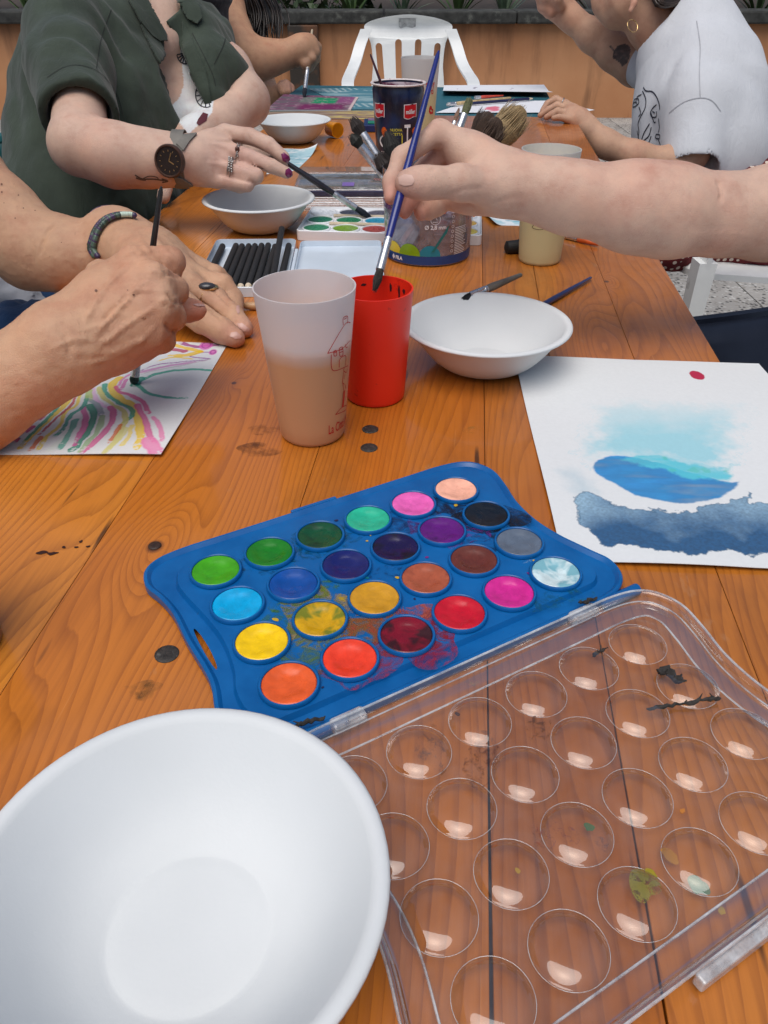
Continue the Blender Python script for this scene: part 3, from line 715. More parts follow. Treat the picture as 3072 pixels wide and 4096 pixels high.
# lid
def clear_plastic(name, tint=(.97, .97, .98), haze=.05, hazecol=(.8, .78, .78), gloss=.03, f0=.06, rough_scale=0):
    t = NT(name); n_ = t.n; n_.remove(t.b)
    tr = t.new('ShaderNodeBsdfTransparent'); tr.inputs[0].default_value = (*tint, 1)
    gl = t.new('ShaderNodeBsdfGlossy'); gl.inputs['Roughness'].default_value = gloss
    df = t.new('ShaderNodeBsdfDiffuse'); df.inputs[0].default_value = (*hazecol, 1)
    lw = t.new('ShaderNodeFresnel'); lw.inputs[0].default_value = 1.5
    fac = t.math('MINIMUM', t.math('MULTIPLY', lw.outputs[0], 2.4), .46)
    m1 = t.new('ShaderNodeMixShader'); co = t.coord(); nz = t.noise(co, 55, 5, .65)
    t.link(t.ramp(nz, [(.35, haze * .35), (.75, min(1, haze * 2.2))]), m1.inputs[0]); t.link(tr.outputs[0], m1.inputs[1]); t.link(df.outputs[0], m1.inputs[2])
    m2 = t.new('ShaderNodeMixShader'); t.link(fac, m2.inputs[0]); t.link(m1.outputs[0], m2.inputs[1]); t.link(gl.outputs[0], m2.inputs[2])
    bm_ = t.new('ShaderNodeBump'); bm_.inputs['Strength'].default_value = .05; bm_.inputs['Distance'].default_value = .002; t.link(t.noise(co, 35, 3), bm_.inputs['Height']); t.link(bm_.outputs[0], gl.inputs['Normal'])
    t.link(m2.outputs[0], t.out.inputs['Surface']); MATS[name] = t.m; return t.m
M_CLEAR = clear_plastic('clear_lid_plastic', haze=.028, hazecol=(.86, .86, .88))
M_CLEARE = clear_plastic('clear_lid_edge', tint=(.94, .95, .96), haze=.34, hazecol=(.85, .88, .9))
lid = thing('clear_palette', 'clear plastic mixing palette with rows of round wells hinged to the blue paint box', 'palette', ploc(.002, -.181), PA)
LO = np.array([(p[0] if abs(p[0]) < 2 else p[0], p[1]) for p in spline(np.array(half(1, False) + fill(-88) + half(-1, False)[::-1] + fill(94)[::-1], float), 6, True) / 1000]); LO = LO * np.array([.985, .975]) + np.array([0, -.003])
arl = np.sum(LO[:, 0] * np.roll(LO[:, 1], -1) - np.roll(LO[:, 0], -1) * LO[:, 1]); LI = lambda d: inset(LO, d if arl < 0 else -d)
n = len(LO)
def band(name, loops, m):
    mb = MB(); V = []
    for L, z in loops: V += [(p[0], p[1], z) for p in L]
    mb.add(V, [(k * n + i, k * n + (i + 1) % n, (k + 1) * n + (i + 1) % n, (k + 1) * n + i) for k in range(len(loops) - 1) for i in range(n)]); return mb.build(name, m, lid, world=False, fix=False)
ZL = .0052
band('rim_wall', [(LI(.0), .0125), (LI(.0018), .0125), (LI(.0024), .0105), (LI(.0035), ZL + .0012), (LI(.0060), ZL + .0006), (LI(.0085), ZL + .0006)], M_CLEAR)
for dd, zz, rr in ((.0, .0125, .0007), (.0032, ZL + .0012, .0005), (.0150, ZL + .0002, .0006)):
    L = LI(dd); MB().tube([(p[0], p[1], zz) for p in np.vstack([L, L[:1]])], rr, 6, cap=False).build('rim_edge', M_CLEARE, lid, world=False)
wells = []
for j in range(4):
    for i in range(6):
        wells.append(((i - 2.5) * .0374, (1.5 - j) * .0372))
RW = .0163
circ = [[(x + RW * math.cos(a), y + RW * math.sin(a)) for a in np.linspace(0, 2 * math.pi, 40, endpoint=False)] for x, y in wells]
band('inner_step', [(LI(.0085), ZL + .0006), (LI(.0140), ZL + .0006), (LI(.0156), ZL)], M_CLEAR)
o = polyfill('sheet', [LI(.0156)] + circ, M_CLEAR, lid, ZL, world=False)
well_me = wr_me = None
for x, y in wells:
    if well_me is None:
        w = MB().lathe([(RW, 0), (RW - .0003, .0004)] + [(RW * .97 * q_, .0005 + .0038 * (1 - q_ ** 4)) for q_ in np.linspace(1, .01, 22)], 40).build('well', M_CLEAR, lid, world=False, fix=False); well_me = w.data
        r_ = MB().tube([(RW * math.cos(a), RW * math.sin(a), .0002) for a in np.linspace(0, 2 * math.pi, 41)], .00013, 5, cap=False).build('well_rim', M_CLEARE, lid, world=False); wr_me = r_.data
    else: w = link(bpy.data.objects.new('well', well_me), lid); r_ = link(bpy.data.objects.new('well_rim', wr_me), lid)
    w.location = (x, y, ZL); r_.location = (x, y, ZL)
for x in (-.078, .082):
    MB().box(x - .010, x + .010, .0855, .0935, .0035, .0105, bev=.002).build('hinge_clip', M_CLEARE, lid, smooth=False, world=False)
MB().box(-.022, .022, -.0935, -.0885, .002, .0095, bev=.001).build('catch', M_CLEARE, lid, smooth=False, world=False)
# dried paint and dirt on the lid
def lp(cr, x, y, z):  # pixel -> lid frame
    p = pz(cr, x, y, z); q = Matrix.Rotation(-PA, 3, 'Z') @ (Vector(p) - lid.location); return q
for s_, (x, y, r, col, ex, a0) in enumerate(((1312, 995, .003, (190, 130, 40), 1.3, .3), (1412, 1100, .0042, (70, 128, 98), 1., .2), (1025, 893, .0022, (50, 112, 62), 1., .2), (1220, 1095, .006, (150, 140, 20), 1.4, .35), (1495, 1190, .0016, (200, 160, 20), 1., .2), (772, 1048, .0012, (190, 150, 30), 1., .2), (990, 745, .0017, (150, 110, 70), 1., .55), (1070, 950, .0032, (110, 70, 60), 1., .45), (900, 920, .008, (128, 62, 56), 1.4, .52), (640, 660, .010, (70, 42, 44), 1.6, .50), (470, 610, .009, (60, 46, 44), 1.5, .53), (845, 540, .007, (40, 40, 44), 1.2, .5), (620, 380, .0035, (180, 150, 40), 1.8, .55), (558, 493, .0012, (40, 26, 18), 1.2, .2), (1356, 836, .0012, (190, 120, 50), 1., .2))):
    q = lp('B2', x, y, .0056); t = NT('lid_stain_%d' % s_); nn = t.noise(t.coord(), 200, 5, .7, .6); t.set(base=lin(*col), rough=.4, alpha=t.math('MULTIPLY', t.ramp(nn, [(a0, 0.), (a0 + .14, 1.)]), .8 if a0 < .4 else .55))
    polyfill('dried_paint', [blob(q.x, q.y, r, 26, .22, ex, random.uniform(0, 3), s_ + 50)], t.m, lid, ZL + .0004 + s_ * 4e-6, world=False)
M_TWIG = mat('charred_twig', (.03, .026, .023), .9, var=.7, scale=300, bump=.8)
def debris(cr, pts, r, z, label, seed):
    R = random.Random(seed); P = [pz(cr, x, y, z) for x, y in pts]; S = spline(P, 5) + np.array([[R.uniform(-.0006, .0006) for _ in range(3)] for _ in range(5 * (len(P) - 1) + 1)])
    mb = MB().tube(S, [r * R.uniform(.5, 1.3) * (1 if 0 < i < len(S) - 1 else .3) for i in range(len(S))], 7)
    for q in range(3):
        i = R.randrange(1, len(S) - 1); mb.tube([S[i], S[i] + np.array([R.uniform(-.004, .004), R.uniform(-.004, .004), R.uniform(0, .002)])], [r * .6, r * .2], 5)
    return tag(mb.build('twig', M_TWIG), label, 'twig', 'bits of charred twig')
debris('B2', [(1232, 478), (1300, 462), (1380, 452), (1440, 442), (1495, 438)], .0011, .0082, 'long charred twig lying across the right wells of the clear lid', 1)
debris('B2', [(1270, 350), (1300, 335), (1330, 365), (1345, 385)], .0022, .0080, 'grey burnt clump in the top right well of the clear lid', 2)
debris('B2', [(1040, 288), (1062, 274), (1078, 266)], .0010, .0078, 'tiny dark splinter above the upper wells of the clear lid', 3)
debris('B1', [(540, 872), (575, 858), (632, 846)], .0012, .0105, 'black twig on the blue box edge beside the big bowl', 4)
debris('B1', [(1432, 484), (1460, 478), (1490, 464)], .0011, .0095, 'black crumbs at the right corner of the blue box by the hinge', 5)
# ------------------------------------------------------------------ bowls
t = NT('bagasse_pulp'); co = t.coord(); n = t.noise(co, 420, 4, .6); n2 = t.noise(co, 12, 3)
t.set(base=t.ramp(n2, [(.3, (.60, .625, .63)), (.7, (.65, .675, .68))]), rough=.62, spec=.3); t.bump(n, .12, .0008); M_PULP = t.m
bowl_me = None
def bowl(x, y, label, z=.0, s=1., tilt=(0, 0)):
    global bowl_me
    R = .0815
    prof = [(.0001, .0026), (.026, .0026), (.0308, .0026), (.0322, .0023), (.0336, .0024), (.0356, .0034), (.0420, .0062), (.0500, .0118), (.0580, .0205), (.0655, .0305), (.0710, .0382), (.0738, .0420), (.0752, .0438), (.0775, .0447), (.0800, .0444), (.0813, .0434), (.0815, .0422), (.0806, .0414), (.0785, .0412), (.0760, .0408), (.0744, .0396),
            (.0680, .0305), (.0605, .0200), (.0525, .0108), (.0445, .0044), (.0385, .0014), (.0350, .0002), (.0335, .0), (.0315, .0008), (.0001, .0008)]
    if bowl_me is None: o = MB().lathe(prof, 72).build('bowl', M_PULP, world=False, sharp=80); bowl_me = o.data
    else: o = bpy.data.objects.new('bowl', bowl_me); link(o)
    o.location = (x, y, TT + .0006 + z); o.scale = (s, s, s); o.rotation_euler = (*tilt, random.uniform(0, 6))
    return tag(o, label, 'bowl', 'white pulp bowls')
bowl(-.0790, .1655, 'large white bowl nearest the viewer at the bottom left', .003)
bowl(.0985, .7265, 'white bowl beside the red cup with a brush across its rim')
bowl(-.1825, 1.205, 'white bowl under the hand with the watch')
bowl(-.196, 1.885, 'white bowl farthest away beside the small yellow pot')
# ------------------------------------------------------------------ cups
def frosted(name, col, a=.30, rough=.4, wet=.06, wetcol=(.8, .6, .4)):
    """frosted wall; where liquid stands behind it the wall takes the liquid's colour"""
    t = NT(name); t.n.remove(t.b); sz_ = t.new('ShaderNodeSeparateXYZ'); t.link(t.coord(), sz_.inputs[0]); nz = t.noise(t.coord(), 40, 3)
    h = t.math('ADD', t.math('DIVIDE', sz_.outputs[2], wet * 2), t.math('MULTIPLY', t.math('SUBTRACT', nz, .5), .03)); cc_ = t.ramp(h, [(.44, wetcol), (.54, col)])
    df = t.new('ShaderNodeBsdfDiffuse'); t.link(cc_, df.inputs[0]); tl = t.new('ShaderNodeBsdfTranslucent'); t.link(cc_, tl.inputs[0])
    tr = t.new('ShaderNodeBsdfTransparent'); tr.inputs[0].default_value = (.95, .95, .95, 1)
    gl = t.new('ShaderNodeBsdfGlossy'); gl.inputs['Roughness'].default_value = rough
    m1 = t.new('ShaderNodeMixShader'); m1.inputs[0].default_value = .42; t.link(df.outputs[0], m1.inputs[1]); t.link(tl.outputs[0], m1.inputs[2])
    m2 = t.new('ShaderNodeMixShader'); m2.inputs[0].default_value = a; t.link(m1.outputs[0], m2.inputs[1]); t.link(tr.outputs[0], m2.inputs[2])
    m3 = t.new('ShaderNodeMixShader'); fr = t.new('ShaderNodeFresnel'); fr.inputs[0].default_value = 1.35; t.link(t.math('MULTIPLY', fr.outputs[0], .6), m3.inputs[0]); t.link(m2.outputs[0], m3.inputs[1]); t.link(gl.outputs[0], m3.inputs[2])
    t.link(m3.outputs[0], t.out.inputs['Surface']); return t.m
M_FROST = frosted('frosted_cup_plastic', (.95, .92, .92), .20, wet=.082, wetcol=lin(244, 196, 150))
M_FROST2 = frosted('frosted_cup_plastic_far', (.90, .90, .88), .24, wet=.105, wetcol=lin(246, 240, 196))
def cup(name, c, prof_out, th, m, label, cat='cup', group=None, n=64):
    root = thing(name, label, cat, (c[0], c[1], TT + .0005), group=group)
    prof = [(.0001, .0)] + [(r, z) for r, z in prof_out] + [(r - th, z) for r, z in prof_out[::-1]][:-1] + [(prof_out[0][0] - th, .0025), (.0001, .0025)]
    MB().lathe(prof, n).build('wall', m, root, world=False, sharp=60); return root
def liquid(root, r0, z0, r1, z1, m, n=48, men=.0006):
    MB().lathe([(.0001, z0), (r0, z0), (r1 + men * .5, z1 + men), (r1 - .0012, z1 + .0002), (.0001, z1)], n).build('liquid', m, root, world=False)
def wrap(root, V, F_, ang0, zc, rad, m, name, off=.0004):
    """bend a flat mesh (x,z in metres) round a cup: rad(z) gives the outer radius"""
    W = []
    for x, z in V[:, :2]:
        r = rad(zc + z) + off; a = ang0 + x / r; W.append((r * math.cos(a), r * math.sin(a), zc + z))
    return mesh_obj(name, np.array(W), F_, m, root, False, None, False)
def lines2d(lists, w, n=5):
    V = []; Fc = []
    for pts in lists:
        P = spline(np.array(pts, float), n) if len(pts) > 2 else np.linspace(pts[0], pts[1], 8)
        o = len(V)
        for i in range(len(P)):
            t_ = P[min(i + 1, len(P) - 1)] - P[max(i - 1, 0)]; t_ /= np.linalg.norm(t_) + 1e-9; nn = np.array([-t_[1], t_[0]])
            V += [P[i] + nn * w / 2, P[i] - nn * w / 2]
        Fc += [(o + 2 * i, o + 2 * i + 1, o + 2 * i + 3, o + 2 * i + 2) for i in range(len(P) - 1)]
    return np.array(V), Fc
def face_ang(c): return math.atan2(-c[1], -c[0])      # angle of the side that faces the viewer
M_REDINK = mat('red_ink', lin(186, 30, 34), .5, var=.05)
# near cup with cloudy tan water
cc = pz('D', 671, 968)[:2] + np.array([0, .0255])
CH = .1265; crad = lambda z: .0266 + (.0392 - .0266) * (z / CH)
c1 = cup('frosted_cup', cc, [(.0245, .0), (.0258, .0012)] + [(crad(z), z) for z in np.linspace(.004, CH, 12)], .0011, M_FROST, 'tall frosted cup half full of cloudy tan water, printed with a red house on legs', group='frosted cups')
liquid(c1, .0249, .003, crad(.082) - .0013, .082, mat('tan_paint_water', lin(238, 164, 100), .3, var=.04, scale=12))
a0 = face_ang(cc)
house = [[(768, 1075), (868, 905), (905, 890)], [(768, 1075), (850, 1050), (900, 1000)], [(862, 905), (862, 862), (888, 852), (886, 895)], [(866, 870), (884, 860)], [(790, 1082), (800, 1178), (890, 1150)], [(805, 1062), (808, 1090), (823, 1085), (820, 1058), (805, 1062)], [(808, 1072), (820, 1068)], [(838, 1045), (842, 1090), (860, 1082), (857, 1038), (838, 1045)], [(840, 1056), (858, 1050)], [(841, 1070), (859, 1064)], [(876, 1020), (878, 1040), (888, 1036)], [(838, 1160), (842, 1110), (876, 1090), (876, 1150)], [(868, 1160), (866, 1180), (880, 1190), (886, 1165)], [(866, 1180), (858, 1245), (868, 1262)], [(872, 1200), (866, 1230)], [(858, 1250), (866, 1300)], [(872, 1262), (878, 1290)], [(815, 1445), (850, 1405), (880, 1390), (872, 1420), (815, 1445)]]
bv1 = bvh_of([o for o in c1.children if o.name.startswith('wall')][0])
for k, ln in enumerate(house): strokes_on(bv1, 'R5', [ln], 5, .0004, 'house_print', M_REDINK, c1)
strokes_on(bv1, 'R5', [[(868, 1300), (864, 1350), (858, 1398)]], 24, .0004, 'house_print', M_REDINK, c1)
V, Fc = text_mesh('La Città Ideale', .0098, .0001); V = V * np.array([.62, 1.25, 1]); V[:, 0] -= V[:, 0].min(); wrap(c1, V, Fc, a0 + .47, .0150, crad, M_REDINK, 'lettering')
# red cup
rc = pz('D', 810, 883)[:2] + np.array([0, .0265]); RH = .1005; rrad = lambda z: .0268 + .0062 * (z / RH)
t = NT('red_cup_plastic'); co = t.coord(); n = t.noise(co, 70, 5, .65); c = t.mix(t.ramp(n, [(.64, 0.), (.72, .55)]), lin(228, 44, 22), (.12, .010, .008)); t.set(base=c, rough=.42, sss=.0); M_REDCUP = t.m
c2 = cup('red_cup', rc, [(.0252, .0), (.0264, .0012)] + [(rrad(z), z) for z in np.linspace(.004, RH, 10)], .0014, M_REDCUP, 'red plastic cup of dirty rinse water behind the frosted cup')
liquid(c2, .0252, .003, rrad(.073) - .0016, .073, mat('red_rinse_water', lin(120, 16, 12), .06, var=.1, scale=20))
for k, (a, z, w, h) in enumerate(((2.3, .092, .0016, .002), (1.1, .091, .001, .004), (.8, .088, .0012, .006), (1.9, .093, .0022, .0012), (.6, .091, .0016, .0026), (1.5, .092, .0012, .0016))):
    V = np.array(blob(0, 0, 1, 14, .3, 1, 0, k)) * np.array([w, h]); wrap(c2, V, [tuple(range(14))], a, z, lambda q: rrad(q) - .0014, mat('black_smudge', (.03, .01, .012), .5), 'paint_smudge', -.0003)
# right frosted cup with pale yellow water
yc = pz('D', 1172, 577)[:2] + np.array([0, .028]); YH = .137; yrad = lambda z: .0272 + .0095 * (z / YH)
c3 = cup('frosted_cup', yc, [(.0255, .0), (.0268, .0012)] + [(yrad(z), z) for z in np.linspace(.004, YH, 10)], .0011, M_FROST2, 'frosted cup of pale yellow water under the outstretched arm on the right', group='frosted cups')
liquid(c3, .0262, .003, yrad(.105) - .0013, .105, mat('yellow_paint_water', lin(240, 230, 172), .25, var=.04, scale=12))
q = lambda pts: [((x - 440) * .00020, (1340 - y) * .00021) for x, y in pts]
V, Fc = lines2d([q([(350, 1310), (380, 1305), (395, 1308)]), q([(405, 1275), (395, 1310), (352, 1352), (400, 1362), (435, 1355)]), q([(455, 1290), (432, 1340), (437, 1357), (470, 1352)]), q([(440, 1312), (452, 1340)]), q([(462, 1302), (470, 1335)]), q([(482, 1300), (490, 1352), (520, 1340), (525, 1320), (500, 1300)]), q([(470, 1352), (495, 1355)])], .0006)
wrap(c3, V, Fc, face_ang(yc) + .12, .052, yrad, mat('brown_ink', (.06, .03, .015), .5), 'line_print')
# ------------------------------------------------------------------ brushes
M_FERR = mat('ferrule_metal', (.62, .63, .64), .28, .9, var=.15, scale=120)
def brush(tip, end, label, r=.0035, hair=.018, ferr=.025, hcol=(.03, .02, .02), bcol=(.015, .012, .010), flat=None, group=None, wide=1.2, hrough=.3, splay=1., band=None, cap=None):
    tip, end = np.asarray(tip, float), np.asarray(end, float); d = end - tip; L = np.linalg.norm(d); d /= L
    lo = min((tip, end), key=lambda p: p[2]); root = thing('paintbrush', label, 'brush', tuple(tip), group=group)
    at_ = lambda s_: tip + d * s_
    sq = None
    if flat is not None: sq = (np.asarray(flat, float) / np.linalg.norm(flat), .35)
    mb = MB(); rb = r * wide
    mb.tube([at_(0), at_(hair * .12), at_(hair * .45), at_(hair * .8), at_(hair)], [rb * .08 * (1 if flat is None else 6), rb * .42 * (1 if flat is None else 2.0), rb * .86 * splay, rb * .9, rb * .88], 12, squash=sq)
    R = random.Random(int(L * 1e5))
    for q in range(int(40 + r * 9000)):
        a = R.uniform(0, 6.28); e = np.cross(d, [math.cos(a), math.sin(a), .3]); e /= np.linalg.norm(e)
        mb.tube([at_(hair) + e * rb * .7, at_(hair * .5) + e * rb * .98 * splay, at_(hair * R.uniform(-.06, .2)) + e * rb * R.uniform(.1, .6 if flat is None else 1.1) * splay], [.0005 * max(1, r / .006), .0005 * max(1, r / .006), .00015], 3, squash=sq)
    t_ = mat('bristle_%d_%d_%d' % tuple(int(255 * c) for c in bcol), bcol, .7, var=.5, scale=500); o = mb.build('bristles', t_, root); 
    MB().tube([at_(hair * .92), at_(hair + ferr * .55), at_(hair + ferr * .8), at_(hair + ferr * .83), at_(hair + ferr * .9), at_(hair + ferr)], [rb * 1.02, rb * .98, rb * .92, rb * 1.0, rb * .9, rb * .9], 14, squash=None).build('ferrule', M_FERR, root)
    hm = mat('handle_%d_%d_%d' % tuple(int(255 * c) for c in hcol), hcol, hrough, var=.25, scale=60, coat=.4)
    s0 = hair + ferr * .98; hl = L - s0
    MB().tube([at_(s0), at_(s0 + hl * .06), at_(s0 + hl * .22), at_(s0 + hl * .6), at_(s0 + hl * .97), at_(L)], [rb * .82, rb * .95, r * 1.15, r * .85, r * .6, r * .25], 12).build('handle', hm, root)
    if band: MB().tube([at_(L - band[1]), at_(L - .001)], [r * .75, r * .66], 10).build('handle_tip', mat('tip_' + band[0], band[2], .4), root)
    return root
lay = lambda cr, x, y, z=.004: pz(cr, x, y, z)
brush(lay('R5', 1575, 752, .040), lay('X1', 1440, 1560, .0520), 'grey worn brush resting across the rim of the white bowl by the red cup', .0036, .012, .022, (.16, .14, .11), (.010, .010, .014), hrough=.6)
brush(lay('R6', 300, 500), lay('R6', 660, 296), 'dark blue brush lying on the wood behind the bowl by the red cup', .0030, .012, .02, (.015, .018, .09), (.02, .02, .03))
brush(lay('R5', 520, 800), lay('R5', 232, 786, .005), 'plain wooden brush handle behind the tall frosted cup', .0042, .014, .02, (.42, .24, .11), (.05, .04, .03), hrough=.6)
brush(lay('R3', 470, 1325), lay('R3', 700, 1385), 'orange handled brush on the wood behind the yellow water cup', .0034, .015, .02, (.55, .10, .02), (.05, .03, .02))
# ------------------------------------------------------------------ charcoal tin
TNA = math.radians(1.5); tc = np.array([-.1735, 1.013])
M_TIN = mat('pale_blue_tin', (.60, .68, .76), .32, .0, var=.05, scale=20, coat=.3)
def tin_part(root, w, l, h, x, z0=0, name='base'):
    def rr(w_, l_, r, n=5):
        o = []
        for sx_, sy_, a0_ in ((1, 1, 0), (-1, 1, 90), (-1, -1, 180), (1, -1, 270)):
            for i in range(n + 1): a = math.radians(a0_ + 90 * i / n); o.append((x + sx_ * (w_ / 2 - r) + r * math.cos(a), sy_ * (l_ / 2 - r) + r * math.sin(a)))
        return o
    L0, L1, L2 = rr(w, l, .008), rr(w - .0016, l - .0016, .0075), rr(w - .0022, l - .0022, .007); n = len(L0)
    V = [(a, b, z0) for a, b in L0] + [(a, b, h - .0008) for a, b in L0] + [(a, b, h) for a, b in L1] + [(a, b, h - .001) for a, b in L2] + [(a, b, z0 + .0012) for a, b in L2]
    mb = MB().add(V, [(k * n + i, k * n + (i + 1) % n, k * n + n + (i + 1) % n, k * n + n + i) for k in range(4) for i in range(n)] + [tuple(range(n)), tuple(4 * n + i for i in range(n))])
    return mb.build(name, M_TIN, root, world=False, sharp=35)
tin = thing('pencil_tin', 'flat pale blue metal tin holding a row of black charcoal sticks', 'tin', (tc[0], tc[1], TT + .0005), TNA)
tin_part(tin, .110, .196, .012, 0)
ld = tin_part(tin, .112, .196, .009, .1165, name='lid'); ld['label'] = 'empty open lid of the tin'
MB().box(.0555, .0600, -.06, .06, .006, .0095, bev=.001).build('hinge', M_TIN, tin, smooth=False, world=False)
M_CHAR = mat('charcoal', (.012, .012, .013), .75, var=.5, scale=300, bump=.3)
M_CREAM = mat('cream_wood_tip', (.62, .52, .38), .6, var=.15, scale=200)
tp = lambda x, y, z: tuple(Matrix.Rotation(TNA, 3, 'Z') @ Vector((x, y, 0)) + Vector((tc[0], tc[1], TT + .0005 + z)))
xs = [-.0455, -.0275, -.0185, -.0095, -.0005, .0085, .0175, .0265, .0455]
for k, x in enumerate(xs):
    sh = random.uniform(-.002, .002); y1 = .088 + sh - (.004 if k == 7 else 0); y0 = y1 - (.150 if k == 0 else .172)
    A, B = tp(x, y0, .0062), tp(x + random.uniform(-.0008, .0008), y1, .0062); A, B = np.array(A), np.array(B); d = (B - A) / np.linalg.norm(B - A)
    nm = ['charcoal stick lying apart at the left side of the tin'] + ['charcoal stick number %s from the left in the tight row in the tin' % w for w in ('one', 'two', 'three', 'four', 'five', 'six', 'seven')] + ['charcoal stick against the right wall of the tin']
    root = thing('charcoal_stick', nm[k], 'charcoal stick', tuple(A), group='charcoal sticks in the tin')
    MB().tube([A + d * .006, A + d * .0065, B - d * .003, B - d * .001, B], [.0040, .0042, .0042, .0036, .0015], 12).build('shaft', M_CHAR, root)
    if k: MB().tube([A, A + d * .002, A + d * .0062], [.0014, .0036, .0041], 12).build('end_tip', M_CREAM, root)
A, B = np.array(tp(.0362, -.07, .008)), np.array(tp(.0362, .098, .026)); d = (B - A) / np.linalg.norm(B - A)
root = thing('charcoal_stick', 'charcoal stick propped up above the others near the right of the tin', 'charcoal stick', tuple(A), group='charcoal sticks in the tin')
MB().tube([A, A + d * .001, B - d * .003, B], [.003, .0042, .0042, .002], 12).build('shaft', M_CHAR, root)
# ------------------------------------------------------------------ white pan set
M_WTRAY = mat('white_tray_plastic', (.78, .80, .82), .35, var=.03, scale=20)
P0, P1, P2 = pz('R2', 515, 1270, .012), pz('R2', 650, 1445, .012), pz('X1', 1050, 1030, .012)
ta = math.radians(-5.5); ctr = np.array([.012, 1.200]); ws = thing('watercolour_set', 'white plastic watercolour tray with green and blue pans under the pointed brush', 'paint set', (*ctr, TT + .0004), ta)
Wt, Lt = .262, .135
def rrect(w_, l_, r, n=5, x=0, y=0):
    o = []
    for sx_, sy_, a0_ in ((1, 1, 0), (-1, 1, 90), (-1, -1, 180), (1, -1, 270)):
        for i in range(n + 1): a = math.radians(a0_ + 90 * i / n); o.append((x + sx_ * (w_ / 2 - r) + r * math.cos(a), y + sy_ * (l_ / 2 - r) + r * math.sin(a)))
    return o
L0, L1, L2 = rrect(Wt, Lt, .008), rrect(Wt - .003, Lt - .003, .007), rrect(Wt - .005, Lt - .005, .006); n = len(L0)
V = [(a, b, 0) for a, b in L0] + [(a, b, .013) for a, b in L0] + [(a, b, .0138) for a, b in L1] + [(a, b, .010) for a, b in L2]
MB().add(V, [(k * n + i, k * n + (i + 1) % n, k * n + n + (i + 1) % n, k * n + n + i) for k in range(3) for i in range(n)] + [tuple(3 * n + i for i in range(n))]).build('tray', M_WTRAY, ws, world=False, sharp=35)
cols = [[(222, 226, 230), (58, 60, 74), (82, 80, 92), (60, 70, 120), (120, 60, 60), (200, 120, 40)], [(22, 112, 78), (14, 118, 74), (24, 138, 170), (40, 80, 150), (150, 40, 70), (220, 170, 30)], [(48, 130, 90), (110, 150, 12), (170, 60, 50), (90, 60, 110), (200, 90, 40), (230, 200, 40)]]
for j in range(3):
    for i in range(6):
        x = -.108 + i * .0425 + j * .0012; y = .043 - j * .043
        MB().lathe([(.0205, 0), (.0205, .0015), (.0198, .0024), (.0188, .0024), (.0182, .0015), (.0182, 0)], 32).build('pan_rim', M_WTRAY, ws, world=False).location = (x, y, .0102)
        pn = MB().lathe([(.0182, .0010), (.012, .0008), (.008, .0003), (.0001, .0)], 28).build('paint_pan', pan_mat(100 + j * 6 + i, cols[j][i]), ws, world=False); pn.location = (x, y, .0104)
for y in (.0215, -.0215): MB().tube([(-.09, y, .0125), (.10, y, .0125)], .0022, 8).build('brush_rest', mat('pale_wood_stick', (.6, .5, .36), .6, var=.25, scale=60), ws, world=False)
# ------------------------------------------------------------------ bucket of brushes
bc = np.array([.0585, 1.0815]); BH = .112; brad = lambda z: .0565 + .0045 * z / BH
M_BUCK = clear_plastic('bucket_plastic', tint=(.80, .77, .82), haze=.16, hazecol=(.55, .52, .58), gloss=.08)
bk = cup('clear_bucket', bc, [(.054, .0), (.0562, .0015)] + [(brad(z), z) for z in np.linspace(.004, BH, 8)], .0014, M_BUCK, 'clear plastic tub with coloured print holding a bunch of brushes', 'tub')
wallb = [o for o in bk.children][0]
M_NAVY = mat('navy_print', lin(22, 62, 120), .4, var=.05)
V = []; Fc = []; nn = 60
for i in range(nn + 1):
    for z in (.0025, .0135): V.append((i / nn * 2 * math.pi * .0565, z))
wrap(bk, np.array(V), [(2 * i, 2 * i + 2, 2 * i + 3, 2 * i + 1) for i in range(nn)], 0, 0, brad, M_NAVY, 'base_band')
fa = face_ang(bc)
def disc(cx_, cz_, r, col, nm, off=.0005, arc=(0, 360)):
    P = [(cx_ + r * math.cos(math.radians(a)), cz_ + r * math.sin(math.radians(a))) for a in np.linspace(arc[0], arc[1], 26)]
    V = np.array(P + [(cx_, cz_ if arc == (0, 360) else cz_)]); k = len(P); wrap(bk, V, [(k, i, i + 1) for i in range(k - 1)], fa, 0, brad, mat(nm, lin(*col), .4, var=.05), nm, off)
disc(-.0500, .0138, .0140, (206, 182, 20), 'yellow_dot', .0004, (0, 180)); disc(-.0240, .0138, .0150, (120, 158, 14), 'green_dot', .0006, (0, 180)); disc(.0035, .0138, .0140, (20, 124, 146), 'teal_dot', .0005, (0, 180)); disc(.0150, .078, .0120, (226, 94, 40), 'orange_dot', .0005)
M_WINK = mat('white_ink', (.75, .75, .78), .5, var=.03); M_PINK = mat('purple_ink', lin(84, 26, 92), .5, var=.05)
def label_text(root, s_, size, x, z, rad, fa_, m, nm, sx_=1., bold=0., off=.0007, shear=0.):
    V, Fc = text_mesh(s_, size, bold); V = V.copy(); V[:, 0] = V[:, 0] * sx_ + shear * V[:, 1]; V[:, 0] += x; return wrap(root, V, Fc, fa_, z, rad, m, nm, off)
label_text(bk, 'TURBO', .0125, -.066, .070, brad, fa, M_PINK, 'lettering', .8, .0004); label_text(bk, 'GIOTTO', .0150, -.062, .086, brad, fa, M_PINK, 'lettering', .8, .0003); label_text(bk, '96', .0155, -.058, .054, brad, fa, mat('grey_ink', (.25, .25, .28), .5), 'lettering', .85, .0004)
label_text(bk, 'Ø 2,8 mm', .0072, .0100, .0505, brad, fa, M_WINK, 'lettering', .95, .0001); label_text(bk, '♦FILA', .0062, -.0440, .0078, brad, fa, M_WINK, 'lettering', 1., .0003)
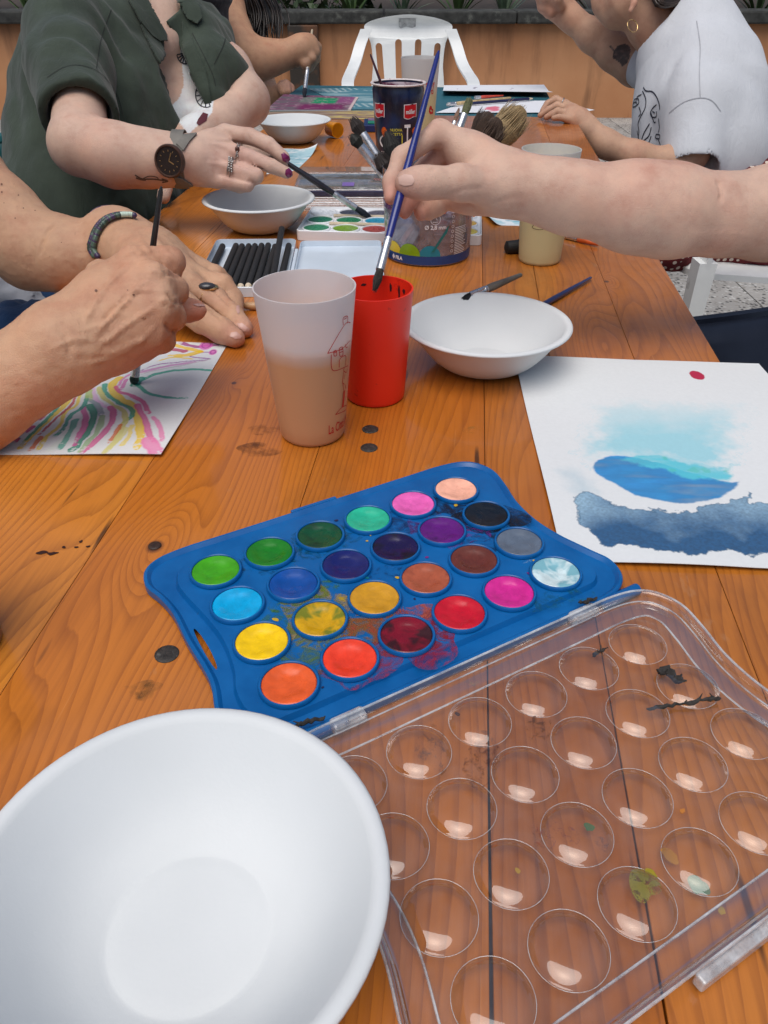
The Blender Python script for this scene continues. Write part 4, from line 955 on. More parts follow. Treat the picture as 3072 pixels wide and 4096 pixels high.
V, Fc = lines2d([[(.0095 + .0062 * math.cos(a), .0605 + .0062 * math.sin(a)) for a in np.linspace(0, 6.283, 20)], [(.0060, .0575), (.0125, .0575)], [(.0090, .0640), (.0115, .0600)]], .0005, 2); wrap(bk, V, Fc, fa, 0, brad, M_WINK, 'icon_print', .0006)
pen = np.array([(.0050, .0195), (.0075, .0230), (.0270, .0520), (.0285, .0560), (.0255, .0440), (.0090, .0205)]); wrap(bk, pen, [tuple(range(6))], fa, 0, brad, mat('teal_pen_print', lin(18, 104, 104), .35, var=.2, scale=200), 'pen_print', .0010)
for k in range(9):
    z = .0690 - k * .0062; V, Fc = lines2d([[(.0335 + .0017 * math.cos(a), z + .0017 * math.sin(a)) for a in np.linspace(0, 6.283, 12)]], .0004, 2); wrap(bk, V, Fc, fa, 0, brad, M_WINK, 'ring_print', .0006)
for k in range(17):
    z = .0480 - k * .0021; V, Fc = lines2d([[(.0375, z), (.0375 + random.uniform(.014, .021), z + .0006)]], .0007, 3); wrap(bk, V, Fc, fa, 0, brad, M_WINK, 'fine_print', .0006)
# brushes standing in the tub
def stand(base, cr, x, y, d): return np.array([bc[0] + base[0], bc[1] + base[1], TT + .006]), pd(cr, x, y, d)
def in_tub(base, tipc, label, **kw):
    e, tp_ = stand(base, *tipc); return brush(tp_, e, label, group='brushes standing in the tub', **kw)
dC = dep((bc[0], bc[1], TT + .1))
in_tub((.015, .005), ('X4', 178, 285, dC + .02), 'soft dark mop brush leaning left out of the tub', r=.0042, hair=.026, ferr=.058, hcol=(.012, .012, .014), bcol=(.022, .015, .013), wide=1.5, splay=1.45)
in_tub((.020, .015), ('X4', 172, 392, dC - .005), 'second dark brush leaning left low over the tub rim', r=.0038, hair=.020, ferr=.05, hcol=(.02, .02, .022), bcol=(.014, .016, .013), wide=1.6, splay=1.3)
in_tub((.0, .01), ('X4', 405, 372, dC + .02), 'black bushy brush in front of the yogurt pot', r=.0062, hair=.040, ferr=.03, hcol=(.02, .015, .012), bcol=(.008, .007, .007), wide=1.5, splay=1.25)
in_tub((.012, .0), ('X4', 352, 520, dC + .0), 'dark brown brush low at the left rim of the tub', r=.0070, hair=.030, ferr=.02, hcol=(.02, .015, .012), bcol=(.020, .013, .011), wide=1.4, splay=1.2)
in_tub((-.02, .02), ('X4', 890, 220, dC + .06), 'thin pale brush between the tub and the far papers', r=.0022, hair=.020, ferr=.03, hcol=(.3, .2, .12), bcol=(.2, .11, .07))
in_tub((-.015, .015), ('X4', 962, 160, dC + .06), 'flat green tipped brush standing in the tub', r=.0046, hair=.024, ferr=.03, hcol=(.25, .18, .1), bcol=(.10, .11, .045), flat=(0, 1, .2))
in_tub((-.03, .0), ('X4', 1095, 262, dC + .03), 'dark brown flat brush leaning right in the tub', r=.010, hair=.034, ferr=.025, hcol=(.10, .04, .03), bcol=(.045, .026, .018), flat=(0, 1, .3), wide=1.25, splay=1.15)
in_tub((-.028, -.01), ('X4', 1150, 300, dC - .005), 'thick brown bristle brush with dark hollow leaning right', r=.0125, hair=.042, ferr=.02, hcol=(.06, .03, .02), bcol=(.060, .035, .022), flat=(0, 1, .3), wide=1.2, splay=1.2)
in_tub((-.035, .01), ('X4', 1310, 232, dC + .01), 'wide blond bristle brush farthest right in the tub', r=.0150, hair=.062, ferr=.02, hcol=(.35, .12, .08), bcol=(.30, .21, .10), flat=(0, 1, .35), wide=1.2, splay=1.12)
# ------------------------------------------------------------------ yogurt pot with a brush
yp = np.array([.0268, 1.668]); YPH = .139; yprad = lambda z: .0400 + .0095 * (z / YPH)
t = NT('pot_print'); co = t.coord(); sp_ = t.new('ShaderNodeSeparateXYZ'); t.link(co, sp_.inputs[0]); n = t.noise(co, 26, 3)
c = t.mix(t.ramp(n, [(.45, 0.), (.75, 1.)]), lin(12, 14, 34), lin(18, 40, 84)); t.set(base=c, rough=.3, coat=.3); M_POT = t.m
pot = cup('yogurt_pot', yp, [(.038, .0), (.0398, .002)] + [(yprad(z), z) for z in np.linspace(.005, YPH - .010, 8)] + [(yprad(YPH) - .0022, YPH - .006), (yprad(YPH) - .0018, YPH - .0012)], .0010, M_POT, 'dark blue printed yogurt pot used for rinsing, with a thin brush', 'pot')
MB().lathe([(.0470, YPH - .002), (.0518, YPH - .0018), (.0524, YPH), (.0514, YPH + .0012), (.0480, YPH + .0008), (.0466, YPH - .0004)], 56).build('rim', mat('dirty_white_rim', (.66, .60, .58), .45, var=.2, scale=60, stain=((.2, .06, .08), 60, .58)), pot, world=False)
MB().lathe([(yprad(YPH) - .0032, YPH - .004), (.0405, .060)], 48).build('inner_coat', mat('dried_paint_inside', (.55, .47, .50), .5, var=.3, scale=40, stain=((.16, .03, .07), 28, .48)), pot, world=False, fix=False)
liquid(pot, .0405, .05, .0437, .09, mat('plum_water', (.12, .02, .05), .08))
fp = face_ang(yp); M_RLOGO = mat('logo_red', lin(190, 14, 34), .35, var=.04)
def flagp(x, z, w, h, m, nm, off):
    top = [(x - w / 2 + w * i / 8, z + h * (.5 + .04 * i / 8)) for i in range(9)]; bot = [(x + w / 2 - w * i / 8, z - h * (.42 + .07 * math.sin(i / 8 * 6.28 + 3.6))) for i in range(9)]
    wrap(pot, np.array(top + bot), [tuple(range(18))], fp, 0, yprad, m, nm, off)
for x in (-.0405, .0245, .0895):
    flagp(x, .0955, .0275, .0255, M_WINK, 'logo_border', .0004); flagp(x, .0955, .0250, .0230, M_RLOGO, 'logo_field', .0006)
    label_text(pot, 'müller', .0105, x, .0955, yprad, fp, M_WINK, 'lettering', .72, .0003, .0009)
M_YINK = mat('yellow_ink', lin(206, 196, 60), .4, var=.04)
label_text(pot, 'NUOVA', .0068, -.0035, .0650, yprad, fp, M_YINK, 'lettering', .95, .0001); label_text(pot, 'RICETTA', .0066, -.0035, .0578, yprad, fp, M_YINK, 'lettering', .95, .0001)
wrap(pot, np.array([(-.0160, .0520), (.0090, .0560), (.0090, .0370), (-.0140, .0315)]), [(0, 1, 2, 3)], fp, 0, yprad, M_YINK, 'yellow_tag', .0004)
M_BINK = mat('black_ink', (.02, .02, .025), .4); label_text(pot, '+30%', .0092, -.0025, .0470, yprad, fp, M_BINK, 'lettering', .95, .0001, .0007); label_text(pot, 'di frutta!', .0070, -.0025, .0386, yprad, fp, M_BINK, 'lettering', .9, .0001, .0007)
label_text(pot, 'T', .046, .0185, .0560, yprad, fp, M_WINK, 'lettering', .45, .0006); label_text(pot, 'ALBICOCCA', .0082, -.018, .0150, yprad, fp, M_WINK, 'lettering', .85, .0001)
label_text(pot, 'SENZA', .0075, -.026, .0235, yprad, fp, M_WINK, 'lettering', .85, .0001)
for x, rx in ((-.0290, .011), (.0330, .010)):
    wrap(pot, np.array(blob(x, .0440, rx, 22, .08, .95, 0, 3)) * np.array([1, 1.]), [tuple(range(22))], fp, 0, yprad, mat('cream_print', (.70, .72, .74), .4, var=.15, scale=200), 'swirl_print', .0004)
    wrap(pot, np.array(blob(x + .002, .0600, rx * .75, 18, .2, .9, 0, 5)), [tuple(range(18))], fp, 0, yprad, mat('fruit_print', lin(206, 92, 24), .4, var=.3, scale=200), 'fruit_print', .0006)
brush(np.array([yp[0] + .004, yp[1], TT + .05]), py('X3', 1425, 342, yp[1] + .015), 'thin dark red brush standing in the yogurt pot', .0030, .012, .02, (.05, .006, .012), (.02, .01, .01))
# frosted cup behind the pot
fc = np.array([.0745, 1.86]); FH = .163; frad = lambda z: .0300 + .0098 * (z / FH)
c4 = cup('frosted_cup', fc, [(.028, .0), (.0296, .0012)] + [(frad(z), z) for z in np.linspace(.004, FH, 8)], .0011, M_FROST2, 'frosted cup with red lettering standing behind the yogurt pot', group='frosted cups')
for k, (s_, z) in enumerate((('stilly', .118), ('arti', .104))): label_text(c4, s_, .016, .024, z, frad, face_ang(fc), M_REDINK, 'lettering', .8, .0003)
wrap(c4, np.array(blob(.028, .068, .008, 20, .3, .8, 0, 9)), [tuple(range(20))], face_ang(fc), 0, frad, M_REDINK, 'emblem_print')
# ------------------------------------------------------------------ small things
M_YPOT = mat('amber_plastic', lin(214, 140, 10), .3, var=.08, scale=30, coat=.3)
A, B = pz('X3', 945, 1225, .0165), pz('X3', 1135, 1275, .0165); d = (B - A) / np.linalg.norm(B - A)
py_ = thing('yellow_pot', 'small amber yellow plastic pot lying on its side by the far bowl', 'pot', tuple(A - [0, 0, .0165]))
MB().tube([A, A + d * .001, A + d * .032, A + d * .0325, A + d * .0325, A + d * .008, A + d * .0078], [.012, .0145, .0160, .0160, .0138, .0122, .0005], 28).build('wall', M_YPOT, py_)
MB().tube([A + d * .022, A + d * .024], [.0138, .0138], 24).build('dried_paint', mat('rust_paint', lin(176, 92, 20), .5, var=.3, scale=150), py_)
cap_ = thing('black_cap', 'small black cap lying beside the yellow water cup', 'cap', tuple(pz('R3', 170, 1400)))
A, B = pz('R3', 168, 1402, .008), pz('R3', 262, 1396, .008); MB().tube([A, A + (B - A) * .12, A + (B - A) * .9, B], [.003, .0085, .0095, .006], 18).build('body', mat('black_rubber', (.008, .008, .008), .6), cap_); MB().tube([A + (B - A) * .84, A + (B - A) * .88], [.0100, .0100], 18).build('collar', mat('black_rubber', (.008,) * 3), cap_)
sm = thing('small_paint_box', 'little navy box with a green stripe behind the amber pot', 'box', tuple(pz('X3', 1420, 1260)))
p0 = pz('X3', 1345, 1275); MB().box(p0[0], p0[0] + .10, p0[1], p0[1] + .09, TT + .0005, TT + .016, bev=.002).build('case', mat('navy_case', lin(18, 40, 92), .3), sm, smooth=False); MB().box(p0[0] + .01, p0[0] + .09, p0[1] + .012, p0[1] + .045, TT + .0162, TT + .018).build('green_insert', mat('green_insert', lin(28, 120, 92), .4, var=.3), sm, smooth=False); MB().box(p0[0] + .01, p0[0] + .09, p0[1] + .05, p0[1] + .08, TT + .0162, TT + .018).build('mauve_insert', mat('mauve_insert', lin(120, 96, 124), .4, var=.3), sm, smooth=False)
# clear case and its loose lid beside the tub
q = [pz('R2', *p, .01)[:2] for p in ((530, 1018), (1000, 975), (1010, 1100), (640, 1105))]
cs = thing('clear_paint_case', 'clear plastic paint case with a green film and navy edge behind the white pan set', 'case', (-.06, 1.45, TT))
y0, y1, x0, x1 = 1.405, 1.545, -.150, .075
MB().box(x0, x1, y0, y1, TT + .0005, TT + .006, bev=.002).build('tray', mat('grey_green_film', lin(96, 100, 82), .25, var=.3, scale=14, coat=.3), cs, smooth=False)
MB().box(x0 - .002, x1 + .002, y0 - .003, y1 + .002, TT + .0064, TT + .018, bev=.004).build('cover', clear_plastic('case_cover', haze=.10), cs)
MB().box(x0 + .01, x1, y0 - .012, y0 - .0035, TT + .001, TT + .010, bev=.001).build('navy_edge', mat('navy_edge', lin(16, 24, 70), .3), cs, smooth=False)
MB().box(x0 + .08, x0 + .10, y0 - .0125, y0 + .012, TT + .0182, TT + .0188).build('tape', mat('violet_tape', lin(124, 98, 168), .4), cs, smooth=False)
c5 = thing('clear_tray', 'ribbed clear plastic tray lying in front of the clear paint case', 'tray', (-.06, 1.33, TT))
L0 = rrect(.25, .085, .012, 5, -.045, 1.342)
MB().add([(a, b, TT + .002) for a, b in L0] + [(a * 1., b, TT + .014) for a, b in L0] , [(i, (i + 1) % 24, 24 + (i + 1) % 24, 24 + i) for i in range(24)]).build('wall', M_CLEAR, c5, fix=False)
polyfill('floor', [L0], M_CLEAR, c5, TT + .002)
for k in range(5): MB().tube([(-.165, 1.312 + k * .015, TT + .0045), (.075, 1.312 + k * .015, TT + .0045)], .0011, 6).build('rib', M_CLEARE, c5)
MB().tube([(a, b, TT + .014) for a, b in L0 + L0[:1]], .0009, 6, cap=False).build('rim_edge', M_CLEARE, c5)
# beige cup at the left border
bcp = pz('B3', -196, 870)[:2]
cup('beige_cup', bcp, [(.021, .0), (.0225, .001), (.024, .02), (.026, .060), (.0265, .068)], .0012, mat('beige_cup_plastic', lin(150, 118, 84), .4, var=.08), 'beige cup just entering at the left edge of the table')
# ------------------------------------------------------------------ sheets of paper, pigment stored per vertex
M_PAPER = vcmat('painted_paper', .75, .03, 300, .05, .3)
def sheet(name, corners, fn, label, cat='painting', nu=240, nv=240, z=.0006, curl=None, group=None, th=.0004):
    """corners: near-left, near-right, far-right, far-left (world xy); fn(u,v)->rgb linear arrays"""
    c = np.array([np.asarray(q)[:2] for q in corners]); u, v = np.meshgrid(np.linspace(0, 1, nu), np.linspace(0, 1, nv), indexing='ij')
    P = ((1 - u) * (1 - v))[..., None] * c[0] + (u * (1 - v))[..., None] * c[1] + (u * v)[..., None] * c[2] + ((1 - u) * v)[..., None] * c[3]
    Z = TT + z + (curl(u, v) if curl is not None else 0 * u)
    V = np.concatenate([P, Z[..., None]], -1).reshape(-1, 3)
    idx = np.arange(nu * nv).reshape(nu, nv); F_ = np.stack([idx[:-1, :-1], idx[1:, :-1], idx[1:, 1:], idx[:-1, 1:]], -1).reshape(-1, 4)
    a = np.cross(V[F_[0, 1]] - V[F_[0, 0]], V[F_[0, 2]] - V[F_[0, 0]])
    if a[2] < 0: F_ = F_[:, ::-1]
    col = fn(u, v, P).reshape(-1, 3)
    # rim so that the sheet has thickness
    bd = np.concatenate([idx[:, 0], idx[-1, 1:], idx[-2::-1, -1], idx[0, -2:0:-1]]); nb = len(bd); base = len(V)
    V2 = np.vstack([V, V[bd] - np.array([0, 0, th])]); Fr = [(bd[i], bd[(i + 1) % nb], base + (i + 1) % nb, base + i) for i in range(nb)]
    col = np.vstack([col, np.tile((.8, .8, .78), (nb, 1))])
    o = mesh_obj(name, V2, np.vstack([F_, np.array(Fr)]), M_PAPER, None, True, col)
    o.data.set_sharp_from_angle(angle=math.radians(40)); return tag(o, label, cat, group)
WHITE = np.array((.66, .685, .69))
def mixc(c, col, a): return c * (1 - a[..., None]) + np.asarray(col) * a[..., None]
def ss(x, a, b): t_ = np.clip((x - a) / (b - a), 0, 1); return t_ * t_ * (3 - 2 * t_)
def inpoly(P, poly):
    x, y = P[..., 0], P[..., 1]; r = np.zeros(x.shape, bool); q = np.asarray(poly)[:, :2]
    for (x0, y0), (x1, y1) in zip(q, np.roll(q, -1, 0)):
        cnd = ((y0 > y) != (y1 > y)); r ^= cnd & (x < (x1 - x0) * (y - y0) / (y1 - y0 + 1e-15) + x0)
    return r
def pdist(P, pts, closed=False):
    d = np.full(P.shape[:2], 9.); tpar = np.zeros(P.shape[:2]); q = [np.asarray(p)[:2] for p in pts]; L = 0; tot = sum(np.linalg.norm(b - a) for a, b in zip(q[:-1], q[1:])) + 1e-9
    for a, b in zip(q, q[1:] + ([q[0]] if closed else [])):
        ab = b - a; t_ = np.clip(((P - a) @ ab) / (ab @ ab + 1e-15), 0, 1); e = np.linalg.norm(P - a - t_[..., None] * ab, axis=-1); l = np.linalg.norm(ab)
        m = e < d; d[m] = e[m]; tpar[m] = ((L + t_ * l) / tot)[m]; L += l
    return d, tpar
g2 = lambda cr, pts: [pz(cr, x, y)[:2] for x, y in pts]
# right sheet: a blue wave
def wave(u, v, P):
    c = np.tile(WHITE, (*u.shape, 1)); wob = np.stack([fbm(P, 70, 1) - .5, fbm(P, 70, 5) - .5], -1) * .012 + np.stack([fbm(P, 260, 2) - .5, fbm(P, 260, 7) - .5], -1) * .006; Q = P + wob
    n1 = fbm(P, 30, 3); n2 = fbm(P, 110, 4); stre = fbm(P * np.array([1, 5]), 26, 6)
    def region(pts, soft, wb=1.): 
        Q = P + wob * wb; poly = g2('R6', pts); ins = inpoly(Q, spline(np.array(poly), 5, True)); d, _ = pdist(Q, list(spline(np.array(poly), 3, True)), True); return np.where(ins, ss(d, 0, soft), 0), ins, d
    # pale sky wash
    a, ins, d = region([(640, 1010), (900, 985), (1400, 1000), (1560, 1050), (1530, 1200), (1500, 1360), (1440, 1430), (1250, 1430), (1000, 1380), (860, 1360), (680, 1380), (590, 1320), (570, 1250), (610, 1140)], .030, 2.2)
    gy_ = ss(P[..., 1] + .03 * (n1 - .5), .69, .52); n3_ = fbm(P * np.array([1, 2.2]), 16, 77); c = mixc(c, (.26, .56, .64), np.clip(a * (.25 + 1.5 * n1 * (.4 + 1.1 * n3_)) * (.08 + .92 * gy_), 0, .85)); c = mixc(c, (.45, .63, .68), (ins & (d < .0011)) * .5 * gy_)
    # deep blue wave body
    a, ins, d = region([(680, 1350), (760, 1318), (850, 1316), (1000, 1345), (1200, 1405), (1400, 1455), (1505, 1462), (1440, 1530), (1340, 1575), (1180, 1598), (1040, 1582), (900, 1550), (780, 1488), (695, 1436), (664, 1385)], .0024, .3)
    col = np.array((.010, .17, .42)) * (.55 + .9 * stre)[..., None] + np.array((0, .06, .08)) * n2[..., None]
    al = np.clip(a * (.70 + .5 * stre) * ss(n2 + d * 90, .22, .42), 0, .95); c = c * (1 - al)[..., None] + col * al[..., None]
    # turquoise along its upper side
    a, ins, d = region([(830, 1318), (960, 1296), (1150, 1332), (1380, 1382), (1440, 1362), (1500, 1336), (1505, 1370), (1455, 1395), (1480, 1430), (1440, 1468), (1200, 1450), (950, 1385), (800, 1350)], .006)
    c = mixc(c, (.09, .50, .60), np.clip(a * (.35 + .85 * stre), 0, .92)); c = mixc(c, (.08, .45, .34), a * ss(n2, .55, .72) * .5)
    # grey haze on the left
    a, ins, d = region([(420, 1400), (560, 1360), (640, 1400), (700, 1480), (740, 1560), (620, 1640), (540, 1620), (480, 1520)], .02)
    c = mixc(c, (.40, .52, .58), a * (.35 + .5 * n1))
    # dark slate wave
    a, ins, d = region([(540, 1560), (640, 1530), (720, 1570), (820, 1615), (1000, 1640), (1150, 1635), (1300, 1610), (1440, 1570), (1500, 1565), (1560, 1530), (1580, 1540), (1570, 1590), (1680, 1590), (1800, 1620), (1800, 1860), (1660, 1880), (1550, 1895), (1440, 1870), (1330, 1895), (1200, 1880), (1060, 1865), (900, 1850), (760, 1835), (680, 1790), (590, 1700), (570, 1660)], .0018)
    dk = np.clip(.28 + .75 * (n1 - .3) + 1.1 * ss(P[..., 1], .475, .42) * (.4 + n1) - .35 * ss(P[..., 0], .17, .13), .08, 1.0); gran = .85 + .5 * (fbm(P, 700, 9, 2) - .5)
    col = (1 - dk)[..., None] * np.array((.36, .56, .70)) + dk[..., None] * np.array((.006, .085, .22)); col = col * gran[..., None]
    al = np.clip(a * 1.3, 0, .96); c = c * (1 - al)[..., None] + col * al[..., None]; c = mixc(c, (.02, .09, .17), (ins & (d < .0016)) * .5)
    # red sun
    s0 = pz('R6', 1258, 860)[:2]; e = np.linalg.norm((P - s0) * np.array([1, .62]) + wob * .25, axis=-1); c = mixc(c, (.42, .022, .065), ss(e, .0068, .0060))
    return c
BL, TL, TR = np.array([.1187, .411]), np.array([.1305, .742]), np.array([.3715, .727]); BR = BL + (TR - TL) + np.array([.004, 0])
sheet('painting', (BL, BR, TR, TL), wave, 'white sheet painted with a blue wave and red sun at the right table edge', nu=330, nv=420, curl=lambda u, v: .0022 * np.sin(u * 3.1 + .4) ** 2 * (1 - v) + .0014 * (1 + np.sin(v * 7 + u * 4)) * (.3 + .7 * np.abs(u - .5) * 2) + .003 * np.clip((.12 - u) / .12, 0, 1) ** 2 * np.clip((v - .4), 0, 1))
# left sheet: a peacock of coloured stripes
STR = [  # R4 pixels, width, colour
    ([(1315, 878), (1240, 885), (1180, 892), (1100, 870)], 22, (150, 40, 130)), ([(1300, 925), (1230, 925), (1150, 950), (1265, 965), (1100, 985), (950, 1005), (860, 1040)], 9, (150, 96, 160)),
    ([(1210, 920), (1120, 900), (1050, 880)], 26, (226, 190, 20)), ([(1210, 922), (1120, 945), (1030, 950)], 26, (226, 190, 20)), ([(1110, 920), (1040, 910)], 30, (170, 40, 90)), ([(1160, 965), (1040, 960), (950, 985)], 10, (224, 190, 40)),
    ([(1180, 985), (1020, 1010), (900, 1040), (820, 1060)], 16, (196, 140, 186)), ([(1270, 965), (1130, 1000), (960, 1035), (850, 1065)], 9, (190, 186, 190)),
    ([(1275, 1033), (1170, 1030), (1050, 1038), (940, 1062), (850, 1100)], 20, (16, 158, 132)), ([(830, 1120), (870, 1160), (950, 1190), (1030, 1200), (1120, 1203)], 20, (16, 158, 132)), ([(850, 1090), (815, 1125)], 40, (18, 140, 122)),
    ([(790, 1060), (740, 1090), (720, 1130)], 14, (206, 120, 180)), ([(760, 1095), (740, 1150)], 18, (200, 110, 170)), ([(720, 1085), (680, 1120), (690, 1170), (740, 1220), (790, 1240), (830, 1330), (850, 1440), (830, 1520)], 32, (226, 196, 30)),
    ([(640, 1120), (640, 1170), (720, 1230), (790, 1270), (800, 1310), (750, 1355)], 20, (20, 150, 126)), ([(700, 1135), (730, 1170), (800, 1190), (870, 1240), (900, 1300)], 22, (206, 84, 140)),
    ([(830, 1250), (880, 1350), (900, 1430), (940, 1480)], 26, (206, 96, 150)), ([(900, 1470), (950, 1545)], 70, (222, 130, 176)), ([(930, 1325), (960, 1370), (985, 1430), (985, 1470)], 22, (220, 130, 176)),
    ([(600, 1140), (620, 1190), (680, 1240), (760, 1310), (720, 1440), (650, 1540)], 22, (196, 196, 110)), ([(560, 1150), (580, 1210), (640, 1260)], 24, (214, 180, 214)), ([(670, 1262), (690, 1310), (650, 1400), (560, 1490), (500, 1535)], 30, (206, 92, 150)),
    ([(540, 1250), (570, 1300), (540, 1400), (470, 1490), (430, 1520)], 30, (14, 138, 110)), ([(505, 1260), (520, 1330), (500, 1400), (450, 1490)], 22, (206, 100, 160)), ([(540, 1215), (590, 1250), (615, 1310)], 24, (140, 160, 168)),
    ([(530, 1195), (500, 1260), (430, 1310), (390, 1380), (340, 1430)], 20, (26, 150, 130)), ([(490, 1180), (460, 1250), (400, 1290), (360, 1370), (290, 1430), (230, 1510)], 16, (222, 200, 60)), ([(465, 1180), (430, 1250), (350, 1320), (240, 1420)], 12, (176, 36, 60)), ([(430, 1180), (400, 1240), (300, 1330), (180, 1440), (120, 1500)], 24, (224, 194, 40)),
    ([(375, 1215), (330, 1280), (240, 1370), (130, 1480)], 16, (22, 150, 126)), ([(320, 1245), (285, 1275)], 26, (180, 30, 70)), ([(270, 1305), (235, 1335)], 18, (190, 40, 96)), ([(200, 1375), (150, 1405)], 26, (196, 50, 120)), ([(110, 1445), (90, 1460)], 22, (190, 40, 100)),
    ([(270, 1270), (150, 1385), (20, 1500)], 14, (186, 80, 140)), ([(170, 1350), (80, 1430), (30, 1480)], 30, (22, 146, 96)), ([(60, 1390), (0, 1440)], 40, (226, 200, 40)), ([(250, 1440), (185, 1510)], 24, (206, 106, 40)), ([(735, 1375), (665, 1480)], 18, (206, 110, 50)),
    ([(620, 1320), (600, 1400), (540, 1470), (480, 1530)], 24, (150, 186, 140)), ([(420, 1380), (380, 1450), (300, 1520)], 30, (208, 220, 214)), ([(760, 1400), (700, 1480), (640, 1540)], 30, (206, 206, 140)), ([(540, 1160), (540, 1210)], 30, (170, 196, 120)), ([(460, 1340), (410, 1440), (360, 1510)], 26, (90, 170, 150)), ([(800, 1380), (780, 1440), (740, 1500)], 20, (222, 206, 110))]
def peacock(u, v, P):
    c = np.tile(WHITE, (*u.shape, 1)); wob = np.stack([fbm(P, 120, 11) - .5, fbm(P, 120, 15) - .5], -1) * .003; Q = P + wob; dry = fbm(P, 420, 21, 3)
    for k, (pts, w, col) in enumerate(STR):
        pw = [pz('R4', x, y)[:2] for x, y in pts]; s_ = spline(np.array(pw), 5) if len(pw) > 2 else np.array(pw)
        d, tp_ = pdist(Q, list(s_)); ww = w * .66305 * dep(pz('R4', *pts[0])) / FN * .78 * (.85 + .4 * vnoise(np.stack([tp_ * 4 + k, 0 * tp_], -1), 1, k))
        a = ss(d, ww, ww * .72) * np.where(dry > .10 + .38 * ss(tp_, .72, 1.), 1, .3) * (.82 + .18 * ss(d, ww * .3, ww)); c = mixc(c, np.array(lin(*col)) * np.array([1., .96, .96]), np.clip(a, 0, .97))
    for x, y, r in ((1245, 880, 44), (1285, 922, 26)):
        s0 = pz('R4', x, y)[:2]; e = np.linalg.norm((P - s0) * np.array([1, .55]), axis=-1); rr_ = r * .663 * .82 / FN; c = mixc(c, lin(206, 96, 180), ss(e, rr_, rr_ * .8) * .85); c = mixc(c, lin(120, 30, 110), ss(np.abs(e - rr_ * .55), .0006, .0002) * .8)
    return c
A_, B_ = pz('R4', 1375, 868)[:2], pz('R4', 975, 1556)[:2]; ax = np.array([-.332, .012]); 
sheet('painting', (B_ + ax, B_, A_, A_ + ax), peacock, 'white sheet with a peacock of yellow, green and pink stripes under the painting hand', nu=420, nv=300, curl=lambda u, v: .0016 * (1 + np.sin(u * 8 + v * 3)) * (.25 + .75 * np.abs(v - .5) * 2))
# small blue sketches
def aqua(seed, hor=True):
    def f(u, v, P):
        n = fbm(P, 60, seed); c = np.tile(np.array((.42, .62, .68)), (*u.shape, 1)); c = mixc(c, (.72, .78, .80), ss(n, .45, .7)); c = mixc(c, (.10, .36, .44), ss(fbm(P * np.array([1, 3]), 50, seed + 3), .56, .7) * .8); c = mixc(c, (.8, .82, .82), ss(np.abs(v - .5) * 2, .93, .97)); return c
    return f
sheet('sketch', (pz('R2', 250, 1052)[:2], pz('R2', 430, 1030)[:2], pz('R2', 560, 905)[:2], pz('R2', 300, 895)[:2]), aqua(31), 'small pale blue sketch with a curled corner by the hand with rings', 'sketch', 60, 60, curl=lambda u, v: .012 * np.clip((u + v - 1.55) / .45, 0, 1) ** 2)
sheet('sketch', (pz('R3', 105, 1278)[:2], pz('R3', 262, 1280)[:2], pz('R3', 300, 1195)[:2], pz('R3', 28, 1203)[:2]), aqua(41), 'small sea coloured sketch between the tub and the yellow water cup', 'sketch', 60, 60, curl=lambda u, v: .006 * np.clip((.35 - u) / .35, 0, 1) ** 2)
# far board and papers
def boardp(u, v, P):
    n = fbm(P * np.array([1, 4]), 24, 51); c = np.tile(np.array(lin(112, 62, 92)), (*u.shape, 1)); c = mixc(c, lin(92, 84, 92), ss(n, .42, .62)); c = mixc(c, lin(104, 24, 78), ss(v, .42, .3) * ss(u, .28, .42) * ss(u, .95, .85) * .95); c = mixc(c, lin(128, 66, 112), ss(u, .72, .8) * ss(v, .4, .5) * .8)
    a = ss(u, .43, .47) * ss(u, .78, .74) * ss(v + .04 * (n - .5), .40, .46) * ss(v, .88, .80); c = mixc(c, lin(16, 126, 84), a); a = ss(u, .28, .32) * ss(u, .50, .44) * ss(v, .42, .5) * ss(v, .9, .8); c = mixc(c, lin(98, 106, 100), a * .9)
    c = mixc(c, lin(176, 152, 158), ss(fbm(P * np.array([.5, 6]), 60, 58), .66, .74) * .8); c = mixc(c, lin(190, 170, 168), ss(u, .955, .975)); return c
sheet('painted_board', (pz('X3', 195, 1020)[:2], pz('X3', 1195, 1020)[:2], pz('X3', 1285, 872)[:2], pz('X3', 400, 838)[:2]), boardp, 'board with plum and green paint under the far painting hand', 'painting', 120, 60, z=.004, th=.003)
def newsp(u, v, P):
    n = fbm(P * np.array([1, 3]), 14, 61); c = np.tile(np.array(lin(70, 118, 132)), (*u.shape, 1)); c = mixc(c, lin(128, 156, 162), ss(n, .45, .65)); s_ = (np.sin((P[..., 0] * 1.2 + P[..., 1] * .35) * 260) > .2) & (fbm(P, 9, 66) > .5); c = mixc(c, lin(170, 186, 186), s_ * .6); return c
sheet('protective_sheet', (pz('X3', 1195, 1008)[:2] + [0, .01], pz('X3', 1650, 1000)[:2], pz('X3', 1660, 745)[:2], pz('X3', 700, 760)[:2]), newsp, 'blue paint smeared newspaper spread over the teal table', 'newspaper', 90, 60, z=.0012)
def cream(u, v, P):
    n = fbm(P * np.array([.6, 4]), 30, 71); c = np.tile(np.array(lin(140, 122, 106)), (*u.shape, 1)); c = mixc(c, lin(192, 172, 96), ss(n, .52, .62) * ss(u, .45, .7)); c = mixc(c, lin(120, 92, 78), ss(n, .44, .36)); return c
sheet('paint_stained_strip', (pz('X3', 230, 1120)[:2], pz('X3', 1500, 1120)[:2], pz('X3', 1500, 1018)[:2], pz('X3', 195, 1032)[:2]), cream, 'beige paint stained strip along the end of the wooden table', 'strip', 90, 30, z=.0012)
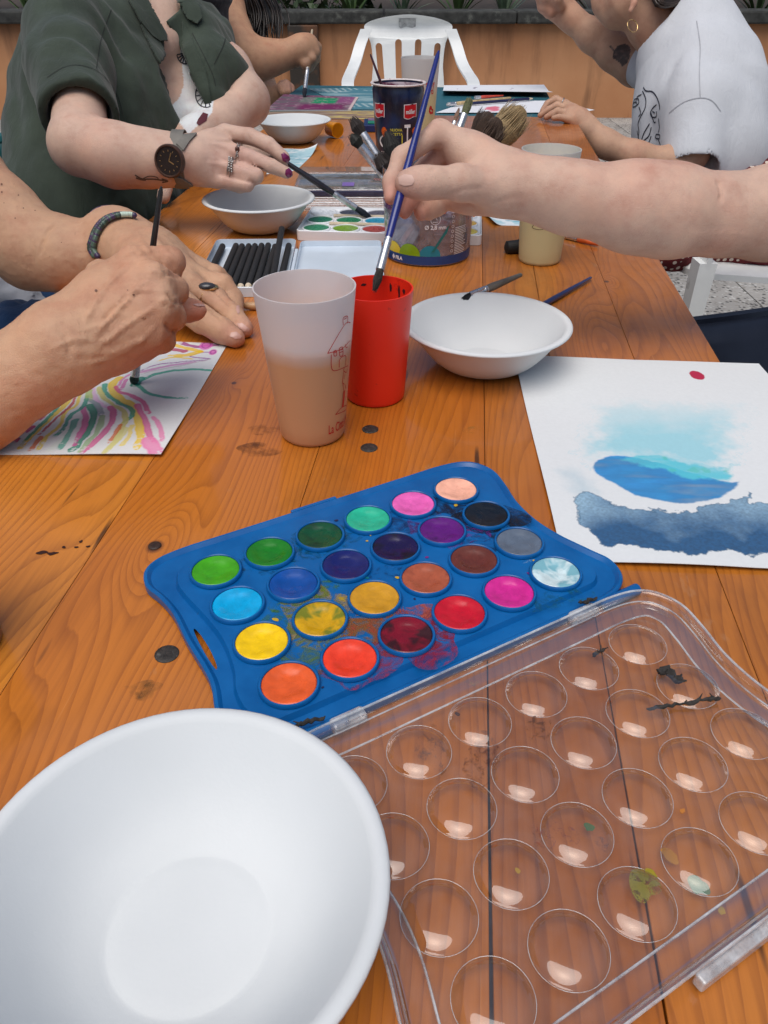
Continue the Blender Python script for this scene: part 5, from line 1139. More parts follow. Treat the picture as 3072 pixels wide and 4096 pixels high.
def plainw(marks):
    def f(u, v, P):
        c = np.tile(np.array((.68, .70, .74)), (*u.shape, 1))
        for cr, x, y, r, col in marks: s0 = pz(cr, x, y)[:2]; e = np.linalg.norm((P - s0) * np.array([1, .45]) + (np.stack([fbm(P, 60, 3)] * 2, -1) - .5) * .02, axis=-1); c = mixc(c, lin(*col), ss(e, r, r * .7) * .85)
        return c
    return f
sheet('paper', (pz('X4', 735, 258)[:2], pz('X5', 250, 1078)[:2], pz('X5', 330, 965)[:2] , pz('X4', 960, 180)[:2]), plainw([('X4', 1115, 233, .022, (206, 70, 100))]), 'white paper with a pink smear on the far table edge', 'paper', 90, 50, z=.003)
sheet('paper', (pz('X4', 778, 142)[:2], pz('X4', 1508, 152)[:2], pz('X4', 1452, 76)[:2], pz('X4', 790, 80)[:2]), plainw([('X4', 995, 98, .006, (120, 110, 130)), ('X4', 875, 105, .004, (160, 150, 170)), ('X4', 1240, 102, .005, (150, 140, 160))]), 'white paper with faint marks farthest away on the teal table', 'paper', 90, 40, z=.005, curl=lambda u, v: .012 * (1 - v) * 0 + .010 * np.clip(1 - v * 2.4, 0, 1))
sheet('paper', (pz('X5', 560, 1085)[:2], pz('X5', 640, 1090)[:2], pz('X5', 775, 1065)[:2], pz('X5', 560, 1030)[:2]), plainw([]), 'white paper corner sticking out past the hand at the table end', 'paper', 12, 12, z=.006)
brush(pz('X4', 990, 150, .012), pz('X4', 1185, 138, .012), 'short red handled brush on the far papers', .0038, .004, .016, (.55, .06, .03), (.4, .4, .42))
brush(pz('X4', 805, 197, .010), pz('X4', 1235, 150, .010), 'natural wood brush lying on the far papers', .0042, .012, .02, (.55, .40, .20), (.6, .6, .6))
pr = thing('pencil', 'navy blue pencil lying beside the natural wood brush', 'pencil', tuple(pz('X4', 975, 188, .008)))
A, B = pz('X4', 975, 188, .009), pz('X4', 1385, 156, .009); d = B - A
MB().tube([A, A + d * .92], .0040, 6).build('shaft', mat('navy_lacquer', (.012, .015, .06), .3), pr); MB().tube([A + d * .92, A + d * .985], [.0040, .0012], 8).build('sharpened_wood', M_CREAM, pr); MB().tube([A + d * .985, B], [.0012, .0003], 6).build('lead', M_CHAR, pr)
# ------------------------------------------------------------------ people
def skin_mat(name, rough=.56, sss=.07):
    t = NT(name); at = t.new('ShaderNodeAttribute', attribute_name='Col'); co = t.coord()
    n = t.noise(co, 34, 5, .65); n2 = t.noise(co, 420, 3, .6); n3 = t.noise(co, 130, 2, .5)
    c = t.mix(1., at.outputs['Color'], t.ramp(n, [(.28, (.86, .76, .74)), (.5, (1., 1., 1.)), (.72, (1.12, 1.13, 1.10))]), 'MULTIPLY'); nb = t.noise(co, 11, 4, .6); c = t.mix(t.ramp(nb, [(.48, 0.), (.7, .35)]), c, t.mix(1., c, (1.06, .72, .66), 'MULTIPLY'))
    vr = t.new('ShaderNodeTexVoronoi'); vr.feature = 'DISTANCE_TO_EDGE'; vr.inputs['Scale'].default_value = 620; t.link(t.coord(scale=(1, 1, .7)), vr.inputs['Vector'])
    c = t.mix(t.ramp(n3, [(.72, 0.), (.80, .35)]), c, (.20, .08, .05))
    t.set(base=c, rough=rough, spec=.4, sss=sss); t.b.inputs['Subsurface Radius'].default_value = (.008, .003, .0015); t.b.inputs['Subsurface Scale'].default_value = 1.
    t.bump(t.math('ADD', n2, t.math('MULTIPLY', t.ramp(vr.outputs['Distance'], [(0., 0.), (.12, 1.)]), .8)), .32, .0009); return t.m
M_SKIN = skin_mat('skin')
def J(cr, x, y, d, r): return (pd(cr, x, y, d), rm(cr, r, d))
def Jz(cr, x, y, z, r):
    p = pz(cr, x, y, z); return (p, rm(cr, r, dep(p)))
def limb(f, cr, pts, k=.01, flat=None): return f.chain([J(cr, *p) for p in pts], k, flat)
def vnormals(V, F_):
    n = np.cross(V[F_[:, 2]] - V[F_[:, 0]], V[F_[:, 3]] - V[F_[:, 1]]); N = np.zeros_like(V)
    for k in range(4):
        for d in range(3): N[:, d] += np.bincount(F_[:, k], n[:, d], len(V))
    return N / (np.linalg.norm(N, axis=1)[:, None] + 1e-12)
def ridge(V, F_, lines):
    """veins, tendons, creases: raise or sink the skin along traced lines (cr, pts, width px, height m)"""
    N = vnormals(V, F_); Q, dd = project(V); tc = CAM - V; tc /= np.linalg.norm(tc, axis=1)[:, None]; fr = np.clip((N * tc).sum(1) * 2, 0, 1); V = V.copy()
    for cr, pts, w, h, dmax in lines:
        ox, oy, s_ = CR[cr]; P = np.array([(ox + x * s_, oy + y * s_) for x, y in pts]); P = spline(P, 4) if len(P) > 2 else P; w_ = w * s_
        m_ = np.where((Q[:, 0] > P[:, 0].min() - 4 * w_) & (Q[:, 0] < P[:, 0].max() + 4 * w_) & (Q[:, 1] > P[:, 1].min() - 4 * w_) & (Q[:, 1] < P[:, 1].max() + 4 * w_) & (dd < dmax))[0]
        if not len(m_): continue
        d_, t_ = pdist(Q[m_][:, None, :], list(P)); d_, t_ = d_[:, 0], t_[:, 0]; g = np.exp(-(d_ / w_) ** 2) * h * fr[m_] * np.minimum(1, np.minimum(t_, 1 - t_) * 5 + .25); V[m_] += N[m_] * g[:, None]
    return V
def body(f, name, base, parent, spots=(), it=2, folds=None, m=None, colfn=None, lines=None):
    if not hasattr(f, 'D'): f.eval()
    V, F_ = f.mesh(); V = relax(V, F_, it, .5)
    if lines: V = ridge(V, F_, lines)
    col = np.tile(np.array(base), (len(V), 1))
    n = fbm(V, 26, 3, 3); col = col * (.90 + .2 * n)[:, None]
    for c, r, cc, s_ in spots:
        w = s_ * np.exp(-((V - np.asarray(c)) ** 2).sum(1) / (r * r)); col = col * (1 - w[:, None]) + np.asarray(cc) * w[:, None]
    if colfn is not None: col = colfn(V, col)
    return mesh_obj(name, V, F_, m or M_SKIN, parent, True, col)
def project(V):
    q = V - CAM; d = q[:, 1] * CP - q[:, 2] * SP; u = q[:, 0] / d; v = (q[:, 1] * SP + q[:, 2] * CP) / d
    return np.stack([1536 + u * FN, 2048 - v * FN], 1), d
def inpoly2(Q, cr, poly):
    ox, oy, s_ = CR[cr]; P = np.array([(ox + x * s_, oy + y * s_) for x, y in poly]); return inpoly(Q[:, None, :], P)[:, 0]
def fabric(name, col, var=.18, weave=900, rough=.85, sheen=.2, fade=None):
    if name in MATS: return MATS[name]
    t = NT(name); co = t.coord(); n = t.noise(co, 9, 4, .6); n2 = t.noise(co, weave, 2, .5)
    c = t.ramp(n, [(.3, tuple(q * (1 - var) for q in col)), (.7, tuple(q * (1 + var) for q in col))]); c = t.mix(t.math('MULTIPLY', n2, .35), c, tuple(q * .6 for q in col))
    n3 = t.noise(t.coord(scale=(1.6, 1.6, .6)), 26, 4, .6, 1.4); t.set(base=c, rough=rough, spec=.2, sheen=sheen); t.bump(t.math('ADD', t.math('MULTIPLY', n2, .06), n3), .45, .004); MATS[name] = t.m; return t.m
def folds(f, amp, scale, stretch, seed, sharp=True):
    """cloth folds: ridged noise pushed into the distance field"""
    I = np.argwhere(np.abs(f.D) < amp * 2.5 + f.vox * 2); P = f.lo + I * f.vox
    q = P @ np.asarray(stretch, float).T
    n = fbm(q, scale, seed, 2); w = fbm(q, scale * 2.3, seed + 9, 2)
    r = .5 + .42 * np.sin(6.283 * (n * 2.6 + .25 * w)) + .25 * (w - .5) if sharp else n
    f.D[tuple(I.T)] -= ((r - .5) * 2 * amp).astype(np.float32); return f
def patch_on(bvh, cr, poly, name, m, parent, off=.001, step=3., th=0., smooth=True):
    """thin piece lying on a surface inside a traced outline"""
    P = np.array(poly, float); x0, y0 = P.min(0); x1, y1 = P.max(0); nx, ny = int((x1 - x0) / step) + 2, int((y1 - y0) / step) + 2
    gx, gy = np.meshgrid(x0 + step * np.arange(nx), y0 + step * np.arange(ny), indexing='ij'); ins = inpoly(np.stack([gx, gy], -1), P)
    # pull outside corners onto the outline
    vid = {}; V = []; o = Vector(CAM)
    def vert(i, j):
        if (i, j) in vid: return vid[(i, j)]
        x, y = gx[i, j], gy[i, j]
        if not ins[i, j]:
            best = None
            for a, b in zip(P, np.roll(P, -1, 0)):
                ab = b - a; t_ = np.clip(((np.array([x, y]) - a) @ ab) / (ab @ ab + 1e-9), 0, 1); q = a + t_ * ab; e = np.hypot(*(q - [x, y]))
                if best is None or e < best[0]: best = (e, q)
            x, y = best[1]
        h = bvh.ray_cast(o, Vector(ray(cr, x, y)))
        if h[0] is None: vid[(i, j)] = None; return None
        n_ = h[1] if h[1].dot(h[0] - o) < 0 else -h[1]; V.append(tuple(h[0] + n_ * off)); vid[(i, j)] = len(V) - 1; return vid[(i, j)]
    Fc = []
    for i in range(nx - 1):
        for j in range(ny - 1):
            if ins[i, j] or ins[i + 1, j] or ins[i + 1, j + 1] or ins[i, j + 1]:
                q = [vert(i, j), vert(i + 1, j), vert(i + 1, j + 1), vert(i, j + 1)]
                if None not in q: Fc.append(tuple(q))
    if not Fc: return None
    ob = mesh_obj(name, V, Fc, m, parent, smooth)
    if th:
        md = ob.modifiers.new('thick', 'SOLIDIFY'); md.thickness = th; md.offset = 0
    return ob
def ring_on(name, c, axis, r, w, m, parent, n=24, flat=None):
    axis = np.asarray(axis, float); axis /= np.linalg.norm(axis); a = np.cross(axis, [0, 0, 1.] if abs(axis[2]) < .9 else [1., 0, 0]); a /= np.linalg.norm(a); b = np.cross(axis, a)
    P = [c + (a * math.cos(t_) + b * math.sin(t_)) * r for t_ in np.linspace(0, 2 * math.pi, n + 1)]
    return MB().tube(P, w, 8, cap=False).build(name, m, parent)
M_SILVER = mat('old_silver', (.42, .40, .38), .3, 1., var=.3, scale=300); M_GOLD = mat('gold', (.75, .5, .22), .28, 1., var=.15, scale=200)
TOCAM = np.array([0, -CP, SP])
UPV = np.array([0, SP, CP]); RTV = np.array([1., 0, 0])
PINK = np.array((.50, .20, .16))
# ---- outstretched right arm from the right
SK_E = np.array((.57, .38, .29))
pe = thing('person', 'bare pale arm reaching in from the right, dipping a blue brush into the red cup', 'person', (.85, .80, 0))
f = Field(.0027)
limb(f, 'R3', [(1900, 1190, .80, 300), (1659, 1208, .775, 246), (1400, 1220, .765, 212), (1100, 1196, .755, 244), (900, 1174, .75, 236), (540, 1120, .745, 186), (250, 1052, .742, 144)], .014)
limb(f, 'X1', [(1659, 770, .742, 272), (1400, 716, .742, 244), (1180, 645, .745, 226)], .014)
# hand: metacarpals, thenar, fingers
W_ = (1230, 660, .748, 215)
for mc in ((660, 200, .738, 104), (760, 300, .755, 110), (860, 420, .772, 108), (960, 560, .785, 104)):
    limb(f, 'X1', [W_, ((W_[0] + mc[0]) / 2, (W_[1] + mc[1]) / 2 - 10, (W_[2] + mc[2]) / 2, 165), mc], .014)
limb(f, 'X1', [(1250, 800, .75, 160), (950, 820, .762, 130), (740, 850, .772, 100)], .016)
limb(f, 'X1', [(660, 205, .738, 104), (300, 450, .733, 92), (205, 680, .728, 82), (192, 835, .722, 66)], .006)          # index
limb(f, 'X1', [(760, 310, .757, 100), (500, 590, .762, 95), (390, 810, .752, 86), (330, 965, .742, 70)], .006)          # middle
limb(f, 'X1', [(860, 430, .775, 98), (640, 730, .782, 92), (560, 880, .772, 84), (485, 985, .760, 70)], .006)           # ring
limb(f, 'X1', [(940, 560, .788, 90), (740, 800, .79, 82), (640, 920, .782, 74), (560, 990, .772, 62)], .006)            # little
limb(f, 'X1', [(1200, 740, .735, 190), (850, 690, .714, 142), (590, 690, .703, 118), (440, 690, .700, 112), (335, 690, .701, 96)], .014)   # thumb
f.eval()
sp = [(pd('X1', 380, 690, .69), .016, (.60, .36, .29), .5), (pd('X1', 200, 850, .72), .016, PINK, .6), (pd('X1', 400, 950, .74), .03, (.48, .17, .12), .7), (pd('X1', 560, 430, .76), .022, (.42, .17, .12), .6), (pd('X1', 610, 110, .73), .014, (.58, .36, .28), .5)]
be = body(f, 'body', SK_E, pe, sp, 2, lines=[('R3', [(1370, 1010), (1400, 1080), (1390, 1150)], 40, -.0022, 1.), ('X1', [(700, 830), (900, 760), (1100, 740)], 40, -.0012, 1.), ('X1', [(640, 440), (620, 540), (560, 570)], 30, -.002, 1.), ('X1', [(1150, 900), (1350, 830), (1500, 830)], 40, -.001, 1.), ('X1', [(480, 590), (520, 690), (480, 790)], 14, -.0008, .72)])
patch_on(bvh_of(be), 'X1', [(270, 640), (330, 610), (400, 620), (425, 670), (400, 710), (330, 720), (280, 700)], 'fingernail', mat('pale_nail', (.62, .42, .35), .3, var=.05), pe, .0006, 4.)
bvE = bvh_of(be)
# sleeveless navy top beyond the frame
g = Field(.009); g.cone((.95, .80, .50), (.93, .80, 1.02), .135, .14, .05); g.cone((.93, .66, 1.08), (.93, .94, 1.08), .06, .06, .06).cone((.93, .80, 1.05), (.93, .80, 1.16), .06, .055, .03); g.eval()
body(g, 'top', (.02, .025, .04), pe, m=fabric('navy_cotton', (.02, .025, .045)))
g = Field(.009); g.cone((.95, .72, .50), (.60, .70, .50), .085, .065, .02).cone((.95, .88, .50), (.62, .90, .50), .085, .065, .02).cone((.60, .70, .50), (.58, .70, .08), .06, .045, .02).cone((.62, .90, .50), (.60, .90, .08), .06, .045, .02); g.eval()
if False: body(g, 'trousers', (.02, .02, .03), pe, m=fabric('navy_cotton', (.02, .025, .045)))
brush(pd('X1', 42, 1715, .682), pd('X1', 652, -559, .737), 'blue brush held in the pale hand over the red cup', .0036, .022, .030, lin(22, 34, 110), (.035, .030, .026), hrough=.25, wide=1.05)
# ---- person at the near left: painting fist and flat hand
SK_B = np.array((.53, .315, .195))
pb = thing('person', 'tanned person at the near left, painting with one fist, other hand flat, beaded bracelet', 'person', (-.70, .72, 0))
f = Field(.0023)
limb(f, 'R4', [(-420, 1420, .64, 300), (-100, 1195, .63, 272), (180, 1020, .625, 246), (380, 895, .622, 238)], .016, (TOCAM, .86))
nrm = TOCAM * .9 + UPV * .35
MC = {'i': (800, 370, .636, 88), 'm': (935, 480, .628, 92), 'r': (975, 640, .626, 92), 'p': (925, 798, .632, 78)}
for k, mc in MC.items():
    limb(f, 'R4', [(400, 880, .628, 200), ((400 + mc[0]) / 2, (880 + mc[1]) / 2, (.640 + mc[2]) / 2, 130), mc], .020)
limb(f, 'R4', [(430, 820, .648, 190), (700, 640, .655, 200), (880, 640, .655, 170)], .02)
limb(f, 'R4', [(480, 925, .640, 120), (700, 885, .650, 116), (880, 850, .655, 98)], .016)
# curled fingers: first bones go right and away, the rest folds back under the palm
limb(f, 'R4', [MC['i'], (1025, 372, .652, 88), (1010, 430, .690, 78), (900, 470, .70, 70)], .005)
limb(f, 'R4', [MC['m'], (1048, 545, .645, 84), (1010, 580, .688, 76), (880, 560, .70, 70)], .005)
limb(f, 'R4', [MC['r'], (1040, 705, .645, 78), (990, 720, .685, 72), (870, 680, .70, 66)], .005)
limb(f, 'R4', [MC['p'], (985, 848, .648, 66), (935, 858, .680, 60), (850, 810, .695, 56)], .005)
limb(f, 'R4', [(620, 470, .672, 110), (800, 520, .695, 90), (1000, 630, .700, 72), (1120, 664, .702, 66), (1185, 664, .702, 60)], .008)   # thumb behind
# arm behind: upper arm, elbow, forearm
limb(f, 'X6', [(-900, 60, .98, 420), (-420, 500, .98, 390), (0, 905, .97, 352), (300, 1200, .96, 345)], .03)
limb(f, 'X6', [(300, 1230, .96, 345), (700, 1285, .955, 300), (1000, 1270, .95, 250)], .03)
a_ = J('X6', 480, 1020, .885, 10)[0]; b_ = J('X6', 430, 1300, .873, 10)[0]; f.cone(a_, b_, .0025, .0025, .004, None, True)
f.chain([J('X6', 1000, 1270, .95, 235), Jz('R4', 720, 250, .052, 170)], .02)
WR = Jz('R4', 700, 255, .050, 165)
KN = [Jz('R4', 1075, 620, .036, 92), Jz('R4', 1150, 540, .034, 92), Jz('R4', 1190, 490, .032, 86), Jz('R4', 1200, 430, .028, 78)]
for kq in KN: f.chain([WR, ((WR[0] + kq[0]) / 2 + np.array([0, 0, .004]), rm('R4', 135, .9)), kq], .016)
f.chain([KN[0], Jz('R4', 1220, 720, .022, 82), Jz('R4', 1340, 790, .0135, 76), Jz('R4', 1418, 832, .0095, 62)], .005)
f.chain([KN[1], Jz('R4', 1290, 605, .024, 80), Jz('R4', 1400, 705, .0135, 72), Jz('R4', 1470, 775, .0095, 60)], .005)
f.chain([KN[2], Jz('R4', 1335, 520, .028, 72), Jz('R4', 1400, 600, .015, 66), Jz('R4', 1418, 665, .010, 54)], .005)
f.chain([KN[3], Jz('R4', 1300, 455, .024, 60), Jz('R4', 1350, 500, .014, 54), Jz('R4', 1370, 560, .010, 44)], .005)
# shoulders and trunk beyond the frame
SH_R, SH_L = np.array([-.66, .52, 1.16]), np.array([-.66, .92, 1.16])
f.chain([J('R4', -420, 1420, .64, 330), (np.array([-.56, .42, .90]), .046), (SH_R, .058)], .02)
f.chain([J('X6', -900, 60, .98, 420), (SH_L, .058)], .02)
f.cone(SH_R, SH_L, .06, .06, .05).cone((-.68, .72, 1.14), (-.68, .72, 1.26), .058, .055, .03).cone((-.68, .72, .95), (-.68, .72, 1.1), .10, .12, .05)
f.eval()
folds(f, .0006, 240, np.eye(3), 5)
sp = [(pd('R4', 1185, 664, .70), .014, (.55, .17, .12), .7), (pz('R4', 1420, 835, .01), .014, (.52, .24, .18), .7), (pz('R4', 1475, 780, .01), .014, (.52, .25, .19), .7), (pd('R4', 950, 900, .64), .04, (.46, .20, .12), .4),
      (pd('R4', 940, 440, .61), .02, (.52, .32, .22), .5), (pd('R4', 1060, 380, .64), .018, (.44, .20, .13), .4), (pz('R4', 1290, 600, .03), .014, (.50, .27, .18), .5)]
LN = [('R4', [(560, 830), (720, 650), (850, 520), (920, 470)], 26, .0024, .68), ('R4', [(600, 880), (760, 760), (880, 680), (950, 640)], 24, .0020, .68), ('R4', [(500, 760), (620, 560), (740, 430), (800, 370)], 26, .0020, .68), ('R4', [(620, 940), (780, 870), (900, 820)], 22, .0016, .68),
      ('R4', [(610, 760), (760, 600), (880, 560)], 20, -.0022, .68), ('R4', [(430, 800), (600, 760), (700, 690), (830, 560), (960, 545)], 12, .0012, .68), ('R4', [(450, 1000), (640, 960), (800, 880), (960, 740)], 12, .0012, .68), ('R4', [(300, 900), (460, 840), (560, 850)], 12, .0012, .68),
      ('R4', [(880, 330), (960, 370), (1000, 450)], 16, -.0016, .70), ('R4', [(985, 440), (1040, 455), (1105, 470)], 12, -.0032, .70), ('R4', [(1005, 560), (1050, 615), (1110, 625)], 12, -.0032, .70), ('R4', [(990, 740), (1030, 790), (1080, 790)], 12, -.0032, .70),
      ('R4', [(900, 450), (945, 430), (985, 460)], 26, .0020, .70), ('R4', [(960, 620), (1010, 600), (1040, 640)], 26, .0018, .70), ('R4', [(770, 330), (820, 310), (860, 340)], 26, .0018, .70), ('R4', [(330, 760), (400, 850), (420, 960)], 30, -.0012, .70),
      ('X6', [(555, 970), (470, 1050), (420, 1160), (400, 1270)], 12, -.0030, 1.2), ('X6', [(360, 1130), (330, 1250), (345, 1400)], 10, -.0010, 1.2), ('X6', [(700, 1390), (760, 1440)], 9, -.0008, 1.2),
      ('R4', [(1130, 640), (1180, 620), (1230, 640)], 9, -.0014, 1.), ('R4', [(1180, 600), (1260, 650), (1350, 730)], 9, -.0024, 1.), ('R4', [(1270, 530), (1340, 590), (1400, 650)], 9, -.0024, 1.), ('R4', [(1285, 585), (1330, 600)], 9, -.0010, 1.), ('R4', [(880, 130), (960, 260), (1080, 400)], 22, .0014, 1.1), ('R4', [(820, 180), (900, 320), (1040, 480)], 18, .0012, 1.1), ('R4', [(1280, 560), (1310, 575), (1330, 600)], 16, .0008, 1.)]
bb = body(f, 'body', SK_B, pb, sp, 2, lines=LN); bvB = bvh_of(bb)
M_NAIL = mat('fingernail', (.56, .33, .27), .3, var=.06, spec=.5)
for poly in ([(1395, 800), (1425, 795), (1458, 822), (1450, 836), (1420, 838), (1385, 822)], [(1432, 748), (1460, 742), (1505, 778), (1500, 794), (1470, 792), (1440, 776)], [(1425, 640), (1442, 636), (1446, 680), (1436, 690), (1424, 668)], [(1165, 632), (1195, 624), (1235, 634), (1228, 644), (1190, 642)]):
    patch_on(bvB, 'R4', poly, 'fingernail', M_NAIL, pb, .0006, 2.)
M_MOLE = mat('mole', (.16, .07, .04), .6)
for x, y, r in ((580, 547, 9), (805, 572, 7), (770, 545, 4)): patch_on(bvB, 'R4', [(x + r * math.cos(a), y + r * .8 * math.sin(a)) for a in np.linspace(0, 6.28, 9)[:-1]], 'mole', M_MOLE, pb, .0004, 2.)
for x, y, r in ((15, 585, 11), (18, 662, 9), (180, 692, 7), (230, 820, 6), (150, 918, 7), (345, 843, 6), (605, 1155, 5), (40, 768, 5)): patch_on(bvB, 'X6', [(x + r * math.cos(a), y + r * math.sin(a)) for a in np.linspace(0, 6.28, 9)[:-1]], 'mole', M_MOLE, pb, .0005, 2.)
# big oval stone ring
rp = pz('R4', 1262, 540, .034); ax_ = KN[1][0] - Jz('R4', 1290, 605, .024, 10)[0]
rr_ = ring_on('ring', (KN[1][0] * .35 + Jz('R4', 1290, 605, .024, 10)[0] * .65), ax_, .0138, .0018, M_GOLD, pb)
mb = MB().sphere(rp + TOCAM * .012, .0078, 8, (1.25, .8, .55)); mb.build('stone', mat('dark_stone', (.05, .05, .055), .12, .2, var=.4, scale=200), rr_)
MB().sphere(rp + TOCAM * .0095, .0098, 8, (1.25, .8, .4)).build('bezel', M_GOLD, rr_)
# beaded bracelet
ctr_ = pz('R4', 668, 238, .050); axb = RTV * .78 + TOCAM * .55 - UPV * .22
axb /= np.linalg.norm(axb); e1 = np.cross(axb, TOCAM); e1 /= np.linalg.norm(e1); e2 = np.cross(axb, e1)
br_ = MB().tube([ctr_ + (e1 * math.cos(t_) + e2 * math.sin(t_)) * .0372 for t_ in np.linspace(0, 6.2832, 41)], .0022, 6, cap=False).build('bracelet', fabric('purple_cord', (.07, .04, .09)), pb)
pth = spline(np.array([(800, 108), (745, 100), (690, 110), (640, 135), (600, 182), (576, 240), (566, 292), (592, 335)], float), 5)
cpts = []; R_ = random.Random(3)
for k, (x, y) in enumerate(pth):
    h = bvB.ray_cast(Vector(CAM), Vector(ray('R4', x, y)))
    if h[0] is None: continue
    nn_ = np.array(h[1]); nn_ = nn_ if nn_ @ TOCAM > 0 else -nn_; p = np.array(h[0]) + nn_ * .0022; cpts.append(p)
    for sgn in (-1, 1):
        cc_ = (.45, .58, .48) if 1 < k < 8 and sgn > 0 else [(.03, .05, .04), (.07, .12, .09), (.05, .03, .08)][R_.randrange(3)]
        MB().sphere(p + axb * .0036 * sgn + nn_ * .001, .0033, 5).build('bead', mat('bead_%d' % int(cc_[1] * 100), cc_, .25), br_)
MB().tube(cpts, .0028, 7).build('braid', fabric('purple_cord', (.07, .04, .09)), br_)
for k in range(0):
    t_ = k / 60 * 6.2832; p = ctr_ + (e1 * math.cos(t_) + e2 * math.sin(t_)) * (.0385 + .001 * (k % 2)) + axb * (.0035 * (1 if k % 2 else -1))
    cc_ = [(.03, .05, .04), (.07, .12, .09), (.04, .03, .06), (.45, .58, .48)][R_.choice((0, 0, 1, 1, 2)) if not 12 < k < 20 else 3]
    MB().sphere(p, .0034, 5).build('bead', mat('bead_%d' % int(cc_[1] * 100), cc_, .25), br_)
# brush in the fist
tb = pz('R4', 806, 1112, .001); brush(tb, py('R4', 974, -81, tb[1] + .005), 'black handled brush held upright in the near fist over the striped painting', .0034, .010, .018, (.010, .010, .011), (.03, .07, .06), hrough=.35)
# clothes and seat seen below the elbow
g = Field(.007); g.cone((-.68, .72, .50), (-.68, .72, 1.04), .15, .14, .05).cone((-.66, .53, 1.14), (-.66, .91, 1.14), .072, .072, .06); g.eval(); folds(g, .008, 14, np.eye(3), 4)
body(g, 'white_top', (.6, .6, .6), pb, m=fabric('white_cotton', (.62, .63, .65), .06))
g = Field(.006); hp = pd('X6', 300, 1780, 1.30); g.cone(hp + np.array([-.30, .02, -.02]), hp + np.array([.22, .02, .0]), .085, .075, .03).cone(hp + np.array([-.30, -.16, -.02]), hp + np.array([.2, -.20, .0]), .085, .075, .03)
g.cone(hp + np.array([.22, .02, 0]), hp + np.array([.20, .02, -.40]), .065, .05, .03).cone(hp + np.array([.2, -.2, 0]), hp + np.array([.18, -.2, -.40]), .065, .05, .03); g.eval(); folds(g, .005, 18, np.eye(3), 8)
body(g, 'jeans', (.05, .1, .2), pb, m=fabric('denim', lin(36, 66, 104), .35))
g = Field(.006); h2 = pd('X6', 240, 1640, 1.18); g.cone(h2 + np.array([-.10, .03, .02]), h2 + np.array([.0, .0, -.01]), .035, .022, .02).cone(h2 + np.array([-.01, .0, -.01]), h2 + np.array([.025, -.01, -.025]), .02, .016, .01); g.eval(); folds(g, .005, 30, np.eye(3), 2)
body(g, 'white_hem', (.6, .6, .6), pb, m=fabric('white_cotton', (.62, .63, .65), .06))
# ---- person in the green shirt
SK_A = np.array((.58, .40, .31))
pa = thing('person', 'person in an open dark green shirt with a watch, rings and plum nails', 'person', (-.42, 1.42, 0))
def torso_a(f, off=0., k=.05):
    o = off
    def L(pts, kk): f.chain([(pd('R1', x, y, d), rm('R1', r, d) + o) for x, y, d, r in pts], kk)
    L([(640, 260, 1.42, 400), (620, 700, 1.40, 470), (560, 1250, 1.38, 500)], k)
    L([(420, 190, 1.28, 200), (900, 150, 1.42, 190), (1220, 230, 1.50, 150)], k)
    return f
f = Field(.0024); torso_a(f, -.022, .03)
limb(f, 'R1', [(960, -260, 1.40, 130), (970, 60, 1.41, 128), (960, 260, 1.40, 150)], .03)
limb(f, 'R1', [(430, 240, 1.26, 128), (482, 560, 1.158, 154), (478, 860, 1.10, 164)], .012)
limb(f, 'R1', [(478, 880, 1.10, 164), (700, 937, 1.10, 172), (900, 958, 1.105, 150), (1060, 966, 1.11, 130), (1180, 965, 1.115, 130)], .02)
for mc in ((1360, 805, 1.130, 56), (1365, 900, 1.118, 60), (1350, 1000, 1.116, 58), (1310, 1080, 1.122, 54)):
    limb(f, 'R1', [(1160, 965, 1.12, 112), ((1160 + mc[0]) / 2, (965 + mc[1]) / 2, 1.122, 84), mc], .012)
limb(f, 'R2', [(0, 806, 1.130, 54), (150, 822, 1.118, 48), (262, 872, 1.114, 45), (358, 950, 1.116, 36)], .0025)
limb(f, 'R2', [(8, 905, 1.118, 54), (150, 948, 1.106, 46), (280, 1002, 1.106, 43), (374, 1044, 1.110, 34)], .0025)
limb(f, 'R2', [(-8, 1002, 1.116, 54), (185, 1062, 1.100, 48), (130, 1090, 1.13, 42), (60, 1080, 1.15, 40)], .0025)
limb(f, 'R2', [(-50, 1082, 1.122, 50), (135, 1116, 1.104, 40), (90, 1126, 1.13, 38), (20, 1110, 1.15, 36)], .0025)
limb(f, 'R2', [(-120, 900, 1.15, 70), (60, 900, 1.165, 60), (230, 960, 1.155, 52), (340, 1010, 1.135, 44)], .008)   # thumb behind
limb(f, 'R1', [(985, 200, 1.43, 130), (1075, 480, 1.45, 150), (1120, 720, 1.445, 165)], .02)      # chest
# other arm, folded on the table
limb(f, 'R1', [(1230, 260, 1.50, 120), (1370, 430, 1.47, 128), (1480, 600, 1.46, 128)], .03)
limb(f, 'R1', [(1480, 615, 1.46, 125), (1330, 740, 1.42, 118), (1180, 830, 1.38, 100), (1000, 900, 1.36, 80)], .03)
limb(f, 'R1', [(1000, 1130, 1.28, 42), (985, 1190, 1.27, 40)], .01)
f.eval()
TANK = [(1085, 280), (1140, 370), (1200, 490), (1285, 610), (1275, 690), (1200, 750), (1135, 812), (1085, 745), (1036, 640), (1085, 585), (1108, 510), (1100, 400)]
def colA(V, col):
    Q, d = project(V); m_ = inpoly2(Q, 'R1', TANK) & (d < 1.44) & (d > 1.315); col = col.copy(); col[m_] = np.array((.68, .70, .71)); return col
sp = [(pd('R2', 150, 960, 1.1), .03, (.55, .30, .26), .35), (pd('R2', 0, 1000, 1.1), .04, (.52, .28, .24), .3), (pd('R1', 700, 1100, 1.1), .05, (.46, .24, .18), .4), (pd('R1', 1020, 420, 1.3), .06, (.50, .25, .18), .5), (pd('R1', 960, 80, 1.3), .06, (.44, .22, .15), .6)]
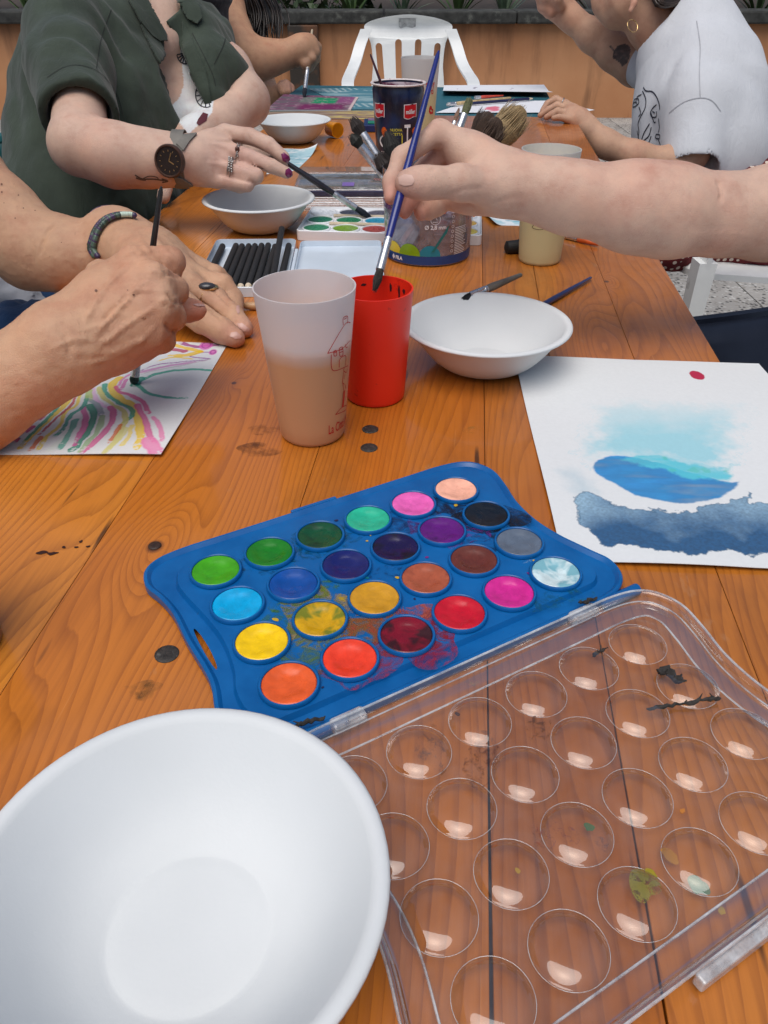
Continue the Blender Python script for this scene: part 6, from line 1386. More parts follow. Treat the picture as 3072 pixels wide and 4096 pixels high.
ba = body(f, 'body', SK_A, pa, sp, 2, colfn=colA, lines=[('R2', [(-40, 850), (60, 858), (180, 892), (300, 965)], 9, -.0034, 1.16), ('R2', [(-20, 955), (60, 975), (150, 1005), (240, 1020)], 9, -.0034, 1.16), ('R2', [(-40, 1050), (60, 1075), (180, 1105)], 9, -.0030, 1.16), ('R1', [(1340, 780), (1370, 775), (1400, 790)], 22, .0016, 1.2), ('R1', [(1280, 860), (1330, 880), (1380, 890)], 18, .0012, 1.2), ('R1', [(1250, 980), (1320, 990), (1370, 1000)], 18, .0012, 1.2),
      ('R1', [(470, 700), (560, 720), (650, 725)], 16, -.0018, 1.2), ('R2', [(130, 800), (150, 845)], 8, -.0008, 1.2)]); bvA = bvh_of(ba)
# shirt
f = Field(.0034); torso_a(f, .004)
f.chain([(pd('R1', x, y, d), rm('R1', r, d)) for x, y, d, r in ((400, 190, 1.25, 205), (430, 420, 1.19, 220), (487, 690, 1.13, 236))], .035)
f.chain([(pd('R1', x, y, d), rm('R1', r, d)) for x, y, d, r in ((1220, 240, 1.50, 160), (1365, 480, 1.465, 162))], .03)
f.chain([(pd('R1', x, y, d), rm('R1', r, d)) for x, y, d, r in ((1190, 200, 1.43, 150), (1255, 420, 1.42, 150), (1280, 590, 1.405, 95))], .03)
f.eval()
folds(f, .0042, 7, np.array([[1.5, 0, .3], [0, 1.5, 0], [0, 0, .6]]), 12); folds(f, .0012, 22, np.array([[1, .3, 0], [0, 1, 0], [0, 0, .6]]), 31)
def hollow(pts, k=.006):
    q = Field(f.vox); q.lo = f.lo; q.n = f.n; q.D = f.D
    for (a, ra), (b, rb) in zip(pts[:-1], pts[1:]): q.p.append((a, b, ra, rb, k, None, True))
    q.eval(); f.D = q.D
P_ = lambda x, y, d, r: (pd('R1', x, y, d), rm('R1', r, d))
hollow([P_(484, 640, 1.14, 168), P_(490, 800, 1.11, 215)])
f.cut(pd('R1', 490, 690, 1.12), (pd('R1', 500, 760, 1.10) - pd('R1', 440, 420, 1.18)))
hollow([P_(1400, 545, 1.46, 128), P_(1460, 660, 1.455, 145)])
# open front: remove the cloth inside the traced opening, front side only
OPEN = [(860, -200), (872, 0), (935, 110), (990, 225), (992, 300), (958, 395), (968, 455), (1012, 560), (1045, 645), (1092, 735), (1135, 830), (1170, 830), (1268, 700), (1235, 605), (1155, 445), (1088, 292), (1045, 205), (1000, 130), (1085, 60), (1110, -200)]
I = np.argwhere(np.abs(f.D) < .03); P = f.lo + I * f.vox; Q, dd = project(P); ox, oy, s_ = CR['R1']; PO = np.array([(ox + x * s_, oy + y * s_) for x, y in OPEN])
m_ = (Q[:, 0] > PO[:, 0].min() - 60) & (Q[:, 0] < PO[:, 0].max() + 60) & (Q[:, 1] < PO[:, 1].max() + 60) & (dd < 1.50); I = I[m_]; Q = Q[m_]; dd = dd[m_]
ins_ = inpoly(Q[:, None, :], PO)[:, 0]; dst_, _ = pdist(Q[:, None, :], list(PO), True); sd_ = np.where(ins_, 1, -1) * dst_[:, 0] * dd / FN
f.D[tuple(I.T)] = np.maximum(f.D[tuple(I.T)], sd_.astype(np.float32))
M_GREEN = fabric('green_cotton', lin(58, 68, 58), .30, 1100, .8, .15)
shv = body(f, 'shirt', (.05, .06, .05), pa, it=1, m=M_GREEN); bvS = bvh_of(shv)
def collar(poly, nm='collar_flap', off=.006): patch_on(bvS, 'R1', poly, nm, M_GREEN, pa, off, 5., .003)
collar([(760, 0), (870, 0), (930, 110), (985, 215), (988, 250), (950, 256), (905, 230), (840, 150)])
collar([(840, 150), (905, 230), (955, 262), (985, 320), (955, 390), (920, 330), (870, 230)], 'lapel', .004)
collar([(1085, 0), (1180, 0), (1215, 120), (1190, 160), (1130, 120), (1100, 80)])
collar([(1095, 130), (1150, 210), (1240, 430), (1280, 640), (1262, 690), (1230, 610), (1160, 450), (1105, 260)], 'placket', .003)
st_ = mat('stitch_line', (.018, .022, .018), .9)
for ln in ([(580, 415), (610, 230), (670, 60)], [(285, 470), (380, 410), (480, 395), (600, 440), (700, 560), (740, 690)], [(290, 600), (360, 545), (440, 535), (560, 580), (650, 690)], [(1290, 390), (1340, 290), (1360, 230)], [(1160, 200), (1270, 420), (1300, 520)]): strokes_on(bvS, 'R1', [ln], 5, .0008, 'seam', st_, pa)
h = bvS.ray_cast(Vector(CAM), Vector(ray('R1', 1210, 455)))
if h[0] is not None: MB().sphere(np.array(h[0]), .006, 6, (1, .5, 1)).build('button', mat('horn_button', (.2, .19, .15), .3), pa)
# print on the tank top
M_INK = mat('tank_print', (.02, .02, .03), .7)
def fan(cx_, cy_, r, a0_, a1_):
    L = [[(cx_ + r * math.cos(a), cy_ + r * 1.2 * math.sin(a)) for a in np.linspace(a0_, a1_, 9)]]
    for a in np.linspace(a0_, a1_, 7): L.append([(cx_, cy_), (cx_ + r * .5 * math.cos(a), cy_ + r * .6 * math.sin(a)), (cx_ + r * math.cos(a), cy_ + r * 1.2 * math.sin(a))])
    return L
for ln in fan(1120, 320, 55, .9, 3.0) + fan(1245, 570, 66, 1.2, 3.9): strokes_on(bvA, 'R1', [ln], 7, .0008, 'tank_print', M_INK, pa)
patch_on(bvA, 'R1', [(1195, 720), (1225, 680), (1255, 690), (1245, 730), (1200, 760), (1185, 745)], 'tank_print', mat('dark_red_print', (.09, .01, .02), .7), pa, .0008, 3.)
# tattoo on the forearm
M_TAT = mat('tattoo_ink', (.085, .055, .045), .55)
for ln, w in (([(815, 1055), (860, 1078), (930, 1080), (1010, 1092)], 10), ([(860, 1078), (900, 1062), (945, 1068), (955, 1080)], 6), ([(820, 1072), (850, 1082), (880, 1085)], 12), ([(975, 1078), (1012, 1092), (978, 1100)], 9)): strokes_on(bvA, 'R1', [ln], w, .0005, 'tattoo', M_TAT, pa)
# nails
M_PLUM = mat('plum_nail', lin(110, 14, 74), .15, var=.05, coat=.6)
for poly in ([(338, 930), (355, 920), (385, 945), (396, 970), (380, 985), (350, 968)], [(365, 1025), (385, 1016), (408, 1040), (402, 1066), (378, 1070), (362, 1050)]): patch_on(bvA, 'R2', poly, 'fingernail', M_PLUM, pa, .0009, 2.)
# watch
wc = pd('R1', 1045, 975, 1.055); wa = pd('R1', 1200, 965, 1.11) - pd('R1', 900, 955, 1.105); wa /= np.linalg.norm(wa)
h = bvA.ray_cast(Vector(CAM), Vector(ray('R1', 1042, 970))); wn_ = np.array(h[1]); wn_ = wn_ if wn_ @ TOCAM > 0 else -wn_; wn_ = wn_ - wa * (wn_ @ wa); wn_ = wn_ * .8 - wa * .22 + RTV * 0; wn_ /= np.linalg.norm(wn_); w0 = np.array(h[0]) + wn_ * .0052
ctr_w = pd('R1', 1090, 962, 1.113)
wt = MB()
Rw = rm('R1', 148, 1.11); e1 = np.cross(wa, TOCAM); e1 /= np.linalg.norm(e1); e2 = np.cross(wa, e1)
axw = wa * .96 + e1 * .15
P = [ctr_w + (e1 * math.cos(t_) * 1.04 + e2 * math.sin(t_) * 1.02) * (Rw + .001) for t_ in np.linspace(0, 6.2832, 49)]
mbw = MB(); V = []; 
for p in P:
    rdir = p - ctr_w; rdir /= np.linalg.norm(rdir)
    for a, b in ((-.0085, 0), (.0085, 0), (.0085, .0016), (-.0085, .0016)): V.append(p + wa * a + rdir * b)
mbw.add(V, [(i * 4 + j, i * 4 + (j + 1) % 4, i * 4 + 4 + (j + 1) % 4, i * 4 + 4 + j) for i in range(48) for j in range(4)])
watch = mbw.build('watch', mat('grey_watch_strap', (.16, .15, .13), .6, var=.2, scale=60), pa)
for poly in ([(1062, 872), (1105, 822), (1190, 812), (1140, 862), (1105, 912)], [(1045, 1058), (1100, 1070), (1165, 1112), (1110, 1124), (1058, 1092)]): patch_on(bvA, 'R1', poly, 'strap', mat('grey_watch_strap', (.16, .15, .13), .6), watch, .0022, 3., .002)
Mw = Matrix.Translation(Vector(w0)) @ Vector(wn_).to_track_quat('Z', 'Y').to_matrix().to_4x4()
def wl_(prof, nm, m, n=36):
    mb = MB().lathe([(a * 1.12, b) for a, b in prof], n); mb.v = [tuple(Mw @ Vector(v)) for v in mb.v]; return mb.build(nm, m, watch)
wl_([(.0178, -.001), (.0190, .001), (.0190, .0065), (.0178, .0082), (.0164, .0080), (.0160, .0066)], 'case', mat('walnut_case', (.055, .025, .015), .4, var=.35, scale=80))
wl_([(.0162, .0064), (.0001, .0064)], 'dial', mat('dial_black', (.018, .012, .010), .3))
for a, l, w_ in ((1.2, .011, .0011), (-.5, .008, .0014)):
    mb = MB().box(0, l, -w_ / 2, w_ / 2, .0067, .0071, Mw @ Matrix.Rotation(a, 4, 'Z')); mb.build('hand', M_GOLD, watch, smooth=False)
for k in range(12):
    mb = MB().box(.0118, .0140, -.0004, .0004, .0066, .0069, Mw @ Matrix.Rotation(k * math.pi / 6, 4, 'Z')); mb.build('hour_mark', M_GOLD, watch, smooth=False)
# rings
def finger_ring(cr, x, y, d, ax_px, r, stone=None):
    a = pd(cr, *ax_px[0], d); b = pd(cr, *ax_px[1], d); ring = ring_on('ring', pd(cr, x, y, d), b - a, r, .0010, M_SILVER, pa)
    for s_ in np.linspace(-.6, .6, 7):
        MB().sphere(pd(cr, x, y, d) + TOCAM * r * math.cos(s_) * 1.06 + UPV * r * math.sin(s_) * 1.2, .0017 if stone is None else .0012, 5).build('leaf_bead', M_SILVER, ring)
    if stone: MB().sphere(pd(cr, x, y, d) + TOCAM * r * 1.05, .0042, 7, (.8, .6, 1.)).build('stone', mat('brown_stone', (.09, .035, .025), .15, .2), ring)
finger_ring('R2', 85, 928, 1.112, ((18, 905), (190, 958)), rm('R2', 56, 1.11), True)
finger_ring('R2', 36, 1012, 1.112, ((0, 990), (190, 1062)), rm('R2', 60, 1.11))
finger_ring('R2', 50, 1018, 1.110, ((0, 990), (190, 1062)), rm('R2', 60, 1.11))
brush(pd('R2', 885, 1318, 1.185), pd('R2', 215, 880, 1.128), 'black brush with silver ferrule pointed at the white pan set by the ringed hand', .0042, .030, .036, (.012, .010, .014), (.012, .016, .028), hrough=.25, wide=1.1)
# her trousers and lap below the table
g = Field(.008); g.cone((-.62, 1.36, .52), (-.30, 1.30, .52), .09, .075, .03).cone((-.62, 1.54, .52), (-.30, 1.52, .52), .09, .075, .03).cone((-.30, 1.30, .5), (-.30, 1.30, .07), .065, .05, .03).cone((-.30, 1.52, .5), (-.30, 1.52, .07), .065, .05, .03); g.eval()
body(g, 'trousers', (.02, .02, .02), pa, m=fabric('dark_trousers', (.02, .022, .025)))
# ---- person behind, painting on the far board
SK_C = np.array((.48, .265, .155))
pc = thing('person', 'person with long dark hair half hidden behind the green shirt, painting the far board', 'person', (-.50, 2.45, 0))
f = Field(.004)
limb(f, 'R1', [(1230, -160, 2.34, 120), (1330, 40, 2.33, 132), (1440, 300, 2.28, 125)], .03)
limb(f, 'R2', [(90, 330, 2.28, 118), (190, 365, 2.29, 108), (300, 345, 2.30, 82), (385, 325, 2.30, 64)], .03)
limb(f, 'X3', [(470, 345, 2.30, 118), (620, 280, 2.30, 135), (700, 230, 2.31, 108)], .03)
limb(f, 'X3', [(640, 330, 2.30, 110), (720, 330, 2.31, 95)], .02)
limb(f, 'X3', [(710, 180, 2.32, 62), (800, 260, 2.33, 48), (790, 400, 2.34, 42), (720, 520, 2.33, 34)], .008)
limb(f, 'X3', [(730, 260, 2.30, 60), (780, 330, 2.30, 48), (745, 440, 2.31, 40), (700, 545, 2.32, 32)], .008)
limb(f, 'X3', [(720, 340, 2.29, 56), (745, 400, 2.285, 44), (690, 480, 2.30, 38), (665, 550, 2.31, 30)], .008)
limb(f, 'X3', [(600, 400, 2.30, 70), (660, 470, 2.29, 48), (680, 540, 2.30, 36)], .01)
# other hand resting at the board
limb(f, 'R1', [(1230, -160, 2.34, 120), (1060, -60, 2.55, 130), (1120, 260, 2.62, 120)], .04)
limb(f, 'X3', [(120, 700, 2.66, 160), (250, 850, 2.62, 120), (320, 810, 2.58, 90)], .03)
for pts in ([(320, 760, 2.57, 56), (370, 740, 2.55, 50), (395, 800, 2.54, 44)], [(380, 710, 2.58, 54), (430, 710, 2.56, 50), (450, 790, 2.55, 42)], [(420, 690, 2.60, 48), (480, 740, 2.58, 44), (500, 790, 2.57, 36)]): limb(f, 'X3', pts, .006)
f.chain([(pd('R1', 1120, 260, 2.62), .05), (pd('X3', 120, 700, 2.66), .045)], .03)
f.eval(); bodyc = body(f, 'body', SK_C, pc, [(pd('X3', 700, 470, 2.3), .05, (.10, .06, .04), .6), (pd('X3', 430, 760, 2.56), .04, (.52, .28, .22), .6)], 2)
g = Field(.008); g.cone((-.58, 2.50, .50), (-.56, 2.50, .98), .15, .15, .05).cone((-.56, 2.34, 1.06), (-.56, 2.66, 1.06), .055, .055, .05); g.eval(); folds(g, .008, 12, np.eye(3), 3)
body(g, 'top', (.02, .02, .02), pc, m=fabric('black_top', (.014, .013, .015)))
f = Field(.006); limb(f, 'X3', [(60, 760, 2.68, 150), (230, 900, 2.64, 130), (300, 860, 2.61, 100)], .03); f.eval(); body(f, 'sleeve', (.02, .02, .02), pc, m=fabric('black_top', (.014, .013, .015)))
hair = MB(); R_ = random.Random(8)
for k in range(420):
    x = 60 + R_.gauss(0, 95); y0_ = -260; d_ = 2.42 + R_.uniform(-.06, .10); L_ = R_.uniform(230, 460)
    P = [pd('R2', x * .4 + 20 + R_.uniform(-40, 60), y0_, d_), pd('R2', x * .8 + 30, -60, d_ - .02), pd('R2', x + 40 + R_.uniform(-14, 14), 80, d_), pd('R2', x + 46 + R_.uniform(-26, 26), y0_ + L_ + 110, d_)]
    hair.tube(spline(P, 4), [.0032] * 10 + [.0024, .0014, .0005], 4)
o = hair.build('hair', mat('dark_hair', (.012, .007, .005), .45, var=.5, scale=60), pc, fix=False); o['kind'] = 'stuff'
ring_on('hair_tie', pd('X3', 460, 355, 2.30), pd('X3', 620, 290, 2.30) - pd('X3', 300, 380, 2.30), rm('X3', 128, 2.3), .0028, mat('black_elastic', (.01, .01, .01), .8), pc)
brush(pz('X3', 640, 850, .006), pd('X3', 737, 52, 2.335), 'brush with green spattered ferrule held by the person behind', .0055, .030, .075, (.45, .36, .24), (.015, .018, .03), wide=1.15, hrough=.6)
# ---- person in the white t-shirt on the right
SK_D = np.array((.47, .28, .185))
pdn = thing('person', 'person in a white printed t-shirt with a gold hoop earring, one arm raised', 'person', (.86, 1.95, 0))
f = Field(.0032)
limb(f, 'R3', [(1200, 380, 2.06, 170), (1280, 900, 2.05, 220)], .04)
limb(f, 'R3', [(950, -40, 2.08, 130), (1010, 110, 2.07, 135), (1100, 280, 2.08, 130)], .04)                       # neck
limb(f, 'R3', [(960, -200, 2.08, 245), (900, -190, 2.08, 225)], .04)                                              # skull
limb(f, 'R3', [(790, 78, 2.09, 58), (850, 20, 2.06, 105), (900, -20, 2.06, 130)], .03)                             # jaw
limb(f, 'R3', [(790, 85, 2.09, 56), (745, 20, 2.10, 62), (745, -90, 2.10, 90)], .03)
limb(f, 'R3', [(700, -110, 2.10, 20), (650, -70, 2.10, 28)], .02); limb(f, 'R3', [(690, 0, 2.10, 24), (700, 25, 2.10, 24)], .015)    # nose, lips
limb(f, 'R3', [(880, 60, 1.975, 14), (900, 20, 1.972, 18), (905, -40, 1.972, 24), (880, -60, 1.975, 16)], .006)      # ear
limb(f, 'X5', [(1500, 640, 2.22, 190), (1180, 600, 2.25, 185), (980, 490, 2.27, 158), (760, 340, 2.28, 128), (560, 180, 2.28, 98), (480, 100, 2.28, 100)], .03)   # raised arm
limb(f, 'X5', [(480, 100, 2.28, 100), (400, 20, 2.27, 118), (340, -80, 2.27, 120)], .025)
limb(f, 'X5', [(350, 110, 2.25, 62), (290, 60, 2.24, 52), (270, -20, 2.23, 48), (330, -80, 2.23, 42)], .008)
limb(f, 'X5', [(380, 20, 2.24, 58), (300, -20, 2.22, 48), (290, -90, 2.21, 44), (350, -130, 2.22, 38)], .008)
limb(f, 'X5', [(440, 60, 2.24, 56), (420, -10, 2.22, 50), (380, -70, 2.21, 42)], .01)
limb(f, 'X5', [(330, -60, 2.30, 52), (260, -150, 2.28, 46), (280, -220, 2.26, 40)], .008)
limb(f, 'R3', [(1230, 560, 1.95, 120), (1215, 860, 1.93, 98), (1130, 930, 1.93, 82), (900, 885, 1.92, 72), (740, 815, 1.92, 64), (625, 715, 1.925, 50), (590, 680, 1.93, 50)], .03)       # near arm
WD = (625, 1130, 1.925, 84)
for mc in ((505, 985, 1.955, 40), (520, 1030, 1.94, 42), (530, 1080, 1.925, 42), (520, 1125, 1.915, 38)): limb(f, 'X5', [WD, ((WD[0] + mc[0]) / 2, (WD[1] + mc[1]) / 2, 1.93, 58), mc], .012)
for pts in ([(500, 985, 1.955, 38), (410, 940, 1.96, 36), (330, 985, 1.965, 32), (285, 1050, 1.967, 28)], [(515, 1035, 1.94, 38), (420, 1000, 1.945, 36), (340, 1040, 1.95, 32), (262, 1092, 1.955, 28)], [(525, 1085, 1.925, 38), (430, 1055, 1.925, 36), (370, 1085, 1.93, 32), (318, 1112, 1.935, 27)], [(515, 1125, 1.915, 34), (440, 1110, 1.915, 30), (390, 1120, 1.92, 26)]): limb(f, 'X5', pts, .003)
f.eval()
# tattoo pigment on the raised forearm
TATD = [(960, 480), (1000, 430), (1060, 412), (1105, 430), (1122, 470), (1110, 540), (1085, 600), (1040, 635), (1020, 600), (985, 570), (950, 550)]
def colD(V, col):
    Q, d = project(V); m_ = (inpoly2(Q, 'X5', TATD) | inpoly2(Q, 'X5', [(915, 440), (935, 430), (965, 462), (955, 488)])) & (d < 2.27); col = col.copy(); n = fbm(V, 110, 5, 3)[m_]; col[m_] = np.array((.07, .05, .042)) * (.6 + 1.3 * n)[:, None] + np.array((.08, .04, .03)) * ss(n, .5, .7)[:, None]; return col
bd_ = body(f, 'body', SK_D, pdn, [(pd('R3', 880, 30, 1.97), .03, (.48, .24, .17), .6), (pd('X5', 300, 1090, 2.12), .03, (.52, .27, .2), .6), (pd('X5', 280, 80, 2.24), .05, (.52, .29, .22), .5)], 2, colfn=colD); bvD = bvh_of(bd_)
# t-shirt
f = Field(.0042)
limb(f, 'R3', [(1190, 340, 2.06, 262), (1270, 620, 2.05, 345), (1280, 860, 2.05, 350)], .05)
limb(f, 'R3', [(1090, 230, 2.14, 130), (1290, 170, 2.02, 150), (1400, 350, 2.02, 180)], .05)
limb(f, 'R3', [(1010, 400, 2.20, 120), (960, 380, 2.23, 110)], .03)
limb(f, 'R3', [(1290, 330, 1.97, 170), (1250, 600, 1.935, 168), (1225, 900, 1.925, 158)], .04)
f.eval(); folds(f, .0036, 5.0, np.array([[1.5, 0, .2], [0, 1.5, 0], [.3, 0, .28]]), 7)
def hollow2(pts, cr='R3', k=.006):
    for (a, b) in zip(pts[:-1], pts[1:]):
        q = Field(f.vox); q.lo = f.lo; q.n = f.n; q.D = f.D; (pa_, ra), (pb_, rb) = J(cr, *a), J(cr, *b); q.p.append((pa_, pb_, ra, rb, k, None, True)); q.eval(); f.D = q.D
hollow2([(1230, 780, 1.93, 130), (1222, 1000, 1.925, 146)])
f.cut(pd('R3', 1245, 925, 1.93), pd('R3', 1225, 1100, 1.92) - pd('R3', 1260, 700, 1.93)) if False else None
# hem of the sleeve: cut only the sleeve, by a local slab
q = Field(f.vox); q.lo = f.lo; q.n = f.n; q.D = f.D; q.p.append((pd('R3', 1215, 1040, 1.90), pd('R3', 1190, 1200, 1.90), rm('R3', 150, 1.9), rm('R3', 260, 1.9), .003, None, True)); q.eval(); f.D = q.D
hollow2([(1000, -60, 2.05, 170), (1030, 120, 2.05, 150), (1060, 240, 2.04, 92)])
M_WTEE = fabric('white_tee', (.58, .60, .63), .05, 1000, .85, .1)
tee = body(f, 'tshirt', (.6, .6, .6), pdn, it=1, m=M_WTEE); bvT = bvh_of(tee)
M_LINE = mat('black_line_print', (.015, .016, .03), .8)
for ln in ([(955, 495), (970, 515), (1005, 520), (1030, 550), (1045, 590), (1048, 620)], [(950, 515), (968, 560), (965, 610), (940, 660), (925, 700), (930, 740), (925, 780)], [(945, 535), (920, 550), (912, 580)], [(893, 600), (905, 565), (925, 560), (928, 585), (905, 605), (895, 605)], [(898, 585), (915, 578), (918, 592)], [(930, 605), (940, 640), (928, 660)], [(1030, 592), (1008, 612), (995, 640), (1005, 662), (1028, 660), (1030, 630)], [(998, 640), (1015, 690), (1025, 690)], [(1006, 630), (1020, 640)], [(990, 700), (960, 750), (945, 790)], [(1000, 720), (985, 770), (950, 800)], [(1040, 670), (1046, 720), (1040, 750)], [(1028, 760), (1048, 765), (1044, 785), (1024, 780), (1028, 760)], [(1040, 790), (1052, 830), (1030, 855), (1010, 850)], [(1000, 770), (980, 820), (960, 850)], [(920, 740), (930, 790), (945, 830)]): strokes_on(bvT, 'R3', [ln], 7, .0012, 'line_print', M_LINE, pdn)
for ln in ([(1100, 640), (1180, 580), (1270, 555), (1340, 570), (1390, 630)], [(1255, 120), (1275, 260), (1270, 400), (1275, 550)], [(1165, 880), (1250, 900), (1345, 895)]): strokes_on(bvT, 'R3', [ln], 5, .0012, 'seam', mat('tee_seam', (.36, .37, .40), .9), pdn)
# hair, earring, rings
hair = MB(); R_ = random.Random(5)
for k in range(360):
    s_ = R_.uniform(0, 1); y_ = -330 + 330 * s_
    P = [pd('R3', 900 + 120 * s_ + R_.uniform(-30, 30), y_ - 90 + 40 * s_, 1.97 + R_.uniform(-.01, .03)), pd('R3', 1040 + R_.uniform(-20, 20), -120 + 150 * s_ + R_.uniform(-15, 10), 1.965 + R_.uniform(-.01, .02)), pd('R3', 1150 + R_.uniform(-20, 20), -60 + 80 * s_, 1.99), pd('R3', 1240 + R_.uniform(-20, 40), -90 + 60 * s_ + R_.uniform(-20, 20), 2.02)]
    hair.tube(spline(P, 4), [.0034] * 13, 4)
for k in range(40):
    a = R_.uniform(0, 6.28); c0 = pd('R3', 1260, -70, 2.05); hair.tube([c0 + np.array([.05 * math.cos(a + t_), .03 * math.sin(2 * t_ + a), .045 * math.sin(a + t_)]) for t_ in np.linspace(0, 2.5, 9)], .008, 5)
o = hair.build('hair', mat('brown_hair', (.028, .016, .010), .4, var=.5, scale=60), pdn, fix=False); o['kind'] = 'stuff'
ring_on('hoop_earring', pd('X5', 1138, 245, 1.975), TOCAM * .9 + RTV * .35, rm('X5', 58, 1.975), .0011, M_GOLD, pdn, 28)
for x, y, d_, a_, b_, rr2 in ((470, 972, 1.957, (410, 940), (500, 985), 41), (485, 1024, 1.942, (420, 1000), (515, 1035), 41)): ring_on('ring', pd('X5', x, y, d_), pd('X5', *b_, d_) - pd('X5', *a_, d_), rm('X5', rr2, d_), .0013, M_SILVER, pdn, 18)
# polka dot skirt
t = NT('polka_dot_cloth'); co = t.coord(); sc_ = t.new('ShaderNodeVectorMath', operation='SCALE'); sc_.inputs['Scale'].default_value = 62.; t.link(co, sc_.inputs[0]); fr_ = t.new('ShaderNodeVectorMath', operation='FRACTION'); t.link(sc_.outputs[0], fr_.inputs[0]); sb_ = t.new('ShaderNodeVectorMath', operation='DISTANCE'); sb_.inputs[1].default_value = (.5, .5, .5); t.link(fr_.outputs[0], sb_.inputs[0])
t.set(base=t.mix(t.ramp(sb_.outputs['Value'], [(.30, 1.), (.34, 0.)]), lin(92, 14, 20), (.6, .5, .42)), rough=.85); M_DOT = t.m
g = Field(.007); g.cone((.95, 2.00, .515), (.58, 1.93, .505), .085, .070, .03).cone((.95, 2.20, .515), (.58, 2.18, .505), .085, .070, .03).cone((.93, 2.0, .53), (.93, 2.2, .56), .11, .11, .04).cone((.58, 1.93, .50), (.57, 1.93, .34), .07, .075, .03).cone((.58, 2.18, .50), (.57, 2.18, .34), .07, .075, .03); g.eval(); folds(g, .006, 12, np.eye(3), 21)
body(g, 'skirt', (.1, .02, .02), pdn, m=M_DOT)
g = Field(.006); 
for yy in (1.93, 2.18): g.cone((.57, yy, .36), (.56, yy, .09), .045, .032, .02).cone((.56, yy, .07), (.44, yy, .045), .035, .026, .02)
g.eval(); body(g, 'lower_leg', SK_D, pdn)
# ------------------------------------------------------------------ chairs of the others
M_NAVYP = mat('navy_plastic', (.008, .010, .017), .2, var=.3, scale=12, stain=((.06, .075, .10), 20, .66))
nc = thing('dark_chair', 'glossy dark navy plastic chair beside the right table edge', 'chair', (.78, 1.05, 0))
u_ = np.linspace(0, 1, 26); w_ = np.linspace(0, 1, 20); V = []
for a in u_:
    for b in w_:
        x = .385 + .62 * a; y = 1.12 + .22 * a ** 1.2 - .52 * b; rim_ = (max(0, (a - .55) / .45) ** 2) * .14 + (max(0, 1 - b / .45) ** 1.6) * .165 + max(0, (b - .8) / .2) ** 2 * .07 + max(0, 1 - a / .10) ** 2 * -.02
        V.append((x, y, .455 + rim_ - .02 * math.sin(math.pi * min(1, a * 1.3)) * math.sin(math.pi * b)))
n_ = 20; Fc = [(i * n_ + j, (i + 1) * n_ + j, (i + 1) * n_ + j + 1, i * n_ + j + 1) for i in range(25) for j in range(19)]
o = mesh_obj('seat_shell', V, Fc, M_NAVYP, nc); md = o.modifiers.new('thick', 'SOLIDIFY'); md.thickness = .008
MB().tube([V[i * n_] for i in range(26)], .010, 8).build('rim', M_NAVYP, nc)
for x in (.44, .90):
    for y in (.76, 1.02): MB().tube([(x, y, .015), (x + .01, y, .25), (x + .015, y, .45)], [.014, .016, .018], 10).build('leg', M_NAVYP, nc)
M_TEALP = mat('teal_plastic', lin(20, 88, 92), .4, var=.12, scale=14)
tcch = thing('teal_chair', 'teal plastic chair back behind the green shirt at the far left', 'chair', (-.72, 1.50, 0))
p0 = pd('R1', 60, 900, 1.52)
Pq = spline([p0 + np.array([-.40, -.20, -.10]), p0 + np.array([-.20, -.05, -.01]), p0 + np.array([-.03, .0, .015]), p0 + np.array([.08, .10, .01])], 6)
V = []; 
for p in Pq:
    for q_ in (0., -.02, -.10, -.30): V.append((p[0] - (.012 if q_ == 0 else 0), p[1], p[2] + q_))
o = mesh_obj('backrest', V, [(i * 4 + j, (i + 1) * 4 + j, (i + 1) * 4 + j + 1, i * 4 + j + 1) for i in range(len(Pq) - 1) for j in range(3)], M_TEALP, tcch); md = o.modifiers.new('thick', 'SOLIDIFY'); md.thickness = .014
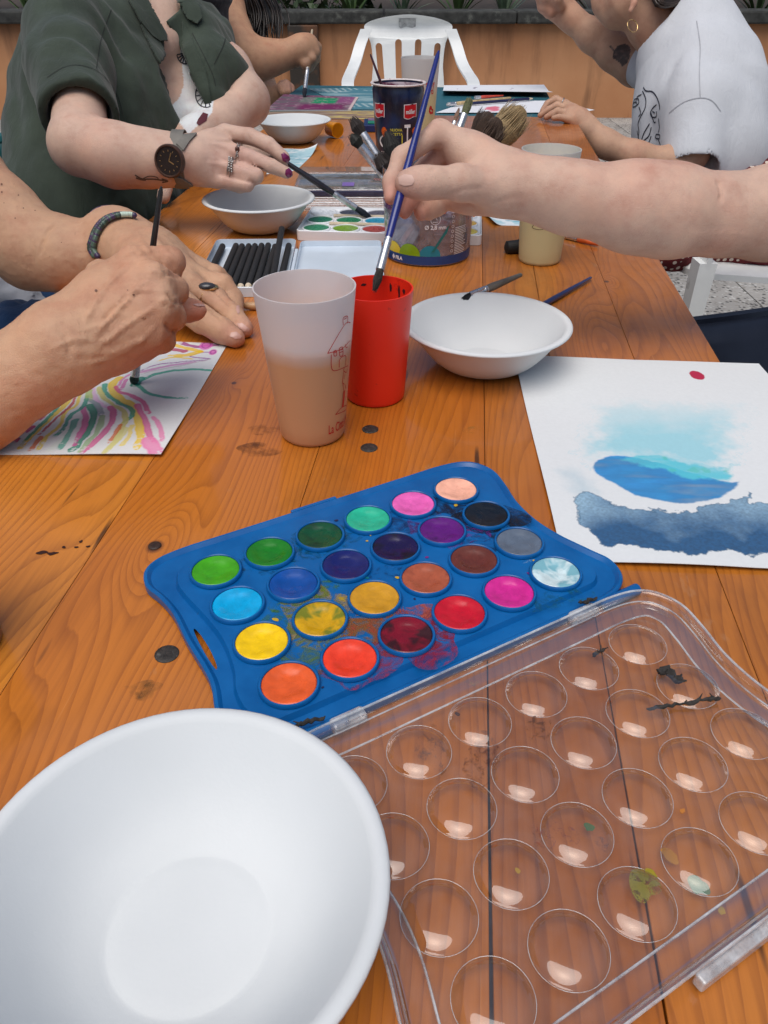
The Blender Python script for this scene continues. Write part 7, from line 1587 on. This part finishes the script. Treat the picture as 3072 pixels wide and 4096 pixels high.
MB().tube(Pq, .012, 8).build('top_rim', M_TEALP, tcch)
MB().box(-.92, -.50, 1.25, 1.68, .405, .428, bev=.008).build('seat', M_TEALP, tcch, smooth=False)
for x in (-.88, -.54):
    for y in (1.29, 1.63): MB().tube([(x, y, .015), (x, y, .404)], [.016, .02], 10).build('leg', M_TEALP, tcch)
# folding chair of the near person
fch = thing('folding_chair', 'folding chair with teal cloth and dark red metal bar at the left edge', 'chair', (-.72, .98, 0))
M_TCLOTH = fabric('teal_cloth', lin(30, 86, 84), .25); M_RBAR = mat('dark_red_bar', lin(58, 10, 22), .35, var=.15, coat=.3)
a_, b_ = pd('X6', 140, 1480, 1.22), pd('X6', 150, 2150, 1.12); MB().tube([a_, (a_ + b_) / 2, b_, b_ + (b_ - a_) * .8], rm('X6', 52, 1.18), 12).build('frame_bar', M_RBAR, fch)
q4 = [pd('X6', -160, 1380, 1.27), pd('X6', 90, 1480, 1.26), pd('X6', 110, 2050, 1.16), pd('X6', -60, 2000, 1.17)]
o = mesh_obj('back_cloth', q4, [(0, 1, 2, 3)], M_TCLOTH, fch); md = o.modifiers.new('thick', 'SOLIDIFY'); md.thickness = .006
q4 = [pd('X6', 180, 1900, 1.34), pd('X6', 420, 1820, 1.40), pd('X6', 420, 2100, 1.34), pd('X6', 180, 2150, 1.28)]
o = mesh_obj('seat_cloth', q4, [(0, 1, 2, 3)], M_TCLOTH, fch); md = o.modifiers.new('thick', 'SOLIDIFY'); md.thickness = .006
for s_ in ((-.95, .78), (-.48, .78), (-.95, 1.12), (-.48, 1.12)): MB().tube([(s_[0], s_[1], .015), (s_[0] * .98, s_[1], .43)], .010, 8).build('leg', M_RBAR, fch)

# worn grey patch and scuff on the empty chair
bvC = bvh_of(CHAIR_PATCH[0]); patch_on(bvC, 'R2', [(1048, 112), (1100, 108), (1152, 110), (1150, 160), (1130, 168), (1090, 160), (1060, 172), (1048, 160)], 'worn_label', mat('worn_label', (.36, .37, .37), .6, var=.4, scale=60), CHAIR_PATCH[1], .002, 4.)
